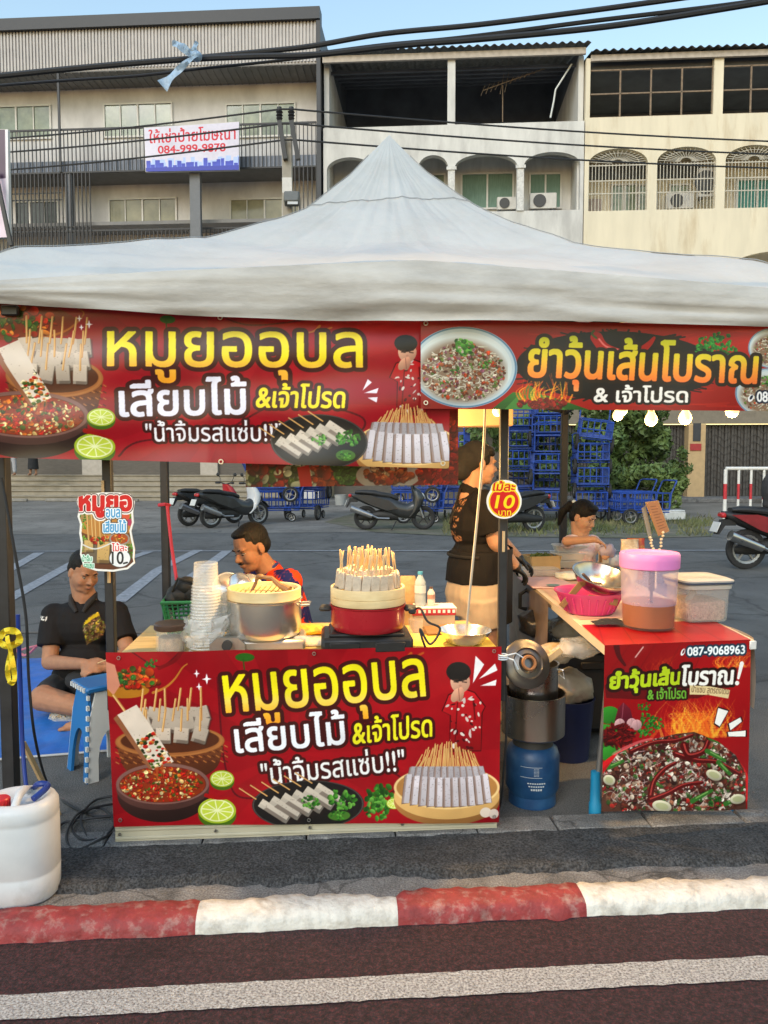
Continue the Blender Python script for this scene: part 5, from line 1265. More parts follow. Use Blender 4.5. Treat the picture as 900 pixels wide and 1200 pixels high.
# --- beige board and wire, bulbs on their flex
b = MB(); q = P(561, 489, 3.55); b.box((q.x, q.y, P(561, 470, 3.55).z), (.285, .16, P(561, 440, 3.55).z-P(561, 500, 3.55).z), R_(3), 0, .004)
tag(b.build('cardboard_box', mat('tan_board', (.36, .25, .14), rough=.8, var=.08)), 'tan box hung under the tent above the standing cook', 'box')
b = MB(); b.tube(sag([P(569, 455, 3.2), P(567, 520, 3.12), P(560, 600, 3.1), P(552, 680, 3.08), P(545, 756, 3.1)], 8), .005, 6)
tag(b.build('hanging_flex', mat('beige_flex', (.45, .40, .33), rough=.6)), 'beige flex hanging from the tent past the cook to the front table', 'cable')
bulb_e = mat('lit_bulb_glass', (.9, .85, .7), rough=.3, emit=(1, .50, .13), estr=1.5); sock = mat('bulb_socket', (.5, .47, .42), rough=.5)
fl = MB(); bulbs = [(583, 479, 3.3, .055), (724, 484, 3.5, .058), (728, 477, 3.1, .062), (763, 489, 3.4, .068), (803, 487, 3.4, .07), (858, 479, 3.4, .07), (445, 500, 3.25, .06)]
tops = []
for i, (x, y, Y, d) in enumerate(bulbs):
    p = P(x, y+3, Y); t = thing('light_bulb', ['lit bulb under the tan box', 'lit bulb hanging lowest of the close pair under the noodle banner', 'lit bulb overlapped by the banner edge in the close pair', 'lit bulb hanging alone above the small trees', 'lit bulb hanging in front of the steel folding shutters', 'lit bulb peeping under the banner end near the telephone number', 'lit bulb hung behind the big banner over the steamers'][i], 'light bulb', p, 0, 'warm bulbs strung under the tent')
    b = MB(); r = d/2*.82; b.lathe([(0, -r), (r*.5, -r*.87), (r*.87, -r*.5), (r, 0), (r*.87, r*.5), (r*.6, r*.95), (r*.42, r*1.3)], p, 16); b.build('globe', bulb_e, t, recalc=False)
    b = MB(); b.cyl(p+Vector((0, 0, r*1.25)), p+Vector((0, 0, r*2.6)), r*.5, n=12); b.build('socket', sock, t)
    ld = bpy.data.lights.new('bulb_light', 'POINT'); ld.energy = (.4, 5, 5, 6, 6, 6, 62)[i]; ld.color = (1, .60, .22); ld.shadow_soft_size = r
    lo = bpy.data.objects.new('bulb_light', ld); COL.objects.link(lo); lo.parent = t; lo.location = (0, 0, -r-.02)
    tops.append(p+Vector((0, 0, r*2.6)))
tops.sort(key=lambda v: v.x); pts = []
for a_, c_ in zip(tops, tops[1:]): pts += [a_, (a_+c_)/2+Vector((0, 0, .05))]
b = MB(); b.tube(sag([Vector((-.2, 3.3, 1.9))]+pts+[tops[-1], Vector((1.5, 3.3, 1.9))], 4), .004, 5); tag(b.build('bulb_flex', insul), 'thin black flex the warm bulbs hang from', 'cable')
# ------------------------------------------------------------------ front table with its panel, banner and signs
q0, q1 = G(137, 988), G(585, 980); UL, UR = q0.dot(LN(1, 0)), q1.dot(LN(1, 0)); VF = VD(360, 984)
ZT = Zat(763, LN(UL, VF).y, 135)-.04
wood_t = mat('plywood_top', (.50, .36, .15), rough=.55, var=.15, scale=3, stretch=(1, 6, 6), col2=(.62, .48, .22), mscale=2)
beige_p = mat('beige_painted_sheet', (.44, .41, .31), rough=.5, var=.12, scale=3, bump=.1, bscale=20)
st = thing('vendor_table', 'low front table with plywood top and ribbed beige panel behind a red banner', 'table', LN((UL+UR)/2, VF+.3), SA)
b = MB(); b.box(LN((UL+UR)/2, VF+.33, ZT-.012), (UR-UL, .66, .022), SA, 0, .004); b.build('tabletop', wood_t, st)
b = MB()
b.box(LN((UL+UR)/2, VF+.012, .36), (UR-UL, .012, .69), SA, 0, .002)
for k in range(3): b.box(LN((UL+UR)/2, VF+.003, .032+.034*k), (UR-UL-.004, .006, .012), SA, 0, .0025)
b.build('front_panel', beige_p, st)
for u in (UL+.03, UR-.03):
    for v in (VF+.05, VF+.6):
        b = MB(); b.bar(LN(u, v, 0), LN(u, v, ZT-.024), .03, .03, 0, .003); b.build('leg', blackp, st)
b = MB()
for k in range(5): p = LN(UL+.02+(UR-UL-.04)*k/4, VF-.0005, .05); b.cyl(p, p+LN(0, -.004), .006, n=8)
b.build('screw', steel, st)
fb = thing('front_banner', 'red banner on the front table with yellow title lettering, dishes and a praying child', 'banner', LN((UL+UR)/2, VF-.01, .08), SA)
A = Art(131, 757, 587, 968, 1.75, RED, 21); wash(A, (.63, .03, .085), (.49, .02, .07))
for k in range(12): A.poly([(340, 880), (340+400*math.cos(k*.52), 880+400*math.sin(k*.52)), (340+400*math.cos(k*.52+.2), 880+400*math.sin(k*.52+.2))], (.68, .045, .10), .35)
swirl(A, [(255, 790), (262, 900), (290, 935), (400, 895), (470, 915), (440, 940)], 2.2); swirl(A, [(160, 757), (190, 775), (215, 757)], 1.6)
A.chips(155, 790, 34, 14, 70, [(.62, .20, .06), (.75, .42, .14), (.25, .30, .10), (.70, .14, .06)], 2, 5); A.ell(152, 803, 26, 9, (.66, .42, .10)); A.chips(160, 792, 26, 8, 40, [(.18, .36, .12), (.70, .30, .10), (.66, .12, .06)], 2, 5)
herb(A, 140, 787, 9, 30, ((.08, .26, .10), (.12, .34, .14))); herb(A, 182, 771, 8, 24, ((.12, .34, .12), (.18, .42, .16))); A.curve(sag2([(182, 806), (196, 800), (207, 790), (216, 777), (222, 772)]), 3, (.72, .44, .16), 1, 1); A.curve(sag2([(190, 777), (208, 768), (216, 757)]), 4, (.45, .03, .06))
A.poly([(131, 768), (141, 772), (146, 796), (138, 808), (131, 800)], (.80, .52, .42)); stick(A, 138, 808, 150, 828, 3)
basket(A, 199, 865, 62, 30); sticks_in_basket(A, 202, 850, 54, 30, 3, 1.15)
dipping(A, 152, 826, 190, 896, 25); sauce_bowl(A, 189, 916, 53, 25); dipping(A, 154, 830, 188, 894, 24)
lime(A, 257, 911, 14); lime(A, 250, 950, 22); A.curve(sag2([(238, 931), (252, 935), (272, 934)]), 5, (.60, .04, .05), 1, 2)
A.ell(287, 766, 11, 5, (.14, .36, .08)); A.line((285, 768), (286, 780), 1.5, (.14, .30, .08))
sparkle(A, 232, 784, 5); sparkle(A, 243, 791, 7); sparkle(A, 234, 800, 5)
A.curve(sag2([(450, 776), (470, 772), (480, 764), (477, 772), (494, 764)]), 2.5, (.70, .30, .10))
A.text("หมูยออุบล", (262, 778, 497, 845), None, bold=.95, outs=[(4.8, BRN)], ang=-.075, grad=[(0, (.93, .88, .08)), (.42, (.94, .88, .10)), (.60, (.96, .84, .35)), (.8, (.96, .72, .20)), (1, (.94, .60, .13))])
A.text("เสียบไม้", (272, 833, 402, 876), (.93, .94, .97), bold=.9, outs=[(4.3, BRN)], ang=-.075)
A.text("&เจ้าโปรด", (409, 836, 505, 868), (.93, .90, .14), bold=.7, outs=[(3.6, BRN)], ang=-.085, shear=.1)
A.text("\"น้ำจิ้มรสแซ่บ!!\"", (302, 881, 472, 912), (.94, .94, .94), bold=.4, outs=[(3.4, BRN)], ang=-.085)
for q in ([(553, 800), (556, 768), (566, 778)], [(560, 795), (579, 777), (582, 785)], [(562, 803), (581, 796), (580, 803)]): A.poly(q, (.94, .93, .94))
child(A, 536, 788, 25); herb(A, 446, 938, 20, 60); herb(A, 440, 950, 16, 30); lime(A, 459, 944, 9, False); lime(A, 475, 948, 10, False)
A.curve(sag2([(490, 962), (520, 960), (560, 956), (578, 950)]), 6, (.66, .06, .05), 1, 2); fan_tray(A, 523, 925, 64, 30, 872, 11)
A.ell(570, 955, 7, 6, (.84, .78, .72)); A.ell(580, 957, 6, 6, (.80, .74, .70)); slices(A, 357, 944, 66, 30)
A.noise(.03, 40); A.noise(.02, 10)
vb = VF-.012
FBQ = (LN(UL-.012, vb, Zat(764, LN(UL, vb).y, 131)), LN(UR+.004, vb, Zat(757, LN(UR, vb).y, 586)), LN(UR+.002, vb, Zat(963, LN(UR, vb).y, 585)), LN(UL+.004, vb, Zat(968, LN(UL, vb).y, 137)))
A.cloth('printed_cloth', quadfn(*FBQ, lambda u, v: .004+.0035*np.sin(u*14+v*2)+.004*np.sin(u*33+1)*np.exp(-v*4)+.003*np.sin(v*9+u*6)), vinyl, fb)
b = MB()
for (x, y) in ((139, 771), (368, 766), (579, 763), (141, 961), (579, 957), (362, 961)): eyelet(b, P(x, y, LN(0, VF-.028).y+(x-360)/900*.23), .008)
b.build('eyelet', eye_m, fb)
tape_w = mat('pale_blue_string', (.55, .62, .70), rough=.7)
b = MB(); c = LN(UR+.01, VF-.02, ZT-.005)
for k in range(3): b.tube([c+Vector((.018*math.cos(t*.5+k), .018*math.sin(t*.5+k), .008*k-.01)) for t in range(13)], .003, 5)
b.tube([c, c+Vector((.04, -.02, -.01)), c+Vector((.06, -.01, -.05))], .003, 5); b.tube([c, c+Vector((.05, -.01, .015)), c+Vector((.08, 0, -.005))], .003, 5)
tag(b.build('string', tape_w), 'pale blue string tying the front banner to the pole by the cook', 'string')
# poles and their signs
tanw = mat('bare_wood_stick', (.55, .38, .20), rough=.7, var=.15, scale=10, stretch=(8, 8, 1))
def pole(px, py_lo, Y, label, sticks, ztop=2.02):
    x = P(px, py_lo, Y).x; t = thing('sign_pole', label, 'pole', (x, Y, ZT-.20)); b = MB(); b.bar((x, Y, ZT-.20), (x, Y, ztop), .034, .034, 0, .003); b.build('post', blackp, t)
    for (ya, yb, dx) in sticks: b = MB(); b.bar((x+dx, Y-.021, Zat(yb, Y)), (x+dx, Y-.021, Zat(ya, Y)), .010, .006); b.build('wooden_stick', tanw, t)
    return t
PLY = LN(UL, VF).y+.0; PRY = LN(UR, VF).y+.03
pole(131, 764, PLY+.035, 'thin black pole at the banner corner beside the seated man', [(563, 600, -.012), (668, 682, .003)])
pole(588, 757, PRY+.01, 'thin black pole carrying the round red price sign', [(622, 646, .0)])
# cut-out sign
sgn = [(67, 580), (80, 576), (100, 579), (120, 577), (140, 577), (153, 579), (158, 588), (156, 600), (157, 612), (154, 622), (156, 634), (158, 644), (157, 655), (158, 660), (150, 667), (133, 670), (113, 669), (98, 664), (94, 650), (95, 636), (93, 625), (94, 614), (91, 605), (93, 596), (90, 588)]
sgn[0] = (92, 582); sgn[1] = (103, 579)
A = Art(88, 573, 161, 673, 3.2, (.94, .93, .90), 31)
inn = inset(sgn, 2.6); A.poly(inn, (.62, .50, .30)); A.set_clip_poly(inn)
clipm = A.clip.copy()
A.poly([(90, 648), (160, 640), (160, 672), (90, 672)], (.38, .22, .15)); A.ell(124, 622, 34, 13, (.42, .26, .14)); A.ell(124, 618, 32, 11, (.74, .50, .24))
A.clip = clipm
for (x, y, r) in ((97, 606, 7), (100, 615, 6), (152, 600, 6), (150, 607, 6), (153, 640, 6), (155, 650, 5), (97, 632, 6), (98, 642, 5)): herb(A, x, y, r, 18, ((.30, .52, .14), (.42, .64, .20), (.22, .42, .10)))
A.ell(147, 605, 5, 5, (.84, .34, .22)); A.ell(152, 612, 4, 4, (.72, .22, .36))
for x in (104, 109, 113, 118, 123): stick(A, x, 632, x-2, 596, 2.2)
A.poly([(97, 634), (131, 634), (128, 660), (101, 660)], (.42, .37, .30)); slab(A, 104, 640, 10, 14, 0, (.84, .70, .44), 8); slab(A, 121, 647, 14, 25, .05, (.84, .68, .42), 20)
A.chips(116, 632, 12, 5, 34, [(.70, .10, .06), (.80, .62, .30), (.25, .38, .10), (.66, .26, .08)], 1, 2.2); A.curve(sag2([(97, 638), (112, 643), (131, 636)]), 1.6, (.86, .86, .84), .8)
A.ell(140, 631, 12, 8, (.60, .56, .52)); A.ell(140, 631, 10, 6.3, (.66, .30, .12)); A.chips(140, 631, 9, 5, 24, [(.70, .12, .06), (.80, .50, .20)], .8, 1.6); herb(A, 140, 632, 3, 10)
A.ell(140.5, 654, 13, 11, (.30, .28, .28)); A.ell(140.5, 654, 12, 10.2, (.93, .93, .93))
A.clip = None
A.text("หมูยอ", (92, 580, 155, 607), (.80, .07, .10), bold=1.5, outs=[(3.6, (.95, .94, .92)), (2.0, (.22, .05, .05)), (1.0, (.98, .93, .90))], ang=.0)
A.text("อุบล", (124, 596, 141, 611), (.30, .62, .82), bold=.4, outs=[(2.0, (.12, .10, .10)), (1.2, (.95, .96, .96))]); A.text("เสียบไม้", (121, 609, 148, 624), (.30, .62, .82), bold=.5, outs=[(2.0, (.12, .10, .10)), (1.2, (.95, .96, .96))])
A.text("ไม้ละ", (131, 636, 149, 646), (.86, .12, .16), bold=.2, outs=[(1.2, (.95, .95, .93))]); A.text("10", (131, 646, 145, 661), (.12, .12, .13), bold=.3); A.line((145, 660), (149, 659), 2, (.12, .12, .13))
A.text("น้ำจิ้ม", (96, 650, 108, 658), (.20, .62, .42), bold=.2, outs=[(1.0, (.90, .96, .92))]); A.text("รสแซ่บ", (98, 658, 110, 666), (.20, .62, .42), bold=.2, outs=[(1.0, (.90, .96, .92))])
mk = np.zeros((A.h, A.w)); tmp = A.c; A.c = np.zeros_like(tmp); A.poly(sgn, (1, 1, 1)); mk = A.c[..., 0] > .5; A.c = tmp
SY = PLY-.05; ps = thing('price_sign', 'cut-out sign of sausage on sticks with a handwritten 10 price circle', 'sign', P(124, 670, SY))
A.cloth('sign_print', quadfn(P(88, 573, SY-.004), P(161, 573, SY-.004), P(161, 673, SY-.004), P(88, 673, SY-.004)), vinyl, ps, mask=mk)
white_pl = mat('white_sign_board', (.66, .65, .62), rough=.6, var=.05)
b = MB(); b.prism([(P(x, y, SY).x, P(x, y, SY).z) for x, y in sgn], (0, SY-.0025, 0), (1, 0, 0), (0, 0, 1), -.006); b.build('board', white_pl, ps)
SY2 = PRY-.045; ps = thing('price_sign', 'round red and white price sign reading 10 on a pole by the cook', 'sign', P(591, 607, SY2))
A = Art(568, 562, 614, 609, 4.5, (.95, .94, .92), 32); A.ell(591, 588, 18.4, 18.2, (.95, .80, .10)); A.ell(591, 588, 16.6, 16.4, (.82, .06, .07))
A.text("ไม้ละ", (577, 563.5, 604, 575.5), (.82, .06, .07), bold=.4, outs=[(1.4, (.98, .86, .15))], shear=.15); A.text("10", (579.5, 580, 603.5, 596), (.98, .86, .08), bold=.45, shear=.15); A.text("บาท", (584, 598, 599, 604.5), (.98, .86, .08), bold=.2, outs=[(.8, (.75, .05, .06))])
tmp = A.c; A.c = np.zeros_like(tmp); A.ell(590.7, 587.5, 20.5, 20.5, (1, 1, 1)); A.ell(591, 572, 15.5, 9.5, (1, 1, 1)); mk = A.c[..., 0] > .5; A.c = tmp
A.cloth('sign_print', quadfn(P(568, 562, SY2-.004), P(614, 562, SY2-.004), P(614, 609, SY2-.004), P(568, 609, SY2-.004)), vinyl, ps, mask=mk)
c = P(590.7, 587.5, SY2); r = 20.6*SY2/900; pl = []
for k in range(40):
    a = 2*math.pi*k/40; x, y = 20.6*math.cos(a), -20.6*math.sin(a); 
    if y < -5 and abs(x) < 15.7: y = min(y, -15.5-9.6*math.sqrt(max(0, 1-(x/15.7)**2)))
    pl.append((P(590.7+x, 587.5+y, SY2).x, P(590.7+x, 587.5+y, SY2).z))
b = MB(); b.prism(pl, (0, SY2-.0025, 0), (1, 0, 0), (0, 0, 1), -.006); b.build('board', white_pl, ps)

# ------------------------------------------------------------------ what stands on the front table
def TP(px, py, z=None): return G(px, py+9, ZT if z is None else z)
clearp = mat('clear_plastic', (.80, .82, .82), rough=.12, var=.03, alpha=.12, spec=.6)
clearp2 = mat('hazy_plastic_bag', (.72, .73, .72), rough=.25, var=.15, scale=25, alpha=.36, spec=.7, bump=1.0, bscale=45)
brownlid = mat('brown_plastic_lid', (.075, .045, .032), rough=.4, var=.15)
b_ = TP(201, 754); t = thing('storage_jar', 'clear jar with a dark brown lid at the end of the front table', 'jar', b_)
b = MB(); b.lathe([(0, 0), (.056, 0), (.061, .01), (.062, .085), (.060, .095), (.058, .09), (.058, .012), (0, .004)], b_, 28); b.build('body', clearp, t)
b = MB(); b.lathe([(.0, .092), (.066, .092), (.068, .097), (.068, .112), (.062, .118), (.05, .117), (0, .117)], b_, 28); b.build('lid', brownlid, t)
b = MB(); b.cap(b_+Vector((-.02, -.02, .02)), b_+Vector((.03, -.01, .035)), .012, .012); b.build('roll', mat('white_roll', (.6, .6, .6), rough=.6), t)
b = MB(); b.cyl(b_+Vector((0, 0, .003)), b_+Vector((0, 0, .06)), .05, n=20); b.build('contents', mat('tan_contents', (.35, .25, .15), rough=.8, var=.3, scale=40), t)
cupm = mat('clear_cup_plastic', (.78, .80, .80), rough=.15, var=.05, alpha=.06, spec=.7); cuprim = mat('cup_rim_plastic', (.82, .83, .82), rough=.2, var=.05, alpha=.27, spec=.7)
def cup_proto(base):
    t = thing('plastic_cup', 'clear plastic cup', 'cup', base, 0, 'nested clear plastic cups'); b = MB()
    b.lathe([(.060, .012), (.0525, .092), (.051, .097), (0, .097)], (0, 0, 0), 24, caps=False); b.build('body', cupm, t, world=False, recalc=False)
    b = MB(); b.lathe([(.060, .008), (.064, .007), (.0655, .004), (.064, .001), (.061, .002), (.060, .008)], (0, 0, 0), 24, caps=False); b.build('rim', cuprim, t, world=False, recalc=False); b = MB(); b.lathe([(.0525, .088), (.0532, .093), (.0515, .0985), (.047, .0975)], (0, 0, 0), 24, caps=False); b.build('base_ring', cuprim, t, world=False, recalc=False); return t
b_ = TP(240, 753); pr = cup_proto(b_); n1 = 22
pr['label'] = 'clear plastic cup nested upside down in the tall stack beside the brown lidded jar'
for k in range(1, n1):
    o = dup(pr, b_+Vector((.010*k/n1, 0, .0125*k))); s_ = 1-.10*k/n1; o.scale = (s_, s_, 1)
b_ = TP(262, 747)
for k in range(11): o = dup(pr, b_+Vector((0, .02, .0125*k)), label='clear plastic cup nested in the short stack between the tall stack and the steel pot')
b_ = TP(238, 752); b = MB()
def bagf(s, t):
    a = s*2*math.pi; z = .02+.115*t+.012*noise.noise(Vector((math.cos(a)*2, math.sin(a)*2, t*3)))*t; r = .070+.016*noise.noise(Vector((math.cos(a)*3, math.sin(a)*3, t*4)))+.008*noise.noise(Vector((math.cos(a)*9, math.sin(a)*9, t*9)))+.012*math.sin(t*3.1)
    p = b_+Vector((r*math.cos(a), r*math.sin(a), z)); 
    if 5.6 < a or a < .7: p += Vector((.05*t*t, 0, .015*t))
    return p
b.grid(bagf, 60, 16); tag(b.build('plastic_bag', clearp2, recalc=False), 'crumpled clear bag wrapped round the foot of the tall cup stack', 'bag')
# gas stove, steel pot, steaming ring, tongs
silver = mat('silver_enamel', (.36, .34, .31), rough=.35, metal=.7, var=.2, scale=6); cast = mat('cast_iron', (.03, .03, .03), rough=.6)
c = TP(304, 750); t = thing('gas_stove', 'silver portable gas stove under the steel pot', 'stove', c, SA)
b = MB(); b.box((.02, .06, .022), (.34, .26, .044), None, 0, .010); b.prism([(-.19, 0), (-.19, .035), (-.16, .062), (-.08, .062), (-.05, .035), (-.05, 0)], (0, -.085, 0), (1, 0, 0), (0, 0, 1), -.03); b.build('body', silver, t, world=False)
b = MB()
for k in range(6): a = k*math.pi/3; b.bar((.04+.04*math.cos(a), .06+.04*math.sin(a), .050), (.04+.12*math.cos(a), .06+.12*math.sin(a), .053), .01, .014)
b.tube([(.04+.12*math.cos(k*math.pi/10), .06+.12*math.sin(k*math.pi/10), .049) for k in range(20)], .007, 6, closed=True); b.cyl((.04, .06, .044), (.04, .06, .052), .035, n=16); b.build('burner', cast, t, world=False)
b = MB(); b.cyl((-.12, -.088, .035), (-.12, -.108, .035), .02, n=16); b.build('knob', cast, t, world=False)
steelp = mat('polished_steel', (.74, .72, .69), rough=.24, metal=.92, var=.06, scale=3); bamboo = mat('bamboo_strip', (.66, .50, .26), rough=.55, var=.12, scale=6, col2=(.74, .60, .34), mscale=5, stretch=(1, 1, 4)); bamd = mat('bamboo_slat', (.62, .47, .22), rough=.6, var=.15)
def potb(c, r, h, m, name, label, parent=None):
    t = thing(name, label, 'pot', c); b = MB(); b.lathe([(0, 0), (r*.93, 0), (r*.985, .012), (r, .03), (r, h-.004), (r*1.035, h), (r*1.035, h+.004), (r*.985, h+.003), (r*.975, .02), (0, .012)], c, 48); b.build('body', m, t)
    return t
c2 = TP(309, 748)+Vector((0, .03, .046)); RP = .154
t = potb(c2, RP, .148, steelp, 'steel_pot', 'tall steel pot steaming on the silver stove')
for sx in (-1, 1): b = MB(); b.tube([c2+Vector((sx*(RP+.0), -.03, .125)), c2+Vector((sx*(RP+.035), -.03, .128)), c2+Vector((sx*(RP+.035), .03, .128)), c2+Vector((sx*RP, .03, .125))], .006, 8); b.build('handle', steelp, t)
c3 = c2+Vector((0, 0, .153)); t = thing('steamer_ring', 'bamboo steamer ring with a slatted floor on the steel pot', 'steamer', c3)
b = MB(); b.lathe([(.150, 0), (.153, .003), (.153, .042), (.150, .045), (.141, .043), (.140, .002), (.150, 0)], c3, 48, caps=False); b.build('wall', bamboo, t)
b = MB()
for k in range(13):
    x = -.13+.26*k/12; l = math.sqrt(max(.0001, .138**2-x*x)); b.box(c3+Vector((x, 0, .026)), (.013, 2*l, .006), None, 0, .001)
b.build('slat_floor', bamd, t)
tw_ = mat('worn_wood_tongs', (.22, .12, .05), rough=.5, var=.25, scale=12)
t = MB(); a = c3+Vector((-.02, .02, .085)); t.tube([a, a+Vector((.05, -.01, -.005)), a+Vector((.09, -.03, -.035)), a+Vector((.13, -.05, -.05))], [.007, .010, .013, .018], 8); t.tube([a+Vector((-.01, 0, .005)), a+Vector((-.02, .0, -.03)), a+Vector((-.035, -.01, -.06))], [.008, .007, .006], 8); t.ell(a, (.018, .012, .012))
tag(t.build('tongs', tw_), 'dark wooden tongs lying across the open steamer ring', 'tongs')
# black hotplate, red pot, bamboo ring, skewers
c = TP(430, 757); t = thing('electric_hotplate', 'black boxy hotplate carrying the red pot', 'hotplate', c, SA)
b = MB(); b.box((0, .08, .038), (.365, .26, .072), None, 0, .014); b.box((0, .08, .080), (.30, .22, .014), None, 0, .005)
for x in (-.09, .09): b.box((x, -.052, .038), (.12, .008, .04), None, 0, .004)
b.build('body', mat('black_appliance', (.018, .018, .019), rough=.38, var=.15), t, world=False)
c4 = TP(431, 754)+Vector((0, .03, .090)); RR_ = .150
redpot = mat('red_enamel', (.34, .012, .020), rough=.28, var=.08, coat=.3)
t = potb(c4, RR_, .098, redpot, 'red_pot', 'red electric pot under the crowded bamboo steamer')
for sx in (-1, 1): b = MB(); b.box(c4+Vector((sx*(RR_+.022), 0, .082)), (.05, .07, .018), None, 0, .007); b.build('handle', cast, t)
c5 = c4+Vector((0, 0, .104)); t = thing('bamboo_steamer', 'pale bamboo steamer packed with sausages on sticks', 'steamer', c5)
b = MB(); b.lathe([(.150, 0), (.152, .003), (.152, .028), (.149, .030), (.152, .032), (.152, .066), (.149, .070), (.140, .068), (.139, .002), (.150, 0)], c5, 48, caps=False); b.build('wall', bamboo, t)
b = MB(); b.cyl(c5+Vector((0, 0, .03)), c5+Vector((0, 0, .04)), .138, n=40); b.build('floor_mat', bamd, t)
meat = mat('pork_sausage', (.50, .42, .33), rough=.6, var=.16, scale=45, col2=(.36, .30, .24), mscale=70, mix=.62, bump=.2, bscale=80)
sk = thing('sausage_skewer', 'grey pork sausage on a flat wooden stick', 'food', (0, 0, 0), 0, 'sausages on sticks in the bamboo steamer')
b = MB(); b.box((0, 0, .03), (.036, .021, .066), None, 0, .003); b.build('sausage', meat, sk, world=False)
b = MB(); b.box((0, 0, .100), (.0085, .004, .088), None, 0, .0015); b.build('stick', mat('skewer_wood', (.60, .43, .22), rough=.65, var=.15, scale=15), sk, world=False)
rnd = random.Random(12); spots = []
for k in range(22): a = 2*math.pi*k/22+.1; spots.append((.124*math.cos(a), .124*math.sin(a), a, .20))
for k in range(16): a = 2*math.pi*k/16; spots.append((.088*math.cos(a), .088*math.sin(a), a, .10))
for k in range(10): a = 2*math.pi*k/10+.3; spots.append((.052*math.cos(a), .052*math.sin(a), a, .08))
for k in range(4): a = 2*math.pi*k/4+.3; spots.append((.02*math.cos(a), .02*math.sin(a), a, .05))
for i, (x, y, a, tl) in enumerate(spots):
    ring = 0 if i < 22 else 1 if i < 38 else 2
    p = c5+Vector((x, y, .062+rnd.uniform(0, .012)+(.012 if ring else .0))); e = (Matrix.Rotation(a+math.pi/2+rnd.uniform(-.2, .2), 3, 'Z') @ Matrix.Rotation(-tl*.8*rnd.uniform(.2, 1.5), 3, 'X') @ Matrix.Rotation(rnd.uniform(-.22, .22), 3, 'Y')).to_euler()
    if i == 0: sk.location = p; sk.rotation_euler = e; sk['label'] = 'grey sausage on a stick leaning on the steamer wall'
    else: dup(sk, p, None, ['grey sausage on a stick leaning on the steamer wall', 'sausage on a stick standing between the outer ring and the middle', 'sausage on a stick standing in the middle of the packed steamer'][ring], None, e)
# flex of the red pot
b = MB(); h = c4+Vector((RR_+.03, -.02, .07)); b.tube(sag([h, h+Vector((.03, -.03, .02)), h+Vector((.06, -.05, -.03)), h+Vector((.11, -.05, -.06)), h+Vector((.07, -.06, -.12)), h+Vector((.03, -.05, -.06)), h+Vector((.05, -.06, -.13)), TP(505, 755)+Vector((0, 0, .006)), TP(540, 742)+Vector((0, 0, .006))], 8), .0048, 7); b.box(h+Vector((.0, -.01, .005)), (.03, .025, .025), None, 0, .006)
tag(b.build('power_flex', cab), 'black flex looping from the handle of the red pot', 'cable')
# yellow board, bowl, cup, boards, boxes, bottles
yb = mat('yellow_board', (.72, .52, .08), rough=.5, var=.1, scale=4)
c = TP(525, 744); b = MB(); b.box(c+Vector((0, 0, .007)), (.36, .26, .012), SA, 0, .004); tag(b.build('cutting_board', yb), 'yellow plastic board under the steel bowl', 'cutting board')
c = TP(366, 741); b = MB(); b.box(c+Vector((0, 0, .006)), (.10, .24, .010), SA, 0, .002); tag(b.build('cutting_board', yb), 'yellow plastic board between the steel pot and the red pot', 'cutting board')
c = TP(366, 737)+Vector((0, 0, .012)); t = thing('snack_packet', 'yellow packet with red marks between the two pots', 'packet', c, .4)
b = MB(); loft(b, [(-.075, 0, .012, .045, .004), (-.05, 0, .018, .05, .018), (0, 0, .022, .052, .022), (.05, 0, .018, .05, .018), (.075, 0, .012, .045, .004)], 12); b.build('wrapper', mat('yellow_wrapper', (.72, .50, .05), rough=.35, var=.25, scale=18, col2=(.60, .05, .04), mscale=22, mix=.56), t, world=False)
c = TP(366, 751)+Vector((0, 0, .012)); b = MB(); b.cap(c+Vector((-.06, 0, .02)), c+Vector((.06, 0, .02)), .022, .022, 14); tag(b.build('wrapped_roll', clearp2), 'clear wrapped roll lying in front of the yellow packet', 'packet')
c = TP(545, 750)+Vector((0, .01, .013)); t = thing('steel_bowl', 'shallow steel bowl on the yellow board by the banner corner', 'bowl', c)
b = MB(); b.lathe([(0, .0), (.05, .0), (.075, .015), (.098, .05), (.108, .062), (.110, .060), (.100, .045), (.076, .012), (.05, .004), (0, .004)], c, 36); b.build('body', steelp, t, recalc=False)
b = MB(); b.lathe([(0, .028), (.05, .027), (.078, .022)], c, 24, caps=False); b.build('sauce', mat('yellow_sauce', (.50, .34, .06), rough=.3, var=.2, scale=20), t, recalc=False)
c = TP(487, 745); t = MB(); t.lathe([(0, 0), (.024, 0), (.033, .10), (.034, .104), (.032, .104), (.023, .004), (0, .003)], c, 20); tag(t.build('plastic_tumbler', clearp), 'clear plastic tumbler beside the red pot', 'cup')
c = TP(512, 737); b = MB(); b.box(c+Vector((0, 0, .03)), (.11, .07, .014), Matrix.Rotation(.3, 3, 'X') @ Matrix.Rotation(.2, 3, 'Z'), 0, .005); b.box(c+Vector((.0, .02, .012)), (.12, .06, .02), .15, 0, .004); tag(b.build('wooden_tray', tw_), 'small brown wooden tray in front of the red dotted box', 'tray')
c = TP(507, 731)+Vector((0, .04, 0)); t = thing('tissue_box', 'red box with white dots carrying the water bottle', 'box', c, SA)
b = MB(); b.box((0, 0, .05), (.19, .13, .10), None, 0, .004); b.build('carton', mat('kraft_card', (.42, .33, .22), rough=.8), t, world=False)
b = MB(); b.box((0, 0, .093), (.196, .136, .03), None, 0, .003); b.build('red_edge', mat('red_cloth', (.40, .02, .035), rough=.6), t, world=False)
b = MB()
for k in range(9): b.box((-.088+.022*k, -.0685, .097), (.012, .003, .014)); b.box((.0985, -.06+.015*k, .097), (.003, .009, .014))
b.box((.01, 0, .109), (.185, .12, .004)); b.build('white_square', mat('white_cloth', (.68, .67, .64), rough=.8), t, world=False)
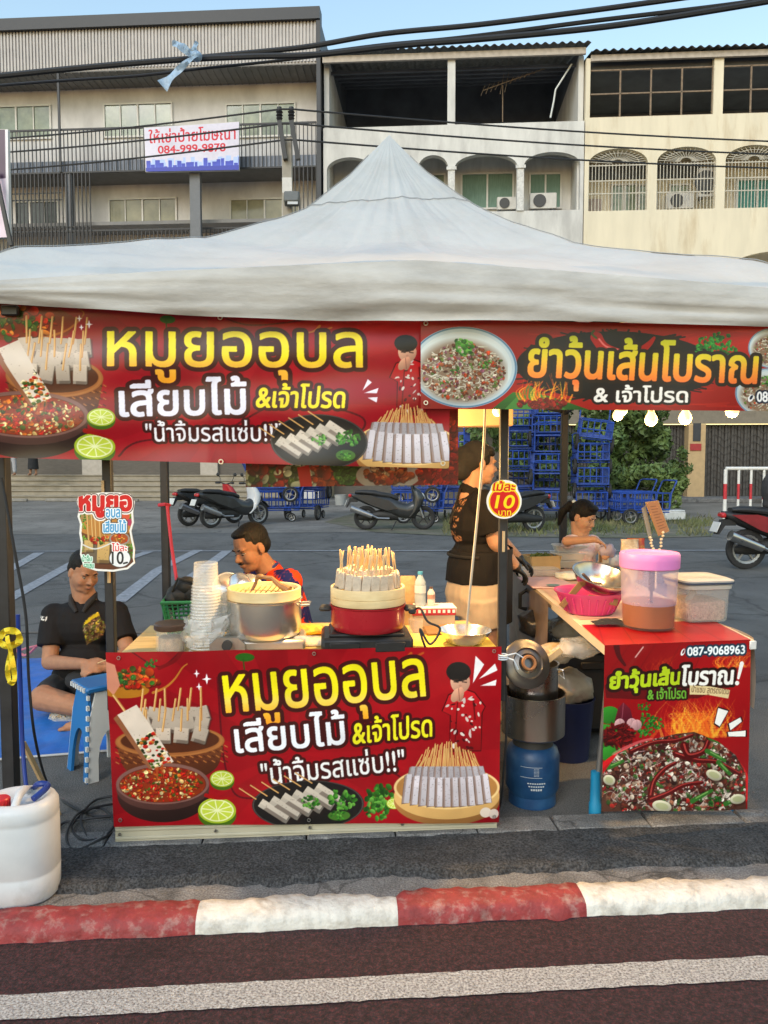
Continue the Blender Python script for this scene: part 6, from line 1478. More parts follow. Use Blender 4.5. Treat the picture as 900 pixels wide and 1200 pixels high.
def bottle(c, r, h, label, bm, cm, lm):
    t = thing('water_bottle', label, 'bottle', c); b = MB(); b.lathe([(0, 0), (r*.9, 0), (r, .008), (r, h*.3), (r*.94, h*.34), (r, h*.38), (r, h*.62), (r*.9, h*.72), (r*.42, h*.88), (r*.40, h*.94), (0, h*.94)], c, 20); b.build('body', bm, t)
    b = MB(); b.cyl(c+Vector((0, 0, h*.92)), c+Vector((0, 0, h)), r*.46, n=16); b.build('cap', cm, t); b = MB(); b.lathe([(r*1.015, h*.38), (r*1.015, h*.60)], c, 20, caps=False); b.build('wrap', lm, t, recalc=False)
watr = mat('water_bottle_plastic', (.40, .50, .58), rough=.15, alpha=.65, var=.1); bcap = mat('blue_cap', (.05, .25, .45), rough=.4)
bottle(c+Vector((-.055, 0, .112)), .026, .155, 'clear water bottle with a blue cap on the red dotted box', watr, bcap, mat('bottle_wrap', (.45, .55, .62), rough=.4))
bottle(c+Vector((-.005, .0, .112)), .018, .085, 'small white bottle with a brown cap beside the water bottle', mat('white_bottle', (.5, .46, .44), rough=.4), brownlid, mat('brown_wrap', (.35, .2, .16), rough=.5))
c = TP(477, 726)+Vector((0, .07, 0)); b = MB(); loft(b, [(c.x, c.y, c.z, .04, .025), (c.x, c.y, c.z+.10, .043, .028), (c.x+.004, c.y, c.z+.2, .042, .018), (c.x+.006, c.y, c.z+.23, .035, .005)], 14, axis='z', pw=3); tag(b.build('paper_bag', mat('brown_paper', (.30, .21, .11), rough=.8, var=.2, scale=20, bump=.6, bscale=30)), 'brown paper bag standing behind the bamboo steamer', 'bag')
# behind the table: basket, bottle, lids
grn = mat('green_basket_plastic', (.015, .16, .07), rough=.45, var=.15)
c = TP(222, 735)+Vector((0, .07, 0)); t = thing('plastic_basket', 'green lattice basket full of gear behind the cup stack', 'basket', c, .15)
b = MB(); w0, w1, hh = (.10, .075), (.125, .095), .15
def bp(s, tt):                               # round the basket wall
    k = s*4 % 4; i = int(k); f = k-i; lx = w0[0]+(w1[0]-w0[0])*tt; ly = w0[1]+(w1[1]-w0[1])*tt; cr = [(-lx, -ly), (lx, -ly), (lx, ly), (-lx, ly)]; a_, c_ = cr[i], cr[(i+1) % 4]; return Vector((a_[0]+(c_[0]-a_[0])*f, a_[1]+(c_[1]-a_[1])*f, hh*tt))
for k in range(44): b.bar(bp(k/44, 0), bp(k/44, 1), .005, .005)
for k in range(8): b.tube([bp(j/4+.0, k/8) for j in range(4)], .003, 4, closed=True)
b.tube([bp(j/4, 1) for j in range(4)], .009, 6, closed=True); b.box((0, 0, .004), (.2, .15, .006)); b.build('lattice', grn, t, world=False)
b = MB(); d = c+Vector((-.02, .0, .15))
for (o, r) in (((-.03, 0, .02), (.07, .06, .05)), ((.03, 0, .03), (.07, .06, .055)), ((.0, -.02, .06), (.05, .04, .045)), ((-.06, -.02, .0), (.04, .04, .05))): b.ell(d+Vector(o), r)
b.tube([d+Vector((-.06, -.05, .04)), d+Vector((-.03, -.06, .1)), d+Vector((.05, -.05, .08))], .006, 6); tag(b.build('shoulder_bag', mat('black_nylon', (.015, .015, .016), rough=.6, bump=.5, bscale=30)), 'black nylon bag stuffed in the green basket', 'bag')
b = MB(); d = c+Vector((.055, -.03, .17)); b.ell(d, (.04, .03, .03)); b.ell(d+Vector((.0, -.01, .02)), (.02, .03, .02)); tag(b.build('foil_parcel', mat('crumpled_foil', (.6, .6, .6), rough=.25, metal=.9, bump=1, bscale=40)), 'crumpled silver parcel in the green basket beside the black bag', 'parcel')
c = TP(191, 734)+Vector((0, .09, 0)); t = thing('milk_bottle', 'white bottle with a red cap beside the green basket', 'bottle', c)
b = MB(); b.lathe([(0, 0), (.018, 0), (.020, .01), (.020, .12), (.014, .135), (0, .135)], c, 16); b.build('body', mat('white_plastic', (.62, .63, .64), rough=.4), t); b = MB(); b.cyl(c+Vector((0, 0, .133)), c+Vector((0, 0, .152)), .015, n=14); b.build('cap', redp, t)
for i, (x, y, r, rx, rz, dY) in enumerate([(268, 690, .075, 70, 30, .12), (280, 688, .065, 80, -20, .10), (292, 688, .06, 75, 10, .16)]):
    c = P(x, y, TP(x, 735).y+dY); R3 = Matrix.Rotation(R_(rz), 3, 'Z') @ Matrix.Rotation(R_(rx), 3, 'X'); b = MB(); b.lathe([(0, .025), (r*.5, .02), (r*.9, .006), (r, 0), (r*1.04, .003), (r*.9, .0), (0, .016)], c, 28, 0, R3); b.tube([c+R3 @ Vector(q) for q in ((-.02, 0, .022), (-.02, 0, .045), (.02, 0, .045), (.02, 0, .022))], .004, 6)
    tag(b.build('pan_lid', steelp), ['polished pan lid leaning nearest the cup stacks', 'polished pan lid leaning between two others behind the steel pot', 'polished pan lid leaning nearest the man in the blue and orange shirt'][i], 'lid', 'steel pan lids behind the front table')
c = TP(283, 735)+Vector((0, .12, 0)); b = MB(); b.box(c+Vector((0, 0, .045)), (.22, .12, .09), SA, 0, .01); tag(b.build('storage_tub', mat('grey_tub', (.12, .12, .12), rough=.5)), 'dark grey tub holding up the pan lids', 'tub')
# ------------------------------------------------------------------ the long table on the right
Z2 = .775
F0, F1, B0 = G(709, 757, Z2), G(884, 750, Z2), G(601, 668, Z2); B1 = B0+(F1-F0)*1.02
ex = (F1-F0).normalized(); ey = (B0-F0).normalized(); TW = (F1-F0).length; TL = (B0-F0).length
def RT(px, py, z=None): return G(px, py, Z2 if z is None else z)
t = thing('long_table', 'long folding table with cream edge running away behind the red cloth', 'table', (F0+F1)/2-Vector((0, 0, Z2)))
creamt = mat('cream_laminate', (.62, .52, .38), rough=.45, var=.1, scale=4); pinkt = mat('pinkish_table_sheet', (.55, .36, .28), rough=.5, var=.15, scale=5)
b = MB(); q = [F0, F1, B1, B0]; dn = Vector((0, 0, -.038)); b.add(q+[p+dn for p in q], [(0, 1, 2, 3), (7, 6, 5, 4), (0, 4, 5, 1), (1, 5, 6, 2), (2, 6, 7, 3), (3, 7, 4, 0)]); b.build('tabletop', creamt, t)
b = MB(); b.sheet([p+Vector((0, 0, .003)) for p in (F0+ex*.03+ey*.5, F1-ex*.03+ey*.5, B1-ex*.03-ey*.05, B0+ex*.03-ey*.05)]); b.build('table_sheet', pinkt, t, recalc=False)
legg = mat('grey_leg_tube', (.22, .22, .22), rough=.4, metal=.6); sock_m = mat('bright_blue_tube', (.01, .22, .42), rough=.4, var=.1)
lg0, lg1 = G(697, 955), G(852, 950)
for i, p in enumerate((lg0, lg1, lg0+ey*(TL-.5), lg1+ey*(TL-.5))):
    up = Vector((p.x, p.y, Z2-.04))+ex*(.06 if i % 2 == 0 else -.06); b = MB(); b.tube([p+Vector((0, 0, .02)), up], .0125, 10); l = b.build('leg', legg, t)
    b = MB(); b.lathe([(0, 0), (.026, 0), (.026, .05), (.022, .06), (.020, .19), (.014, .192)], p, 14); b.build('leg_cover', sock_m, l)
# red printed table cloth: lies on the front of the top and hangs down in front
A = Art(705, 748, 879, 951, 2.0, (.68, .06, .08), 41); wash(A, (.64, .045, .075), (.52, .03, .06))
for j in range(0, 26):
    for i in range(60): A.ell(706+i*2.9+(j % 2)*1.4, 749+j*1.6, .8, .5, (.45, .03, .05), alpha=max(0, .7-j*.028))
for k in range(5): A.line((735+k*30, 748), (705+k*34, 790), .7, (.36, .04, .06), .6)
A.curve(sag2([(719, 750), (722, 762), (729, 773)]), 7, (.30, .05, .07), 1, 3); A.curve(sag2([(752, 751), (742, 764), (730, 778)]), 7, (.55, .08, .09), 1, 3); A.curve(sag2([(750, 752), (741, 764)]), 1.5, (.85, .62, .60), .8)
for k in range(46):
    x0 = A.rd.uniform(838, 878); A.curve(sag2([(x0, 780), (x0+A.rd.uniform(-10, 10), 772), (x0+A.rd.uniform(2, 16), A.rd.uniform(757, 768))], 4), 2, A.rd.choice([(.86, .36, .10), (.92, .62, .22), (.74, .18, .10)]), .4, .4)
for k in range(26):
    x0 = A.rd.uniform(760, 780); A.curve(sag2([(x0, 786), (x0+A.rd.uniform(-10, 10), 776), (x0+A.rd.uniform(-4, 14), A.rd.uniform(760, 770))], 4), 1.2, (.80, .30, .12), .3, .3)
for k in range(150):                                       # flames
    x0 = A.rd.gauss(815, 20); top = A.rd.uniform(812, 838); A.curve(sag2([(x0, 862), (x0+A.rd.uniform(-14, 14), 848), (x0+A.rd.uniform(-12, 12), 835), (x0+A.rd.uniform(-9, 9), top)], 5), A.rd.uniform(1.5, 4.5), A.rd.choice([(.93, .62, .16), (.90, .42, .12), (.95, .78, .25), (.85, .30, .10)]), .26, .4)
for (x, y, r) in ((712, 833, 12), (706, 860, 18), (715, 880, 12)): A.ell(x, y, r, r*.9, (.16, .46, .13), shade=.3)
for (x, y, r) in ((752, 824, 7), (757, 838, 9), (765, 842, 8), (748, 852, 11), (762, 852, 9), (770, 848, 6)): herb(A, x, y, r, 24, ((.14, .42, .12), (.20, .50, .16), (.10, .34, .10)))
A.poly([(718, 840), (722, 824), (728, 818), (736, 826), (740, 840), (730, 848)], (.42, .10, .16), grad=(.30, .06, .12)); A.line((728, 819), (726, 844), 1, (.60, .30, .36), .7)
for (x, y) in ((724, 844), (738, 844), (744, 846), (733, 850)): A.ell(x, y, 6, 6.5, (.72, .55, .56), shade=.3); A.line((x, y-6), (x+1, y+4), .6, (.55, .36, .40), .7)
A.chips(722, 858, 19, 12, 120, [(.36, .04, .05), (.48, .06, .07), (.28, .03, .04)], 2, 6, asp=(.2, .35))
A.ell(785, 925, 96, 62, (.78, .10, .12)); A.ell(785, 927, 92, 58, (.66, .08, .10)); A.ell(740, 872, 26, 4, (.92, .55, .55), -.35, alpha=.5)
sal = [(705, 951), (705, 905), (722, 880), (748, 868), (790, 858), (812, 856), (840, 868), (862, 885), (875, 905), (877, 951)]
A.poly(sal, (.30, .18, .14)); A.set_clip_poly(sal)
A.chips(790, 912, 92, 54, 150, [(.70, .65, .60), (.60, .52, .46), (.30, .13, .10), (.24, .10, .09), (.48, .32, .24)], 4, 9, asp=(.4, .9)); A.chips(790, 912, 92, 54, 1000, [(.74, .68, .62), (.82, .78, .72), (.38, .16, .12), (.30, .12, .10), (.55, .34, .24), (.46, .24, .18), (.66, .56, .48), (.24, .12, .10), (.20, .34, .14), (.60, .14, .12)], 1.0, 3.6, asp=(.25, .9))
for k in range(90):
    x0, y0 = A.rd.uniform(706, 850), A.rd.uniform(870, 948); tt = A.rd.uniform(0, 6.28); l = A.rd.uniform(8, 20); A.curve(sag2([(x0, y0), (x0+l*.5*math.cos(tt), y0+l*.4*math.sin(tt)), (x0+l*math.cos(tt+.8), y0+l*math.sin(tt+.8))], 4), A.rd.uniform(.5, 1.0), A.rd.choice([(.80, .74, .70), (.62, .50, .46), (.72, .60, .62)]), .7)
A.chips(800, 920, 85, 46, 300, [(.66, .60, .54), (.76, .71, .66), (.34, .14, .10), (.28, .10, .08), (.20, .34, .14), (.48, .10, .10)], 1.2, 3.8, asp=(.25, .8))
for pts, w in (([(762, 933), (766, 915), (778, 900), (790, 893)], 7), ([(762, 938), (780, 930), (800, 920), (822, 917)], 7), ([(790, 882), (815, 890), (840, 893), (868, 908)], 7), ([(738, 878), (765, 868), (790, 866), (810, 860)], 6), ([(800, 872), (806, 884), (822, 880), (828, 868)], 9)):
    A.curve(sag2(pts), w, (.30, .03, .04), 1, w*.6); A.curve(sag2([(x, y-1.4) for x, y in pts]), w*.25, (.66, .22, .20), .8, w*.15)
for (x, y, a, l) in ((822, 933, -.5, 13), (848, 900, .8, 10), (842, 868, .4, 12), (720, 893, -.4, 9), (860, 940, -.3, 10), (838, 885, .5, 12)): A.line((x-l*math.cos(a), y-l*math.sin(a)), (x+l*math.cos(a), y+l*math.sin(a)), 6, (.18, .40, .14), 1, 4); A.line((x-l*.6*math.cos(a), y-l*.6*math.sin(a)-1), (x+l*.6*math.cos(a), y+l*.6*math.sin(a)-1), 1.5, (.50, .66, .36), .8)
for (x, y, rx, ry, a) in ((836, 908, 11, 7, .4), (713, 912, 8, 7, .6), (866, 938, 11, 7, 0), (775, 945, 12, 8, .2)): A.ell(x+1, y+1.5, rx, ry, (.2, .1, .08), a, alpha=.6); A.ell(x, y, rx*.9, ry*.85, (.74, .72, .62), a, shade=.35); A.ell(x, y, rx*.6, ry*.5, (.60, .62, .42), a, alpha=.6)
herb(A, 838, 940, 9, 30, ((.10, .28, .10), (.16, .36, .14))); A.clip = None
A.poly([(706, 796), (740, 790), (800, 787), (858, 788), (862, 800), (815, 816), (745, 815), (708, 812)], (.20, .05, .06), .55)
A.text("ยำวุ้นเส้น", (711, 777, 796, 807), (.70, .80, .12), bold=1.2, outs=[(3.6, (.16, .06, .05))], ang=-.04, shear=.1); A.text("โบราณ", (796, 775, 859, 801), (.93, .93, .91), bold=1.0, outs=[(3.4, (.16, .06, .05))], shear=.1)
A.line((868, 776), (864, 793), 5, (.94, .94, .92), 1, 3.2); A.ell(862.5, 799, 2.6, 2.6, (.94, .94, .92))
A.text("087-9068963", (802, 754, 872, 765), (.93, .95, .96), bold=.5, outs=[(2.2, (.06, .20, .28))]); A.ell(797, 760, 2.2, 4.4, (.93, .95, .96), .4); A.ell(797.6, 759.4, 1.1, 2.8, (.40, .10, .14), .4)
A.text("& เจ้าโปรด", (756, 801, 802, 816), (.40, .66, .20), bold=.5, outs=[(2.2, (.18, .05, .06))]); A.poly([(806, 800), (830, 802), (854, 807), (852, 817), (828, 812), (806, 811)], (.86, .78, .58)); A.text("ป้าแซ่บ สูตรดั้งเดิม", (808, 801, 853, 813), (.35, .20, .12), bold=.15, ang=.09)
for q in ([(840, 828), (852, 832), (842, 850), (836, 846)], [(853, 847), (867, 840), (869, 845), (855, 855)], [(852, 857), (874, 856), (874, 863), (853, 862)]): A.poly(inset(q, -2), (.18, .05, .06)); A.poly(q, (.94, .94, .92))
A.noise(.03, 30)
cl = thing('table_cloth', 'red printed vinyl cloth with a noodle dish hanging over the table end', 'tablecloth', (F0+F1)/2-ey*.004)
b0 = F0-ex*.003; fy = F0.y
FQ = (F0-ey*.008+Vector((-.004, 0, .004)), F1-ey*.008-ex*.02+Vector((0, 0, .004)), P(877, 949, F1.y-.03), P(705, 951, F0.y-.03))
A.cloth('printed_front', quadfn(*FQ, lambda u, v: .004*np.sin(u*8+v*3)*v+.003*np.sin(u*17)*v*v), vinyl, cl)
A2 = Art(0, 0, 120, 90, 1.2, (.62, .07, .09), 5); wash(A2, (.62, .06, .08), (.68, .10, .10))
for j in range(46):
    for i in range(44): A2.ell(i*2.8+(j % 2)*1.4, j*2, .8, .6, (.42, .03, .05), alpha=.45)
for k in range(6): A2.line((15+k*20, 0), (k*24, 90), .8, (.36, .04, .06), .7)
A2.cloth('printed_top', quadfn(F0+ey*.36+Vector((0, 0, .008)), F1+ey*.36+Vector((0, 0, .008))-ex*.02, F1-ey*.008-ex*.02+Vector((0, 0, .0045)), F0-ey*.008+Vector((-.004, 0, .0045))), vinyl, cl)
b = MB(); sd = lambda s, tt: F1+ey*(.02+.55*s)+ex*(.006+.01*math.sin(s*9+tt*3)+.012*tt)+Vector((0, 0, .004-.30*tt*(1-.35*s)))
b.grid(sd, 14, 8); b.build('side_fall', mat('vinyl_back', (.40, .33, .28), rough=.6, var=.15), cl, recalc=False)
b = MB(); b.box(F1+ex*.0-ey*.0+Vector((-.012, -.014, -.018)), (.03, .008, .036), math.atan2(ex.y, ex.x), 0, .003); b.build('corner_clip', mat('white_plastic_clip', (.68, .68, .66), rough=.4), cl)
# brown sheet hung along the far side edge, with pale strokes
A = Art(0, 0, 150, 80, 1.0, (.46, .39, .33), 44); A.noise(.10, 14); A.noise(.05, 4)
for (x, y, a, l) in ((30, 15, 1.3, 8), (22, 34, 1.2, 9), (42, 40, .4, 9), (18, 55, .2, 8), (40, 62, .9, 7), (70, 30, 1.0, 8), (60, 50, .3, 9)): A.line((x-l*math.cos(a), y-l*math.sin(a)), (x+l*math.cos(a), y+l*math.sin(a)), 4, (.52, .48, .42), .8)
sa_, sb_ = B0-ex*.02, F0+ey*.95-ex*.02
tag(A.cloth('side_sheet', quadfn(sa_, sb_, sb_+Vector((0, 0, -.42)), sa_+Vector((0, 0, -.48)), lambda u, v: .015*np.sin(u*9)*v), vinyl), 'brown backed sheet with pale strokes hung along the side of the long table', 'cloth')
# ------------------------------------------------------------------ things on the long table
pinkb = mat('pink_basin_plastic', (.55, .05, .20), rough=.35, var=.1, spec=.5)
c = RT(697, 723)+ey*.10+Vector((0, 0, .004)); t = thing('plastic_basin', 'bright pink basin near the long table edge', 'basin', c); b = MB()
b.lathe([(0, 0), (.105, 0), (.115, .006), (.150, .085), (.168, .102), (.170, .108), (.160, .106), (.142, .085), (.110, .012), (0, .006)], c, 48)
for k in range(24): a = 2*math.pi*k/24; b.bar(c+Vector((.118*math.cos(a), .118*math.sin(a), .01)), c+Vector((.151*math.cos(a), .151*math.sin(a), .083)), .005, .005)
b.build('body', pinkb, t)
cb = c+Vector((.03, -.02, .10)); R3 = Matrix.Rotation(R_(18), 3, 'X') @ Matrix.Rotation(R_(8), 3, 'Y'); t = thing('mixing_bowl', 'wide steel mixing bowl tilted in the pink basin', 'bowl', cb); b = MB()
b.lathe([(0, 0), (.04, .002), (.085, .025), (.118, .06), (.132, .092), (.139, .094), (.139, .097), (.130, .095), (.114, .06), (.082, .028), (.04, .006), (0, .005)], cb, 48, 0, R3); b.build('body', mat('worn_steel', (.55, .53, .50), rough=.22, metal=1, var=.15, scale=5), t, recalc=False)
b = MB(); b.cap(cb+Vector((-.03, .0, .05)), cb+Vector((-.065, -.0, .085)), .007, .008); b.ell(cb+Vector((0, .01, .04)), (.03, .02, .008)); b.build('spoon', mat('dark_spoon', (.05, .03, .025), rough=.4), t)
b = MB(); b.box(c+Vector((-.10, -.07, .10)), (.03, .006, .16), Matrix.Rotation(R_(40), 3, 'Y'), 0, .002); b.box(c+Vector((.03, -.125, .08)), (.14, .006, .03), Matrix.Rotation(R_(10), 3, 'Y'), 0, .002); tag(b.build('spatula', tw_), 'brown wooden spatulas poking out of the pink basin', 'spatula')
# big drink tub
lilac = mat('lilac_translucent_plastic', (.60, .50, .68), rough=.35, alpha=.36, var=.04, spec=.4); lid_p = mat('pink_lid_plastic', (.66, .22, .56), rough=.4, var=.05, alpha=.92); tea = mat('brown_tea', (.24, .075, .022), rough=.35, var=.06)
c = RT(766, 741)+ey*.07+Vector((0, 0, .012)); R1 = .121; t = thing('drink_tub', 'tall lilac tub with a pink lid half full of brown drink', 'tub', c)
b = MB(); b.lathe([(R1*.945, .104), (R1*.985, .275)], c, 48, caps=False); b.lathe([(0, 0), (R1*.90, 0), (R1*.93, .006), (R1*.945, .104)], c, 48, 1, caps=False); b.build('body', [lilac, mat('wet_lilac_plastic', (.60, .40, .36), rough=.3, alpha=.10, var=.03)], t, recalc=False)
b = MB(); b.lathe([(0, .009), (R1*.88, .009), (R1*.915, .112), (0, .112)], c, 40); b.build('drink', tea, t)
b = MB(); b.lathe([(R1*1.0, .258), (R1*1.035, .261), (R1*1.045, .293), (R1*1.04, .318), (R1*1.0, .325), (R1*.85, .323), (R1*.82, .317), (0, .317)], c, 48, caps=False); b.build('lid', lid_p, t, recalc=False)
b = MB(); b.box(c+Vector((-.01, -.06, .17)), (.012, .008, .12), None, 0, .003); b.box(c+Vector((-.01, -.06, .215)), (.026, .010, .10), None, 0, .004); b.build('ladle', mat('dark_ladle', (.05, .05, .07), rough=.5), t)
# rice box
c = RT(829, 733)+ey*.12+Vector((0, 0, .01)); t = thing('storage_box', 'clear square box of pink rice beside the drink tub', 'box', c, math.atan2(ex.y, ex.x))
def rbox(b, w, d, h, z0, taper=1.06, pw=7, inner=False):
    secs = [(0, 0, z0, w/2*.95, d/2*.95), (0, 0, z0+.01, w/2, d/2), (0, 0, z0+h, w/2*taper, d/2*taper)]; loft(b, secs, 40, 0, pw, 'z')
b = MB(); rbox(b, .205, .20, .17, 0); b.build('body', mat('clear_box_plastic', (.70, .68, .62), rough=.25, alpha=.30, var=.04), t, world=False)
b = MB(); rbox(b, .19, .185, .085, .006, 1.02)
for i, p in enumerate(b.v):
    if p[2] > .05: b.v[i] = (p[0], p[1], p[2]+.015*noise.noise(Vector((p[0]*20, p[1]*20, 0))))
b.build('rice', mat('pink_rice', (.44, .29, .24), rough=.9, var=.4, scale=90, bump=1.2, bscale=160), t, world=False)
b = MB(); loft(b, [(0, 0, .150, .115, .113), (0, 0, .166, .117, .115), (0, 0, .170, .113, .111)], 40, 0, 7, 'z'); b.build('rim', mat('white_box_rim', (.60, .58, .52), rough=.4, alpha=.7), t, world=False)
b = MB(); R4 = Matrix.Rotation(R_(7), 3, 'Y'); m0 = len(b.v); loft(b, [(0, 0, .176, .122, .118), (0, 0, .188, .124, .120), (0, 0, .198, .10, .096), (0, 0, .196, .08, .076)], 40, 0, 7, 'z'); b.build('lid', mat('hazy_lid', (.58, .57, .54), rough=.3, alpha=.75), t, world=False)
b = MB(); loft(b, [(0, 0, .172, .125, .121), (0, 0, .181, .126, .122)], 40, 0, 7, 'z'); b.build('lid_clip', mat('dark_blue_clip', (.05, .07, .11), rough=.5), t, world=False)
b = MB(); b.box((-.05, -.03, .11), (.03, .006, .06), Matrix.Rotation(.6, 3, 'Y')); b.build('scoop', mat('grey_scoop', (.30, .28, .27), rough=.5), t, world=False)
# black mask, handle, boards, trays
b = MB(); c = RT(714, 735)+Vector((0, 0, .012))
def mskf(s, tt): u, v = s*2-1, tt*2-1; return c+Vector((u*.075, v*.04, .008+.018*(1-u*u)*(1-v*v)+.006*noise.noise(Vector((u*3, v*3, 2)))))
b.grid(mskf, 16, 10); b.tube([c+Vector((.07, 0, .004)), c+Vector((.11, -.01, .006)), c+Vector((.13, .01, .006)), c+Vector((.10, .02, .006))], .004, 5); tag(b.build('face_mask', mat('black_mask_cloth', (.022, .02, .022), rough=.9, bump=.4, bscale=40), recalc=False), 'crumpled black cloth mask lying before the drink tub', 'mask')
c = RT(640, 684); b = MB(); b.box(c+Vector((0, 0, .008)), (.26, .40, .008), .05, 0, .003); tag(b.build('cutting_board', mat('pale_pink_board', (.60, .40, .42), rough=.5)), 'pale pink board on the long table behind the pink basin', 'cutting board')
c = RT(648, 690)+Vector((0, 0, .016)); b = MB(); b.ell(c+Vector((0, 0, .006)), (.04, .02, .006)); tag(b.build('peeler', mat('grey_teal_plastic', (.10, .20, .24), rough=.5)), 'small grey teal peeler on the pale pink board', 'peeler')
traym = mat('clear_tray_plastic', (.75, .76, .74), rough=.2, alpha=.30, var=.05)
c = RT(634, 678)+Vector((0, .1, .014)); b = MB(); loft(b, [(c.x, c.y, c.z, .11, .075), (c.x, c.y, c.z+.035, .125, .09), (c.x, c.y, c.z+.037, .13, .095)], 28, 0, 6, 'z'); tag(b.build('food_tray', traym), 'shallow clear tray by the cook\'s gloved hand', 'tray')
kraft = mat('kraft_box', (.46, .32, .15), rough=.8, var=.15, scale=8)
c = RT(645, 674)+Vector((0, .30, .005)); t = thing('herb_box', 'cut open cardboard box full of green herbs', 'box', c, .2); b = MB()
for (x, y, w, d) in ((0, -.085, .20, .006), (0, .085, .20, .006), (-.10, 0, .006, .17), (.10, 0, .006, .17)): b.box((x, y, .045), (w, d, .09), Matrix.Rotation((-.25 if y < 0 else .25) if y else 0, 3, 'X') @ Matrix.Rotation((.25 if x > 0 else -.25) if x else 0, 3, 'Y'))
b.box((0, 0, .004), (.2, .17, .006)); b.build('carton', kraft, t, world=False); b = MB(); leaves(b, (0, 0, .07), (.085, .075, .03), 260, .016, random.Random(3)); b.build('herbs', leafb, t, world=False, recalc=False, angle=180)
cont = mat('milky_container', (.66, .67, .66), rough=.35, alpha=.72, var=.06)
for i in range(3):
    c = RT(672, 673)+Vector((.04+.01*i, .35, .004+.052*i)); b = MB(); loft(b, [(c.x, c.y, c.z, .10, .07), (c.x, c.y, c.z+.042, .115, .082), (c.x, c.y, c.z+.044, .122, .088), (c.x, c.y, c.z+.050, .118, .084)], 30, 0, 6, 'z')
    tag(b.build('food_container', cont), ['milky food box at the foot of the stack before the girl', 'milky food box in the middle of the stack before the girl', 'milky food box on top of the stack before the girl'][i], 'food container', 'milky food boxes before the girl')
b = MB(); c = RT(663, 685)+Vector((.05, .12, .02)); rnd = random.Random(6)
def mkbag(c, rx, ry, rz, m, name, label, cat, seed, n=22):
    b = MB(); b.ell((0, 0, 0), (1, 1, 1), None, n, n//2+3)
    for i, p in enumerate(b.v):
        p = Vector(p); w = 1+.28*noise.noise(p*1.6+Vector((seed, 0, 0)))+.14*noise.noise(p*4+Vector((seed, 3, 0))); b.v[i] = (c.x+p.x*rx*w, c.y+p.y*ry*w, c.z+p.z*rz*w+rz)
    return tag(b.build(name, m, angle=70), label, cat)
mkbag(RT(664, 684)+Vector((.05, .14, 0)), .10, .07, .028, mat('green_white_bag', (.58, .62, .58), rough=.4, var=.2, scale=18, col2=(.16, .42, .25), mscale=14, mix=.64), 'plastic_bag', 'flat white and green bag between the herbs and the steel bowl', 'bag', 3)
mkbag(RT(686, 672)+Vector((.05, .15, 0)), .07, .06, .030, mat('red_white_bag', (.60, .54, .50), rough=.4, var=.2, scale=18, col2=(.48, .10, .08), mscale=18, mix=.58), 'plastic_bag', 'red and white bag behind the steel bowl', 'bag', 5)
c = RT(701, 668)+Vector((.03, .02, .04)); t = thing('wooden_box', 'small upright wooden box behind the steel bowl', 'box', c); b = MB(); b.box(c+Vector((.012, 0, .045)), (.055, .05, .085), .3, 0, .003); b.build('case', creamt, t); b = MB(); b.box(c+Vector((-.012, -.024, .043)), (.028, .01, .06), .3, 0, .002); b.build('dark_side', tw_, t)
mkbag(RT(728, 672)+Vector((.02, .25, 0)), .10, .06, .05, mat('white_snack_bag', (.60, .60, .60), rough=.35, var=.15, scale=12, col2=(.50, .08, .07), mscale=8, mix=.62), 'snack_bag', 'white and red bag lying behind the small wooden box', 'bag', 9)
for i, (x, m, lb) in enumerate([(737, mat('tan_snack_wrapper', (.45, .35, .22), rough=.4, var=.3, scale=30, col2=(.60, .55, .48), mscale=25), 'tan snack bag standing beside the red snack bag'), (748, mat('red_snack_wrapper', (.42, .05, .03), rough=.35, var=.25, scale=25, col2=(.58, .34, .05), mscale=14, mix=.60), 'red and orange snack bag standing behind the drink tub')]):
    c = RT(x, 680)+Vector((.0, .06*i, .0)); b = MB(); loft(b, [(c.x, c.y, c.z, .045, .025), (c.x, c.y, c.z+.09, .058, .034), (c.x, c.y, c.z+.19, .055, .026), (c.x, c.y, c.z+.235, .053, .006), (c.x, c.y, c.z+.255, .056, .003)], 16, 0, 3, 'z')
    tag(b.build('snack_bag', m, angle=60), lb, 'bag', 'snack bags behind the drink tub')
c = RT(720, 690)+Vector((.02, .05, .0)); b = MB(); b.lathe([(0, 0), (.05, 0), (.075, .03), (.077, .034), (.07, .03), (0, .008)], c, 24); tag(b.build('rattan_tray', mat('rattan', (.50, .42, .30), rough=.8, var=.2, scale=30)), 'round pale tray half hidden by the steel bowl', 'tray')
# card stand
t = thing('card_stand', 'two tall printed cards on beaded wires behind the drink tub', 'sign', RT(768, 690)); Yc = RT(768, 690).y
A = Art(770, 588, 787, 630, 2.5, (.60, .43, .30), 51)
for k in range(9): A.line((774, 594+k*3.6), (780+A.rd.uniform(0, 5), 594.5+k*3.6), .9, (.36, .22, .14), .8)
A.cloth('printed_card', quadfn(P(757, 589, Yc), P(771, 587, Yc+.03), P(784, 622, Yc+.02), P(772, 628, Yc-.01)), vinyl, t)
b = MB(); d = Vector((0, .004, 0)); q = [P(756, 588.5, Yc+.003), P(771.5, 586.5, Yc+.033), P(784.6, 622.4, Yc+.023), P(771.6, 628.4, Yc-.007)]; b.add(q+[p+d for p in q], [(0, 1, 2, 3), (7, 6, 5, 4), (0, 4, 5, 1), (1, 5, 6, 2), (2, 6, 7, 3), (3, 7, 4, 0)]); b.build('backing_card', kraft, t)
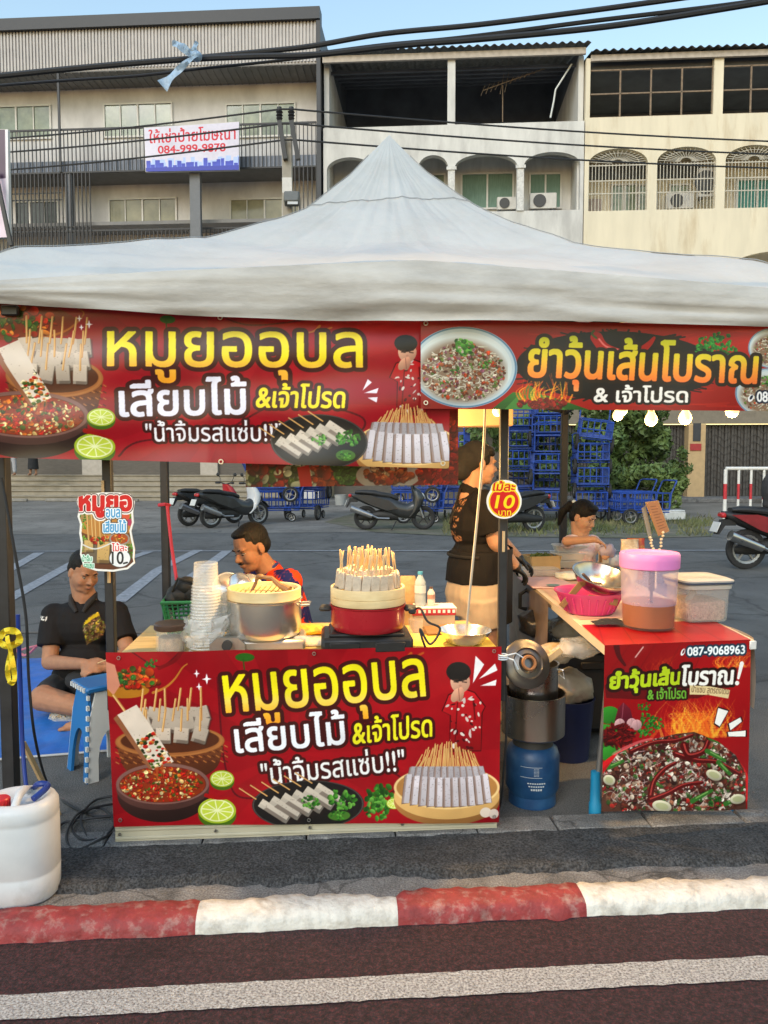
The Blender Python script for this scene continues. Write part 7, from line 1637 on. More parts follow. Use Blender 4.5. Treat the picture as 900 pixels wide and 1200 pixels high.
b = MB(); q = [P(752, 596, Yc+.01), P(757, 592, Yc+.05), P(765, 634, Yc+.04), P(761, 634, Yc)]; b.add(q+[p+d for p in q], [(0, 1, 2, 3), (7, 6, 5, 4), (0, 4, 5, 1), (1, 5, 6, 2), (2, 6, 7, 3), (3, 7, 4, 0)]); b.build('plain_card', mat('grey_card', (.40, .37, .34), rough=.7), t)
b = MB()
for (xa, ya, xb, yb) in ((762, 630, 768, 656), (777, 624, 771, 656)):
    for k in range(9): b.ell(P(xa+(xb-xa)*k/8+math.sin(k*2)*.7, ya+(yb-ya)*k/8, Yc), (.009, .009, .008), None, 8, 6)
for p in b.v[:0]: pass
b.cyl(P(769, 655, Yc), Vector((P(769, 655, Yc).x, Yc, Z2+.004)), .006, n=8); b.build('beaded_wire', mat('pale_beads', (.68, .60, .52), rough=.5), t)
# ------------------------------------------------------------------ under and before the long table
gasb = mat('blue_gas_paint', (.006, .042, .125), rough=.45, var=.25, scale=6, bump=.15, bscale=20, col2=(.015, .065, .16), mscale=9)
c = G(626, 944); c = Vector((c.x, c.y+.05, 0)); t = thing('gas_cylinder', 'blue gas cylinder standing between the two tables', 'gas cylinder', c)
r = .117; b = MB(); b.lathe([(0, .035), (.095, .035), (r, .075), (r, .215), (.108, .245), (.08, .268), (.035, .276), (0, .277)], c, 40); b.build('body', gasb, t)
b = MB(); b.lathe([(.098, 0), (.104, .002), (.102, .055), (.097, .055), (.096, 0), (.098, 0)], c, 40, caps=False); b.build('foot_ring', gasb, t)
b = MB(); b.lathe([(.085, .262), (.088, .262), (.084, .305), (.080, .305), (.085, .262)], c, 32, caps=False); b.build('collar', cast, t)
b = MB()
for (z, n, w) in ((.125, 8, .0022), (.112, 7, .0022), (.098, 5, .0035)):
    for k in range(n): a = -math.pi/2+(k-n/2)*.085; b.box(c+Vector(((r+.0004)*math.cos(a), (r+.0004)*math.sin(a), z)), (.007, .0015, w*2.2), a+math.pi/2)
for (a0, a1, z0, z1) in ((-.62, .15, .225-.03, .225-.03), (-.62, .15, .15, .15)):
    for k in range(22): a = -math.pi/2+a0+(a1-a0)*k/21; b.box(c+Vector(((r+.0004)*math.cos(a), (r+.0004)*math.sin(a), z0)), (.0045, .0015, .0014), a+math.pi/2)
for k in range(6):
    for j in range(4): a = -math.pi/2-.12+.05*j; b.box(c+Vector(((r+.0004)*math.cos(a), (r+.0004)*math.sin(a), .158+.006*k)), (.004, .0015, .0016), a+math.pi/2)
b.build('white_print', mat('faded_white_print', (.45, .48, .50), rough=.7), t)
c2 = c+Vector((0, 0, .305)); t = thing('stock_pot', 'wide low steel pot on the gas cylinder burner', 'pot', c2); b = MB(); b.lathe([(0, 0), (.125, 0), (.138, .01), (.138, .185), (.142, .188), (.136, .188), (.133, .012), (0, .006)], c2, 44); b.build('body', mat('dull_steel', (.42, .40, .38), rough=.28, metal=1, var=.12, scale=4), t)
c3 = c2+Vector((0, 0, .10)); t = thing('noodle_pot', 'narrower steel pot standing inside the wide steel pot', 'pot', c3); b = MB(); b.lathe([(0, 0), (.100, 0), (.106, .01), (.106, .215), (.111, .22), (.104, .218), (.101, .012), (0, .006)], c3, 44); b.build('body', MATS['dull_steel'], t)
b = MB(); b.tube([c3+Vector((.106, 0, .17)), c3+Vector((.135, -.01, .15)), c3+Vector((.125, -.02, .19)), c3+Vector((.106, -.01, .19))], .004, 6); b.build('handle', steel, t)
c4 = P(617, 778, c3.y-.13); R5 = Matrix.Rotation(R_(12), 3, 'Z') @ Matrix.Rotation(R_(68), 3, 'X'); t = thing('pot_lid', 'round ridged pot lid leaning on the noodle pot', 'lid', c4); b = MB()
b.lathe([(0, .012), (.035, .012), (.042, .020), (.060, .014), (.066, .020), (.084, .010), (.098, .006), (.105, .0), (.104, -.004), (.08, .002), (0, .004)], c4, 44, 0, R5); b.build('body', mat('dark_steel', (.17, .16, .15), rough=.34, metal=.9, var=.15, scale=5), t, recalc=False)
b = MB(); b.lathe([(.03, .022), (.034, .030), (.030, .036), (.022, .036), (.020, .022)], c4, 28, 0, R5, caps=False); b.build('knob', mat('brown_wood_knob', (.25, .11, .04), rough=.5), t, recalc=False)
b = MB(); b.box(c3+Vector((.07, -.0, .235)), (.03, .006, .13), Matrix.Rotation(R_(52), 3, 'Y'), 0, .002); b.box(c3+Vector((.05, .02, .225)), (.025, .006, .14), Matrix.Rotation(R_(60), 3, 'Y'), 0, .002); tag(b.build('wooden_paddle', tanw), 'pale wooden paddles laid across the noodle pot', 'paddle')
binb = mat('navy_bin_plastic', (.010, .016, .06), rough=.4); blk2 = mat('black_crate_plastic', (.012, .012, .014), rough=.5, var=.2)
c = G(668, 897); c = Vector((c.x+.02, c.y+.12, 0)); b = MB(); b.lathe([(0, 0), (.10, 0), (.125, .30), (.13, .31), (.122, .31), (.095, .01), (0, .008)], c, 28); tag(b.build('waste_bin', binb), 'navy plastic bin behind the gas cylinder', 'bin')
mkbag(c+Vector((0, 0, .27)), .11, .10, .09, mat('cream_bin_bag', (.32, .27, .20), rough=.45, var=.2, scale=9, col2=(.20, .09, .08), mscale=7, mix=.64), 'bin_bag', 'tan coloured bag bulging out of the navy bin', 'bag', 15)
c = G(690, 880); c = Vector((c.x+.10, c.y+.50, 0)); t = thing('storage_crate', 'big black lidded crate under the long table', 'crate', c, .0); b = MB(); b.box(c+Vector((0, 0, .25)), (.52, .60, .46), None, 0, .03); b.build('body', blk2, t); b = MB(); b.box(c+Vector((0, 0, .495)), (.56, .64, .04), None, 0, .012); b.box(c+Vector((0, -.312, .40)), (.2, .012, .04), None, 0, .004); b.build('lid', blk2, t)
mkbag(c+Vector((-.13, -.22, .515)), .14, .10, .07, clearp2, 'plastic_bag', 'clear bag of scraps lying on the black crate', 'bag', 21)
mkbag(c+Vector((-.16, -.20, .52)), .07, .06, .05, mat('noodle_scraps', (.50, .36, .16), rough=.8, var=.4, scale=30), 'food_scraps', 'yellowish noodle scraps inside the clear bag', 'food', 23)
mkbag(c+Vector((-.30, -.05, .50)), .09, .12, .075, mat('black_bin_bag', (.014, .014, .015), rough=.35, bump=.8, bscale=25), 'plastic_bag', 'black bag hanging behind the noodle pot', 'bag', 27)
mkbag(G(600, 880)+Vector((.0, .5, 0)), .10, .10, .20, mat('grey_sack', (.30, .27, .24), rough=.8, var=.2, scale=9), 'sack', 'grey sack standing behind the gas cylinder', 'sack', 31)
mkbag(P(652, 778, 3.72), .085, .07, .055, mat('tan_food_bag', (.42, .30, .15), rough=.35, var=.35, scale=22, col2=(.55, .46, .34), mscale=14), 'food_bag', 'tan bag of fried noodles hanging against the long table side', 'bag', 41)
mkbag(P(676, 772, 3.55), .10, .07, .05, clearp2, 'plastic_bag', 'clear crumpled bag tucked under the long table edge beside the tan food bag', 'bag', 43)
b = MB(); c = P(640, 700, 4.0); b.tube([F0+ey*1.55-ex*.01+Vector((0, 0, -.03)), F0+ey*1.55-ex*.06+Vector((0, 0, -.06)), F0+ey*1.55-ex*.06+Vector((0, 0, -.14)), F0+ey*1.55-ex*.02+Vector((0, 0, -.15))], .012, 7); tag(b.build('table_clamp', cast), 'black clamp gripping the edge of the long table', 'clamp')
b = MB(); b.tube(sag([Vector((.50, 3.12, .62)), Vector((.505, 3.10, .45)), Vector((.50, 3.12, .25)), Vector((.49, 3.2, .02)), Vector((.45, 3.4, .012))], 8), .0045, 6); tag(b.build('black_flex', cab), 'black flex hanging down beside the gas cylinder', 'cable')

# ------------------------------------------------------------------ on the ground to the left
# white jerrycan
can = mat('white_can_plastic', (.56, .58, .60), rough=.42, var=.08, scale=5, col2=(.40, .40, .38), mscale=6, mix=.68, bump=.1, bscale=15)
c = G(22, 1066); c = Vector((c.x-.048, c.y+.125, -.012)); t = thing('jerrycan', 'white plastic jerrycan with a red cap at the kerb', 'jerrycan', c, .12); b = MB()
loft(b, [(0, 0, 0, .138, .118), (0, 0, .012, .150, .130), (0, 0, .10, .152, .132), (0, 0, .105, .149, .129), (0, 0, .112, .152, .132), (0, 0, .30, .152, .132), (0, 0, .306, .149, .129), (0, 0, .314, .152, .132), (0, 0, .352, .150, .130), (0, 0, .372, .138, .118), (0, 0, .380, .12, .10), (0, 0, .374, .098, .080), (0, 0, .345, .088, .07), (0, 0, .342, .05, .04)], 44, 0, 2.4, 'z'); b.v = [(p[0]*.84, p[1]*.86, p[2]*.92) for p in b.v]; b.build('body', can, t, world=False, angle=60)
b = MB(); b.tube([(.01, .088, .345), (.01, .08, .372), (.01, .03, .392), (.01, -.03, .392), (.01, -.078, .372), (.01, -.088, .345)], .016, 10); b.v = [(p[0]*.84, p[1]*.86, p[2]*.92) for p in b.v]; b.build('handle', can, t, world=False)
b = MB(); b.lathe([(0, .395), (.030, .395), (.034, .391), (.034, .352), (.036, .35)], (-.055, -.045, 0), 22)
for k in range(18): a = 2*math.pi*k/18; b.box((-.055+.0345*math.cos(a), -.045+.0345*math.sin(a), .372), (.003, .004, .034), a)
b.v = [(p[0]*.84, p[1]*.86, p[2]*.92) for p in b.v]; b.build('cap', mat('red_cap_plastic', (.48, .015, .02), rough=.35), t, world=False)
hose = mat('blue_hose', (.008, .03, .20), rough=.35)
M_ = MATRIX[t.name]; hp = [M_ @ Vector(p) for p in ((.063, -.05, .356), (.088, -.01, .37), (.084, .035, .37), (.046, .05, .366))]
hp += [P(33, 930, 2.79), P(27, 880, 2.86), P(24, 800, 2.885), P(21, 720, 2.885)]; b = MB(); b.tube(sag(hp, 8), [.011 if k < 30 else .008 for k in range((len(hp)-1)*8+1)], 9); tag(b.build('hose', hose), 'blue hose rising from the white jerrycan along the tent leg', 'hose')
b = MB(); b.bar(G(34, 1000)+Vector((-.02, .32, 0)), P(27, 870, 3.02), .016, .016); tag(b.build('wooden_stick', tanw), 'bare wooden stick leaning behind the tent leg', 'stick')
# tarpaulin
tarp = mat('blue_tarpaulin', (.012, .125, .48), rough=.42, var=.2, scale=6, bump=.7, bscale=9, col2=(.016, .14, .50), mscale=5, spec=.5)
ta, tb, tc, td = G(-260, 912), G(165, 878), G(150, 770), G(-110, 776)
def tf(s, tt):
    p = (ta.lerp(tb, s)).lerp(td.lerp(tc, s), tt); p.z = .010+.020*max(0, noise.noise(Vector((p.x*4, p.y*4, 0)))+.1)+.008*(1+noise.noise(Vector((p.x*14, p.y*6, 3))))*.5; 
    e = min(s, 1-s, tt, 1-tt); p.z = .008+(p.z-.008)*min(1, e*12); return p
b = MB(); b.grid(tf, 90, 80); tag(b.build('tarpaulin', tarp, recalc=False, angle=180), 'creased blue tarpaulin spread on the road under the seated man', 'tarpaulin')
b = MB()
for q0_, q1_ in (((0, 0), (1, 0)),): b.tube([tf(k/40, 0.0)+Vector((0, -.004, .0)) for k in range(41)], .007, 5)
b.tube([tf(.02, k/20) for k in range(21)], .006, 5); tag(b.build('tarpaulin_hem', mat('grey_hem', (.42, .43, .45), rough=.7)), 'pale hem rope along the border of the blue tarpaulin', 'rope')
b = MB(); b.tube(sag([G(8, 772)+Vector((0, 0, .02)), P(18, 762, 5.6), P(30, 768, 5.5), P(44, 756, 5.4)], 6), .010, 6); b.tube(sag([P(18, 764, 5.55), P(30, 760, 5.5), P(42, 757, 5.4)], 6), .008, 6); tag(b.build('pink_cord', mat('pink_cord', (.45, .14, .18), rough=.7)), 'loose pink cord at the far border of the tarpaulin', 'cord')
# step stool
stb = mat('stool_blue_plastic', (.015, .14, .38), rough=.4, var=.08); stw = mat('stool_white_plastic', (.62, .63, .62), rough=.45, var=.06)
c = G(118, 918); c = Vector((c.x-.048, c.y+.17, 0)); t = thing('step_stool', 'blue and white folding step stool beside the front banner', 'stool', c, R_(42)); Hs = .445
def stool_panel(b, w0, w1, y0, y1, axis):     # splayed panel with an arch cut out
    n = 10; outer = [(-w0/2, 0), (-w1/2, Hs-.03), (w1/2, Hs-.03), (w0/2, 0)]
    arch = [(w0*.30*math.cos(math.pi*k/n), .0+Hs*.52*math.sin(math.pi*k/n)**.7) for k in range(n+1)]
    L2 = [(-w0/2, 0)]+[(-w0/2+(w0-w1)/2*k/n, (Hs-.03)*k/n) for k in range(1, n+1)]
    # build as quads between outer outline and arch
    outl = []
    for k in range(n+1):
        a = math.pi*k/n; x, z = math.cos(a), math.sin(a); s_ = 1/max(abs(x), z, 1e-6); X, Z_ = x*s_, z*s_; zz = Z_*(Hs-.03); ww = w0/2+(w1/2-w0/2)*Z_; outl.append((X*ww, zz))
    vv = []
    for (px_, pz_) in outl+arch:
        y = y0+(y1-y0)*pz_/(Hs-.03); vv.append((px_, y, pz_)); 
    m = len(outl); vb = [(p[0], p[1]+.014, p[2]) for p in vv]; V_ = vv+vb; 
    if axis: V_ = [(p[1], p[0], p[2]) for p in V_]
    ff = []
    for k in range(m-1): ff += [(k, k+1, m+k+1, m+k), (2*m+k, 2*m+m+k, 2*m+m+k+1, 2*m+k+1), (k, 2*m+k, 2*m+k+1, k+1), (m+k, m+k+1, 3*m+k+1, 3*m+k)]
    for k in (0, m-1): ff.append((k, m+k, 3*m+k, 2*m+k))
    b.add(V_, ff)
for (s_, ax, m, nm) in ((-1, 0, stw, 'white_panel'), (1, 0, stw, 'white_panel'), (-1, 1, stb, 'blue_panel'), (1, 1, stb, 'blue_panel')):
    b = MB(); stool_panel(b, .25 if not ax else .26, .18 if not ax else .185, s_*(.130 if not ax else .130), s_*(.095 if not ax else .095), ax); b.build(nm, m, t, world=False)
b = MB(); b.box((0, 0, Hs-.014), (.225, .215, .028), None, 0, .008); b.build('step_top', stb, t, world=False)
b = MB()
for k in range(9): f = .02+(Hs-.07)*k/8; w = .14-(.036)*k/8; b.box((-.131+.036*f/Hs-.003, -w+.012, f), (.012, .016, .022)); 
for k in range(6): b.box((-.115, -.078+.031*k, Hs-.014), (.010, .014, .02))
b.build('white_tooth', stw, t, world=False)
# bag of peanuts, tub, cables
c = G(72, 848); c = Vector((c.x, c.y+.06, .018)); t = thing('snack_bag', 'clear bag of roasted peanuts lying on the tarpaulin', 'bag', c); b = MB(); rnd = random.Random(5)
for _ in range(240): 
    a = rnd.uniform(0, 6.28); q = math.sqrt(rnd.random()); h = .045*(1-q*q*.7); p = c+Vector((.085*q*math.cos(a), .06*q*math.sin(a), .006+rnd.random()*h)); b.ell(p, (.008, .005, .005), Matrix.Rotation(rnd.uniform(0, 3), 3, 'Z') @ Matrix.Rotation(rnd.uniform(-1, 1), 3, 'Y'), 6, 5)
b.build('peanuts', mat('peanut_skin', (.52, .38, .22), rough=.7, var=.25, scale=60), t, recalc=False)
b = MB(); b.ell((0, 0, 0), (1, 1, 1), None, 26, 14)
for i, p in enumerate(b.v):
    p = Vector(p); w = 1+.12*noise.noise(p*2)+.08*noise.noise(p*5); up = max(0, p.z); b.v[i] = (c.x+p.x*.10*w*(1-.3*up), c.y+p.y*.072*w+.05*up, c.z+max(-.012, p.z*.06*w)+.055*up*up)
b.build('wrapper', clearp2, t)
c = G(121, 838); c = Vector((c.x, c.y+.08, .012)); t = thing('plastic_tub', 'beige plastic tub behind the step stool', 'tub', c); b = MB(); loft(b, [(c.x, c.y, c.z, .06, .05), (c.x, c.y, c.z+.2, .07, .06), (c.x, c.y, c.z+.205, .075, .065), (c.x, c.y, c.z+.215, .075, .065)], 28, 0, 5, 'z'); b.build('body', mat('beige_tub', (.42, .40, .35), rough=.4), t)
rnd = random.Random(8)
def coil(name, label, pts, r=.0055):
    b = MB(); b.tube(sag([Vector(p) for p in pts], 8), r, 7); return tag(b.build(name, cab), label, 'cable', 'black cables by the jerrycan')
coil('extension_cable', 'black cable running down the tent leg to the ground by the banner', [P(2, 560, 2.87), P(16, 640, 2.86), P(30, 720, 2.88), P(34, 800, 2.9), P(42, 870, 2.98)]+[G(x, y)+Vector((0, 0, .008)) for x, y in ((58, 925), (80, 945), (110, 958), (133, 958))])
z_ = lambda x, y, k=0: G(x, y)+Vector((0, 0, .012+.010*k))
coil('extension_cable', 'black cable loops heaped on the ground beside the banner corner', [z_(134, 945), z_(104, 955, 1), z_(84, 972), z_(96, 990, 1), z_(120, 985), z_(134, 970, 1), z_(118, 950), z_(92, 962, 2), z_(78, 985, 1), z_(88, 1000), z_(118, 990, 1), z_(134, 978)])
coil('extension_cable', 'black cable loop reaching down towards the kerb strip', [z_(134, 938, 1), z_(110, 942), z_(95, 965, 1), z_(104, 990), z_(108, 1008), z_(90, 1022), z_(72, 1027), z_(60, 1024)])
coil('extension_cable', 'black cable lying straight across to the jerrycan', [z_(134, 962, 1), z_(100, 966, 1), z_(74, 968), z_(60, 985)])
# ------------------------------------------------------------------ people
def fuse(b, name, mats, parent, voxel=.006, smooth=5, wr=0.0, paint=None):
    me = bpy.data.meshes.new(name+'_rough'); me.from_pydata(b.v, [], b.f); me.update()
    bm = bmesh.new(); bm.from_mesh(me); bmesh.ops.recalc_face_normals(bm, faces=bm.faces); bm.to_mesh(me); bm.free()
    o = bpy.data.objects.new(name, me); COL.objects.link(o)
    m = o.modifiers.new('r', 'REMESH'); m.mode = 'VOXEL'; m.voxel_size = voxel; m.use_smooth_shade = True
    s = o.modifiers.new('s', 'SMOOTH'); s.factor = .5; s.iterations = smooth
    dg = bpy.context.evaluated_depsgraph_get(); dg.update(); e = o.evaluated_get(dg); me2 = bpy.data.meshes.new_from_object(e)
    bpy.data.objects.remove(o); bpy.data.meshes.remove(me); me2.name = name
    n = len(me2.vertices); V = np.empty(n*3, np.float32); me2.vertices.foreach_get('co', V); V = V.reshape(-1, 3).astype(float)
    N = np.empty(n*3, np.float32); me2.vertex_normals.foreach_get('vector', N); N = N.reshape(-1, 3)
    if wr:
        w = np.array([noise.noise(Vector(p)*13)+.6*noise.noise(Vector((p[0]*30, p[1]*30, p[2]*12))) for p in V]); V = V+N*(w*wr)[:, None]
    if paint is not None:
        C = np.ones((n, 4), np.float32); C[:, :3] = paint(V, N)
        ca = me2.color_attributes.new('print', 'BYTE_COLOR', 'POINT'); ca.data.foreach_set('color_srgb', C.ravel())
    Mi = np.array(MATRIX[parent.name].inverted()); V = V @ Mi[:3, :3].T+Mi[:3, 3]
    me2.vertices.foreach_set('co', V.astype(np.float32).ravel()); me2.materials.clear(); me2.materials.append(mats); me2.polygons.foreach_set('use_smooth', [True]*len(me2.polygons)); me2.update()
    r = bpy.data.objects.new(name, me2); COL.objects.link(r); r.parent = parent; MATRIX[r.name] = MATRIX[parent.name]; return r
skin_a = mat('tan_skin', (.33, .17, .10), rough=.6, var=.12, scale=26, sss=.08, spec=.28); skin_b = mat('light_brown_skin', (.42, .24, .155), rough=.5, var=.08, scale=18, sss=.08, spec=.4); skin_d = mat('brown_skin', (.27, .135, .08), rough=.6, var=.12, scale=26, sss=.08, spec=.28)
hairm = mat('black_hair', (.007, .0065, .0065), spec=.25, rough=.62, var=.3, scale=60, bump=.6, bscale=120, stretch=(1, 1, .3)); eye_w = mat('eye_white', (.36, .32, .29), rough=.7, spec=.15); eye_d = mat('dark_eye', (.012, .009, .008), rough=.55, spec=.3); lipm = mat('lip_skin', (.30, .105, .085), rough=.45, var=.05)
class Head:
    def __init__(s, c, f, up=(0, 0, 1), k=1.0):
        s.c = Vector(c); f = Vector(f).normalized(); up = Vector(up); s.l = up.cross(f).normalized(); s.f = f; s.u = f.cross(s.l).normalized(); s.k = k
        s.R = Matrix((s.f, s.l, s.u)).transposed()
    def p(s, x, y, z): return s.c+s.R @ (Vector((x, y, z))*s.k)
    def e(s, b, x, y, z, r, n=16, m=11): b.ell(s.p(x, y, z), tuple(q*s.k for q in (r if isinstance(r, tuple) else (r, r, r))), s.R, n, m)
    def flesh(s, b, neck=None, fat=1.0, child=False):
        s.e(b, -.012, 0, .030, (.094, .074, .092)); s.e(b, .020, 0, -.030, (.070, .062*fat, .084)); s.e(b, .034, 0, -.080, (.050, .048*fat, .034)); s.e(b, .066, 0, -.094, (.020, .022, .018))
        b.cap(s.p(.080, 0, .004), s.p(.101 if not child else .094, 0, -.028), .008*s.k, .0125*s.k)
        for y in (-1, 1):
            s.e(b, .091, y*.012, -.032, (.011, .009, .008)); s.e(b, .053, y*.036, -.030, (.030, .026*fat, .034)); s.e(b, -.012, y*.077, -.010, (.020, .007, .030)); s.e(b, .074, y*.030, .020, (.014, .024, .008))
        s.e(b, .083, 0, -.061, (.012, .021, .013))
        if neck is not None: b.cap(s.p(-.022, 0, -.06), neck, .050*s.k*fat, .058*s.k*fat)
    def features(s, par, down=.0, moustache=False):
        for y in (-1, 1):
            b = MB(); s.e(b, .0670, y*.0315, -.001, (.0115, .0135, .0040)); ew = b.build('eye', eye_w, par); b = MB(); s.e(b, .0755, y*.0315, -.002-down, (.0042, .0062, .0055)); b.build('iris', eye_d, ew)
            b = MB(); b.tube([s.p(.076, y*.018, .0035), s.p(.0785, y*.031, .0050), s.p(.069, y*.045, .001)], .0018*s.k, 6); b.build('eyelash', eye_d, ew)
            b = MB(); b.tube([s.p(.086, y*.014, .019), s.p(.0845, y*.032, .024), s.p(.071, y*.049, .019)], [.0028*s.k, .004*s.k, .002*s.k], 6); b.build('eyebrow', hairm, par)
        b = MB(); b.tube([s.p(.083, -.019, -.0650), s.p(.0935, 0, -.062), s.p(.083, .019, -.0650)], [.0015*s.k, .0042*s.k, .0015*s.k], 8); b.build('lips', lipm, par)
        if moustache: b = MB(); b.tube([s.p(.088, -.024, -.050), s.p(.098, 0, -.045), s.p(.088, .024, -.050)], [.002*s.k, .005*s.k, .002*s.k], 6); b.build('moustache', hairm, par)
    def hair_short(s, b): s.e(b, -.022, 0, .042, (.095, .0785, .0865)); s.e(b, -.050, 0, .004, (.062, .073, .066)); s.e(b, .018, 0, .092, (.056, .060, .024))
def hand(b, w, d, n_, L=.175, curl=.5, side=1):
    # palm from the wrist w along d, n_ = back of the hand; five fingers rooted in the palm
    d = Vector(d).normalized(); n_ = Vector(n_); n_ = (n_-d*n_.dot(d)).normalized(); s = d.cross(n_)*side; k = L/.175
    b.cap(w, w+d*.03*k, .024*k, .027*k); R = Matrix((d, s, n_)).transposed(); b.ell(w+d*.055*k, (.052*k, .040*k, .016*k), R)
    for i, (o, l) in enumerate(((-.030, .070), (-.010, .080), (.010, .075), (.029, .058))):
        p0 = w+d*.085*k+s*o*k; a = curl*.5; pts = [p0]
        for j in range(3):
            dd = d*math.cos(a)-n_*math.sin(a); pts.append(pts[-1]+dd*l*k*(.45, .32, .23)[j]); a += curl*.75
        for j in range(3): b.cap(pts[j], pts[j+1], (.0098-.0008*j)*k, (.0092-.001*j)*k, 8)
    t0 = w+d*.030*k-s*.026*k; t1 = t0+d*.030*k-s*.024*k-n_*.012*k; t2 = t1+d*.028*k-s*.004*k-n_*.014*k; b.cap(t0, t1, .013*k, .011*k, 8); b.cap(t1, t2, .011*k, .008*k, 8)
def limb(b, pts, rs):
    for i in range(len(pts)-1): b.cap(pts[i], pts[i+1], rs[i], rs[i+1], 14)
blkcloth = mat('black_cotton', (.016, .016, .017), rough=.85, var=.2, scale=12, bump=.25, bscale=60); apronm = mat('black_apron_cloth', (.011, .011, .012), rough=.8, var=.2, scale=12)
printcloth = mat('printed_cotton', (1, 1, 1), rough=.85, var=.08, scale=20, attr='print', spec=.2)
def V3(px, py, Y): return P(px, py, Y)
# --- seated man on the tarpaulin
Yt = 4.62
pm = thing('person', 'seated man in a black polo and printed apron working with a stick on the tarpaulin', 'person', (P(98, 800, Yt).x, Yt, 0))
nk = V3(99, 699, Yt); hd = Head(V3(98, 670, Yt-.03), (.72, -.62, -.36), (.08, 0, 1), 1.02)
shL, shR = V3(64, 722, Yt-.01), V3(136, 719, Yt); elL, elR = V3(58, 776, Yt-.12), V3(150, 764, Yt-.14); wrL, wrR = V3(98, 778, Yt-.34), V3(124, 782, Yt-.34)
hipL, hipR = V3(82, 806, Yt+.02), V3(116, 806, Yt+.02); knL, knR = Vector((V3(50, 804, Yt-.24).x, Yt-.24, .135)), Vector((V3(146, 800, Yt-.20).x, Yt-.20, .17)); anL, anR = Vector((V3(122, 815, Yt-.34).x, Yt-.34, .080)), Vector((V3(100, 815, Yt-.44).x, Yt-.44, .060))
b = MB(); hd.flesh(b, nk, 1.20); b.cap(nk, nk-Vector((0, -.01, .06)), .068, .08)
limb(b, [shL, elL, wrL], [.056, .046, .031]); limb(b, [shR, elR, wrR], [.054, .044, .030]); hand(b, wrL, (1, -.25, .10), (-.1, -.5, .9), .17, 1.0, 1); hand(b, wrR, (-.75, -.5, .05), (.2, -.5, .9), .17, .9, -1)
limb(b, [hipL, knL, anL], [.095, .075, .045]); limb(b, [hipR, knR, anR], [.095, .075, .045]); b.ell((hipL+hipR)/2+Vector((0, .02, .03)), (.19, .13, .12))
for an, sx in ((anL, 1), (anR, -1)):
    ft = Vector((-.09, -.02, -.022)); b.cap(an, an+ft, .036, .028); b.cap(an+Vector((0, .03, -.02)), an, .036, .038)
    for k in range(5): q = an+ft+Vector((-.012, -.028+.014*k, .0)); b.cap(q, q+Vector((-.030+abs(k-1)*.003, 0, -.004)), .011-.001*k, .010-.001*k, 8)
fuse(b, 'body', skin_a, pm, .0055, 4); hd.features(pm, .003)
b = MB(); hd.hair_short(b); fuse(b, 'hair', hairm, pm, .005, 4)
A = Art(0, 0, 100, 100, 2, (.115, .11, .112), 61)          # shirt print: apron picture and sleeve mark
A.poly([(46, 50), (54, 40), (62, 36), (68, 28), (76, 30), (74, 46), (80, 54), (74, 64), (48, 78)], (.42, .34, .22)); A.set_clip_poly([(46, 50), (54, 40), (62, 36), (68, 28), (76, 30), (74, 46), (80, 54), (74, 64), (48, 78)]); A.chips(62, 54, 20, 24, 420, [(.30, .20, .14), (.62, .54, .40), (.22, .14, .10), (.70, .60, .20), (.36, .40, .16), (.50, .34, .22)], .8, 2.2); A.clip = None
A.curve(sag2([(50, 48), (58, 41), (66, 38)]), 4, (.72, .62, .12))
o_ap = V3(100, 735, Yt-.2)
def paint1(V, N):
    C = np.ones((len(V), 3))*np.array((.115, .11, .112)); cx = o_ap.x; cz = o_ap.z
    u = ((V[:, 0]-cx)/.46+.56)*100; v = (.5-(V[:, 2]-cz)/.46)*100; ok = (u > 1) & (u < 99) & (v > 1) & (v < 99) & (N[:, 1] < -.15) & (V[:, 1] < Yt-.08)
    C[ok] = A.c[np.clip((v[ok]*2).astype(int), 0, 199), np.clip((u[ok]*2).astype(int), 0, 199)]
    sl = (np.abs(V[:, 0]-V3(53, 728, Yt-.05).x) < .032) & (np.abs(V[:, 2]-V3(53, 724, Yt-.06).z) < .012) & (N[:, 1] < .2)
    w = np.array([noise.noise(Vector(p)*70) for p in V[sl]]) if sl.any() else np.zeros(0)
    Cs = C[sl]; Cs[w > -.15] = (.86, .84, .80); C[sl] = Cs; return C
b = MB(); ch = V3(100, 735, Yt); be = V3(101, 778, Yt-.02)
b.ell(ch+Vector((0, .0, .02)), (.205, .125, .16)); b.ell(be, (.19, .15, .15)); b.ell((hipL+hipR)/2+Vector((0, .0, .09)), (.195, .15, .12)); b.cap(shL+Vector((.02, 0, .0)), shR-Vector((.02, 0, 0)), .075, .075)
b.cap(nk+Vector((-.01, .02, -.01)), ch, .078, .11); mL, mR = shL.lerp(elL, .66), shR.lerp(elR, .72)
b.cyl(shL, mL, .078, .082, 18); b.ell(shL, (.08, .08, .08)); b.cyl(shR, mR, .074, .078, 18); b.ell(shR, (.078, .078, .078)); fuse(b, 'polo_shirt', printcloth, pm, .007, 4, .0045, paint1)
b = MB(); 
for sx in (-1, 1): b.tube([nk+Vector((sx*.055, .04, .015)), nk+Vector((sx*.072, -.02, .005)), nk+Vector((sx*.05, -.075, -.03)), nk+Vector((sx*.02+.01, -.105, -.075))], [.010, .016, .018, .010], 8)
b.build('collar', blkcloth, pm)
b = MB(); b.ell((hipL+hipR)/2+Vector((0, 0, .02)), (.205, .16, .13)); limb(b, [hipL+Vector((0, 0, .02)), hipL.lerp(knL, .72)], [.115, .098]); limb(b, [hipR+Vector((0, 0, .02)), hipR.lerp(knR, .80)], [.115, .096]); b.ell(V3(103, 800, Yt-.28)+Vector((0, .06, 0)), (.16, .09, .07)); fuse(b, 'shorts', blkcloth, pm, .008, 5, .004)
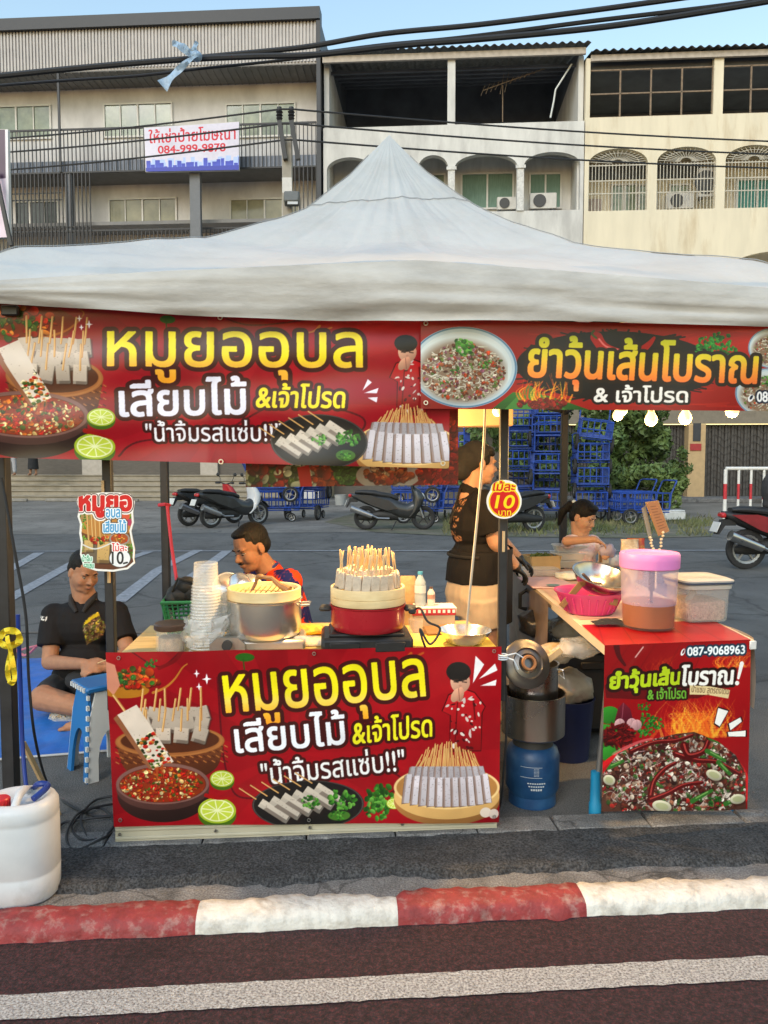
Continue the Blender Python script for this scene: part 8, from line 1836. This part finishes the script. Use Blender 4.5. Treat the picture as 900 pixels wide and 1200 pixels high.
b = MB(); a = wrL+Vector((.13, -.04, .02)); b.cyl(a+Vector((-.035, 0, -.005)), a+Vector((.05, -.02, .03)), .0028, n=6); tag(b.build('skewer_stick', MATS['skewer_wood']), 'thin wooden stick held in the seated man\'s fingers', 'stick')
# --- man in the blue and orange shirt behind the front table
Ym = 4.05
pm = thing('person', 'man with a moustache in a blue and orange sports shirt bent over the steamers', 'person', (P(320, 760, Ym+.05).x, Ym+.05, 0))
hd = Head(V3(294, 642, Ym), (-.68, -.66, -.36), (-.14, 0, 1), 1.04); nk = V3(313, 668, Ym+.04)
shN, shF = V3(338, 683, Ym-.10), V3(294, 684, Ym+.16); elN, elF = V3(338, 752, Ym-.14), V3(276, 738, Ym+.02); wrN, wrF = V3(300, 758, Ym-.26), V3(262, 742, Ym-.16)
hp = V3(346, 782, Ym+.10)
b = MB(); hd.flesh(b, nk, 1.0); b.cap(nk, nk+Vector((.03, .02, -.06)), .062, .075); limb(b, [shN, elN, wrN], [.052, .043, .028]); limb(b, [shF, elF, wrF], [.052, .043, .028]); hand(b, wrN, (-1, -.2, -.1), (0, -.3, 1), .17, .7, -1); hand(b, wrF, (-.5, -.8, -.1), (0, 0, 1), .17, .7, 1)
fz = Vector((hp.x, hp.y, .44)); b.ell(fz, (.16, .15, .13))
for y in (-.10, .10): limb(b, [fz+Vector((0, y, -.02)), fz+Vector((-.36, y*1.3, .0)), Vector((fz.x-.30, fz.y+y*1.3, .07))], [.085, .06, .038]); b.cap(Vector((fz.x-.30, fz.y+y*1.3, .045)), Vector((fz.x-.46, fz.y+y*1.3, .03)), .04, .03)
fuse(b, 'body', skin_d, pm, .0055, 4); hd.features(pm, .003, True); b = MB(); hd.hair_short(b); fuse(b, 'hair', hairm, pm, .005, 4)
def paint2(V, N):
    C = np.ones((len(V), 3))*np.array((.10, .13, .36))
    for i, p in enumerate(V):
        q = Vector(p); w = noise.noise(q*5.2+Vector((3, 0, 1)))+.28*noise.noise(q*15); st = math.sin((p[0]*.75+p[2]*.9+.05*w)*36+w*2.0); g = noise.noise(q*85)
        if st > .45 or (st > 0 and g > .10): C[i] = (.80, .24, .10)
        elif g > .38: C[i] = (.30, .16, .34)
    return C
b = MB(); ch = V3(326, 706, Ym+.03); b.ell(ch+Vector((.01, 0, .03)), (.125, .185, .15), Matrix.Rotation(R_(25), 3, 'Z')); b.cap(ch, hp, .15, .16); b.cap(shN+Vector((0, .02, 0)), shF-Vector((0, .02, 0)), .072, .072); b.cap(nk+Vector((.015, .02, -.015)), ch+Vector((0, 0, .06)), .070, .10)
for s0, e0 in ((shN, elN), (shF, elF)): b.cyl(s0, s0.lerp(e0, .62), .074, .078, 16); b.ell(s0, (.077, .077, .077))
fuse(b, 'sports_shirt', printcloth, pm, .0065, 4, .004, paint2)
b = MB(); b.tube([nk+Vector((.045*math.cos(a)+.008, .055*math.sin(a)+.01, .004+.028*math.cos(a))) for a in [k*2*math.pi/14 for k in range(14)]], .010, 8, closed=True); b.build('collar', mat('blue_collar', (.012, .03, .16), rough=.8), pm)
b = MB(); b.ell(fz+Vector((0, 0, .02)), (.175, .165, .13)); 
for y in (-.10, .10): limb(b, [fz+Vector((0, y, 0)), fz+Vector((-.34, y*1.3, .01))], [.105, .08])
fuse(b, 'shorts', mat('blue_shorts', (.012, .03, .17), rough=.8), pm, .008, 4, .003)
t = thing('plastic_stool', 'dark plastic stool under the man in the blue and orange shirt', 'stool', (fz.x, fz.y, 0)); b = MB(); b.box((fz.x, fz.y, .315), (.30, .28, .03), None, 0, .01); b.build('seat', MATS['grey_tub'], t)
for x in (-1, 1):
    for y in (-1, 1): b = MB(); b.bar((fz.x+x*.15, fz.y+y*.14, .0), (fz.x+x*.11, fz.y+y*.10, .30), .03, .03); b.build('leg', MATS['grey_tub'], t)
# --- standing cook
Yw = 4.42
pm = thing('person', 'standing woman in a black shirt and beige shorts reaching to the long table', 'person', (P(565, 740, Yw).x, Yw, 0))
hd = Head(V3(562, 543, Yw), (.95, .26, -.10), (.05, 0, 1), 1.02); nk = V3(553, 570, Yw)
shN, shF = V3(566, 590, Yw-.14), V3(556, 588, Yw+.19); elN = V3(581, 636, Yw-.14); wrN = V3(604, 664, Yw-.06); elF = V3(585, 632, Yw+.22); wrF = V3(608, 655, Yw+.22)
hp = V3(561, 705, Yw)
b = MB(); hd.flesh(b, nk, 1.05); b.cap(nk, nk+Vector((-.01, .0, -.06)), .060, .075); limb(b, [shN, elN, wrN], [.056, .046, .032]); limb(b, [shF, elF, wrF], [.056, .046, .032])
for y, kx in ((-.10, .02), (.11, -.03)): limb(b, [Vector((hp.x, Yw+y, hp.z-.06)), Vector((hp.x+.015+kx, Yw+y, .46)), Vector((hp.x+kx-.02, Yw+y, .30)), Vector((hp.x+kx-.01, Yw+y, .09))], [.115, .074, .070, .042]); b.cap(Vector((hp.x+kx-.03, Yw+y, .045)), Vector((hp.x+kx+.15, Yw+y+.03, .03)), .043, .03)
fuse(b, 'body', skin_b, pm, .0065, 5); hd.features(pm, .003)
b = MB(); hand(b, wrN-Vector((.01, 0, -.005)), (.75, .25, -.62), (.5, 0, .8), .165, .7, 1); b.cap(wrN-Vector((.03, 0, -.03)), wrN, .034, .034); fuse(b, 'glove', mat('black_rubber_glove', (.014, .014, .015), rough=.4), pm, .004, 3)
b = MB(); hand(b, wrF-Vector((.01, 0, -.005)), (.8, 0, -.5), (.5, 0, .8), .165, .7, -1); b.cap(wrF-Vector((.03, 0, -.02)), wrF, .034, .034); fuse(b, 'glove', MATS['black_rubber_glove'], pm, .004, 3)
b = MB(); hd.e(b, -.028, 0, .040, (.094, .084, .088)); hd.e(b, -.080, 0, .015, (.082, .086, .080)); hd.e(b, -.112, 0, -.045, (.066, .070, .062)); hd.e(b, .03, 0, .072, (.050, .066, .036)); fuse(b, 'head_cloth', blkcloth, pm, .006, 4, .004)
b = MB(); hd.e(b, .035, -.040, .060, (.035, .030, .022)); hd.e(b, .035, .040, .060, (.035, .030, .022)); hd.e(b, .012, -.070, .020, (.022, .009, .030)); fuse(b, 'hair', hairm, pm, .005, 3)
A = Art(0, 0, 60, 120, 2, (.115, .11, .115), 62)
for (y, s_) in ((14, "THE"), (30, "FARM")): pass
for k in range(26):
    x, y = A.rd.uniform(12, 48), A.rd.uniform(8, 112); A.poly([(x-A.rd.uniform(3, 8), y-A.rd.uniform(2, 9)), (x+A.rd.uniform(2, 8), y-A.rd.uniform(3, 9)), (x+A.rd.uniform(3, 8), y+A.rd.uniform(2, 9)), (x-A.rd.uniform(2, 8), y+A.rd.uniform(3, 9))], (.66, .47, .34))
for k in range(70): A.line((A.rd.uniform(5, 55), A.rd.uniform(4, 116)), (A.rd.uniform(5, 55), A.rd.uniform(4, 116)), 1.4, (.115, .11, .115))
ob = V3(541, 607, Yw-.1)
def paint3(V, N):
    C = np.ones((len(V), 3))*np.array((.115, .11, .115)); u = (V[:, 1]-(Yw+.10))*-1/.36*60+10; u = (-(V[:, 1]-(Yw+.08))/.30*.6-(V[:, 0]-ob.x)*-1.2+.5)*60
    v = (.5-(V[:, 2]-ob.z)/.30)*120; ok = (u > 1) & (u < 59) & (v > 1) & (v < 119) & (N[:, 0] < -.35); C[ok] = A.c[np.clip((v[ok]*2).astype(int), 0, 239), np.clip((u[ok]*2).astype(int), 0, 119)]; return C
b = MB(); ch = V3(557, 612, Yw+.02); wa = V3(561, 655, Yw+.02)
b.ell(ch, (.150, .205, .19)); b.ell(wa, (.165, .205, .16)); b.cap(shN+Vector((0, .05, 0)), shF-Vector((0, .05, 0)), .075, .075); b.cap(nk+Vector((-.01, 0, -.03)), ch, .07, .12); hem = V3(560, 674, Yw); loft(b, [(hem.x-.01, Yw, hem.z-.03, .178, .215), (hem.x-.005, Yw, hem.z+.06, .175, .212), (wa.x, Yw, wa.z+.06, .160, .20)], 26, 0, 2, 'z')
for s0, e0 in ((shN, elN), (shF, elF)): b.cyl(s0, s0.lerp(e0, .72), .080, .084, 16); b.ell(s0, (.083, .083, .083))
fuse(b, 'shirt', printcloth, pm, .0065, 4, .005, paint3)
b = MB(); loft(b, [(hp.x-.01, Yw, hp.z-.06, .168, .205), (hp.x-.015, Yw, hp.z+.05, .182, .212), (hp.x-.005, Yw, hp.z+.17, .165, .20)], 26, 0, 2.2, 'z')
for y in (-.112, .112): b.cyl(Vector((hp.x-.005, Yw+y, hp.z+.04)), Vector((hp.x+.005, Yw+y, V3(560, 730, Yw).z)), .122, .116, 22)
fuse(b, 'shorts', mat('beige_shorts', (.46, .36, .25), rough=.85, var=.12, scale=8), pm, .0075, 5, .006)
b = MB(); x0 = hp.x+.155
b.grid(lambda s, tt: Vector((x0+.035-.07*abs(s*2-1)**2+.01*math.sin(s*9), Yw-.20+.42*s, V3(560, 640, Yw).z-.42*tt)), 14, 10); b.tube([Vector((hp.x-.178*math.cos(a), Yw+.206*math.sin(a), V3(560, 649, Yw).z)) for a in [(-.9+1.8*k/14)*1.6 for k in range(15)]], .010, 6); b.tube([nk+Vector((-.075, -.06, -.01)), nk+Vector((-.09, -.02, -.10)), ch+Vector((-.155, -.10, .0))], .007, 6); b.build('apron', apronm, pm, recalc=False)
# --- girl behind the long table
Yg = 5.3
pm = thing('person', 'little girl with a ponytail in a pale pink dress behind the food boxes', 'person', (P(682, 640, Yg).x, Yg, 0))
hd = Head(V3(684, 606, Yg), (.66, -.66, -.36), (.05, 0, 1), .93); nk = V3(680, 627, Yg+.02); K = .9
shN, shF = V3(667, 637, Yg-.02), V3(697, 637, Yg+.04); elN, elF = V3(664, 634, Yg-.22), V3(712, 648, Yg-.10); wrN = V3(697, 632, Yg-.34); wrF = V3(710, 641, Yg-.30)
b = MB(); hd.flesh(b, nk, 1.16, True); b.cap(nk, nk+Vector((0, .01, -.04)), .045, .055); limb(b, [shN, elN, wrN], [.037, .032, .022]); limb(b, [shF, elF, wrF], [.036, .031, .022]); hand(b, wrN, (.9, -.1, -.45), (.4, -.1, .9), .12, .7, 1); hand(b, wrF, (-.2, -.7, -.45), (0, 0, 1), .12, .7, -1)
lx = P(682, 640, Yg).x
for x in (-.06, .06): limb(b, [Vector((lx+x, Yg+.02, .58)), Vector((lx+x, Yg+.02, .32)), Vector((lx+x, Yg+.03, .07))], [.062, .045, .03]); b.cap(Vector((lx+x, Yg+.02, .035)), Vector((lx+x, Yg-.1, .028)), .032, .024)
fuse(b, 'body', skin_b, pm, .005, 4); hd.features(pm, .004)
b = MB(); hd.e(b, -.018, 0, .042, (.098, .081, .090)); hd.e(b, -.05, 0, .0, (.066, .076, .075)); hd.e(b, .045, 0, .090, (.036, .060, .026)); hd.e(b, -.115, -.02, .055, (.035, .03, .03)); b.cap(hd.p(-.13, -.02, .05), hd.p(-.165, -.03, -.03), .030*.93, .034*.93); b.cap(hd.p(-.165, -.03, -.03), hd.p(-.155, -.03, -.13), .034*.93, .012); fuse(b, 'hair', hairm, pm, .005, 4)
b = MB(); hd.e(b, -.108, -.02, .072, (.018, .022, .022)); b.build('hair_tie', mat('pale_blue_hair_tie', (.45, .55, .62), rough=.7), pm)
b = MB(); ch = Vector((lx, Yg+.01, V3(680, 645, Yg).z)); b.ell(ch, (.108, .082, .12)); b.cap(shN+Vector((.01, 0, .012)), shF-Vector((.01, 0, -.012)), .052, .052); b.cap(nk+Vector((.0, .0, -.035)), ch, .062, .09); b.cap(shN, shN.lerp(elN, .45), .048, .045); b.cap(shF, shF.lerp(elF, .45), .048, .045); loft(b, [(lx, Yg+.02, .50, .17, .13), (lx, Yg+.02, .70, .125, .10), (lx, Yg+.02, .86, .10, .08)], 24, 0, 2, 'z')
fuse(b, 'dress', mat('pale_pink_dress', (.78, .68, .68), rough=.85, var=.18, scale=16, col2=(.66, .36, .40), mscale=26, mix=.58), pm, .006, 4, .004)
b = MB()
for k in range(9): q = shN.lerp(shF, .2+.075*k)+Vector((.0, -.052, -.005)); b.ell(q, (.022, .018, .028))
b.build('frill', mat('white_frill', (.74, .70, .70), rough=.8), pm)
mkbag(V3(712, 645, Yg-.34)-Vector((0, 0, .05)), .05, .04, .045, mat('lilac_bag', (.42, .38, .52), rough=.4, var=.15, alpha=.85), 'plastic_bag', 'lilac plastic bag in the little girl\'s hands', 'bag', 33)
# --- rider
rx, ry = RID[0], RID[1]
pm = thing('person', 'rider in a dark jacket on the red and black motorcycle', 'person', (rx-.2, ry, .8))
hd = Head((rx+.02, ry, 1.50), (1, 0, -.05), (0, 0, 1), 1.0); nk = Vector((rx-.03, ry, 1.38)); b = MB(); hd.flesh(b, nk)
for y in (-1, 1): limb(b, [Vector((rx-.2, ry+y*.1, .86)), Vector((rx+.2, ry+y*.16, .80)), Vector((rx+.16, ry+y*.17, .34))], [.095, .07, .045]); b.cap(Vector((rx+.12, ry+y*.17, .30)), Vector((rx+.30, ry+y*.17, .29)), .042, .035); limb(b, [Vector((rx-.06, ry+y*.2, 1.28)), Vector((rx+.1, ry+y*.28, 1.08)), Vector((rx+.34, ry+y*.30, 1.02))], [.055, .045, .032]); hand(b, Vector((rx+.34, ry+y*.30, 1.02)), (.6, 0, -.2), (0, 0, 1), .17, 1.1, y)
fuse(b, 'body', skin_a, pm, .008, 4); hd.features(pm); b = MB(); hd.hair_short(b); fuse(b, 'hair', hairm, pm, .007, 3)
b = MB(); b.ell((rx-.12, ry, 1.18), (.15, .21, .2)); b.cap((rx-.12, ry, 1.15), (rx-.2, ry, .92), .17, .18); b.cap((rx-.07, ry-.17, 1.30), (rx-.07, ry+.17, 1.30), .08, .08); b.ell((rx-.25, ry, 1.12), (.14, .20, .26))
for y in (-1, 1): limb(b, [Vector((rx-.06, ry+y*.2, 1.29)), Vector((rx+.1, ry+y*.28, 1.08)), Vector((rx+.30, ry+y*.30, 1.03))], [.08, .066, .048])
fuse(b, 'jacket', mat('dark_grey_jacket', (.035, .033, .034), rough=.8, var=.2), pm, .010, 4, .006)
b = MB()
for y in (-1, 1): limb(b, [Vector((rx-.2, ry+y*.1, .88)), Vector((rx+.2, ry+y*.16, .81)), Vector((rx+.16, ry+y*.17, .38))], [.115, .088, .062])
fuse(b, 'trousers', blkcloth, pm, .010, 4, .004)
# --- two people far off on the steps, seen under the banner edge
def far_person(px, label, lower, upper, skirt):
    Y = 29.9; x = P(px, 550, Y).x; z = wgr; t = thing('person', label, 'person', (x, Y, z), 0, 'people on the shop steps'); hd = Head((x, Y, z+1.5), (.3, -1, 0), (0, 0, 1), 1.0)
    b = MB(); hd.flesh(b, Vector((x, Y, z+1.36)))
    for s in (-1, 1): limb(b, [Vector((x+s*.09, Y, z+.85)), Vector((x+s*.10, Y, z+.46)), Vector((x+s*.11, Y, z+.08))], [.085, .06, .04]); b.cap((x+s*.11, Y, z+.045), (x+s*.12, Y-.15, z+.035), .042, .035); limb(b, [Vector((x+s*.19, Y, z+1.28)), Vector((x+s*.24, Y, z+1.02)), Vector((x+s*.24, Y-.08, z+.80))], [.05, .04, .03]); hand(b, Vector((x+s*.24, Y-.08, z+.80)), (0, -.1, -1), (s, 0, 0), .17, .4, s)
    fuse(b, 'body', skin_a, t, .012, 3); b = MB(); hd.hair_short(b); fuse(b, 'hair', hairm, t, .012, 2)
    b = MB(); b.cap((x, Y, z+1.15), (x, Y, z+.92), .16, .15); b.cap((x-.14, Y, z+1.30), (x+.14, Y, z+1.30), .075, .075)
    for s in (-1, 1): b.cap((x+s*.19, Y, z+1.28), (x+s*.22, Y, z+1.1), .07, .065)
    fuse(b, 'shirt', upper, t, .014, 3, .004); b = MB()
    if skirt: b.cyl((x, Y, z+.95), (x, Y, z+.24), .15, .20, 20)
    else:
        for s in (-1, 1): limb(b, [Vector((x+s*.09, Y, z+.9)), Vector((x+s*.10, Y, z+.46)), Vector((x+s*.11, Y, z+.16))], [.11, .085, .075])
    fuse(b, 'skirt' if skirt else 'trousers', lower, t, .014, 3, .004)
far_person(14, 'far walker in pale grey trousers on the stone steps', mat('pale_grey_cloth', (.34, .34, .35), rough=.85), MATS['beige_shorts'], False)
far_person(39, 'far walker in a long black skirt on the stone steps', blkcloth, blkcloth, True)
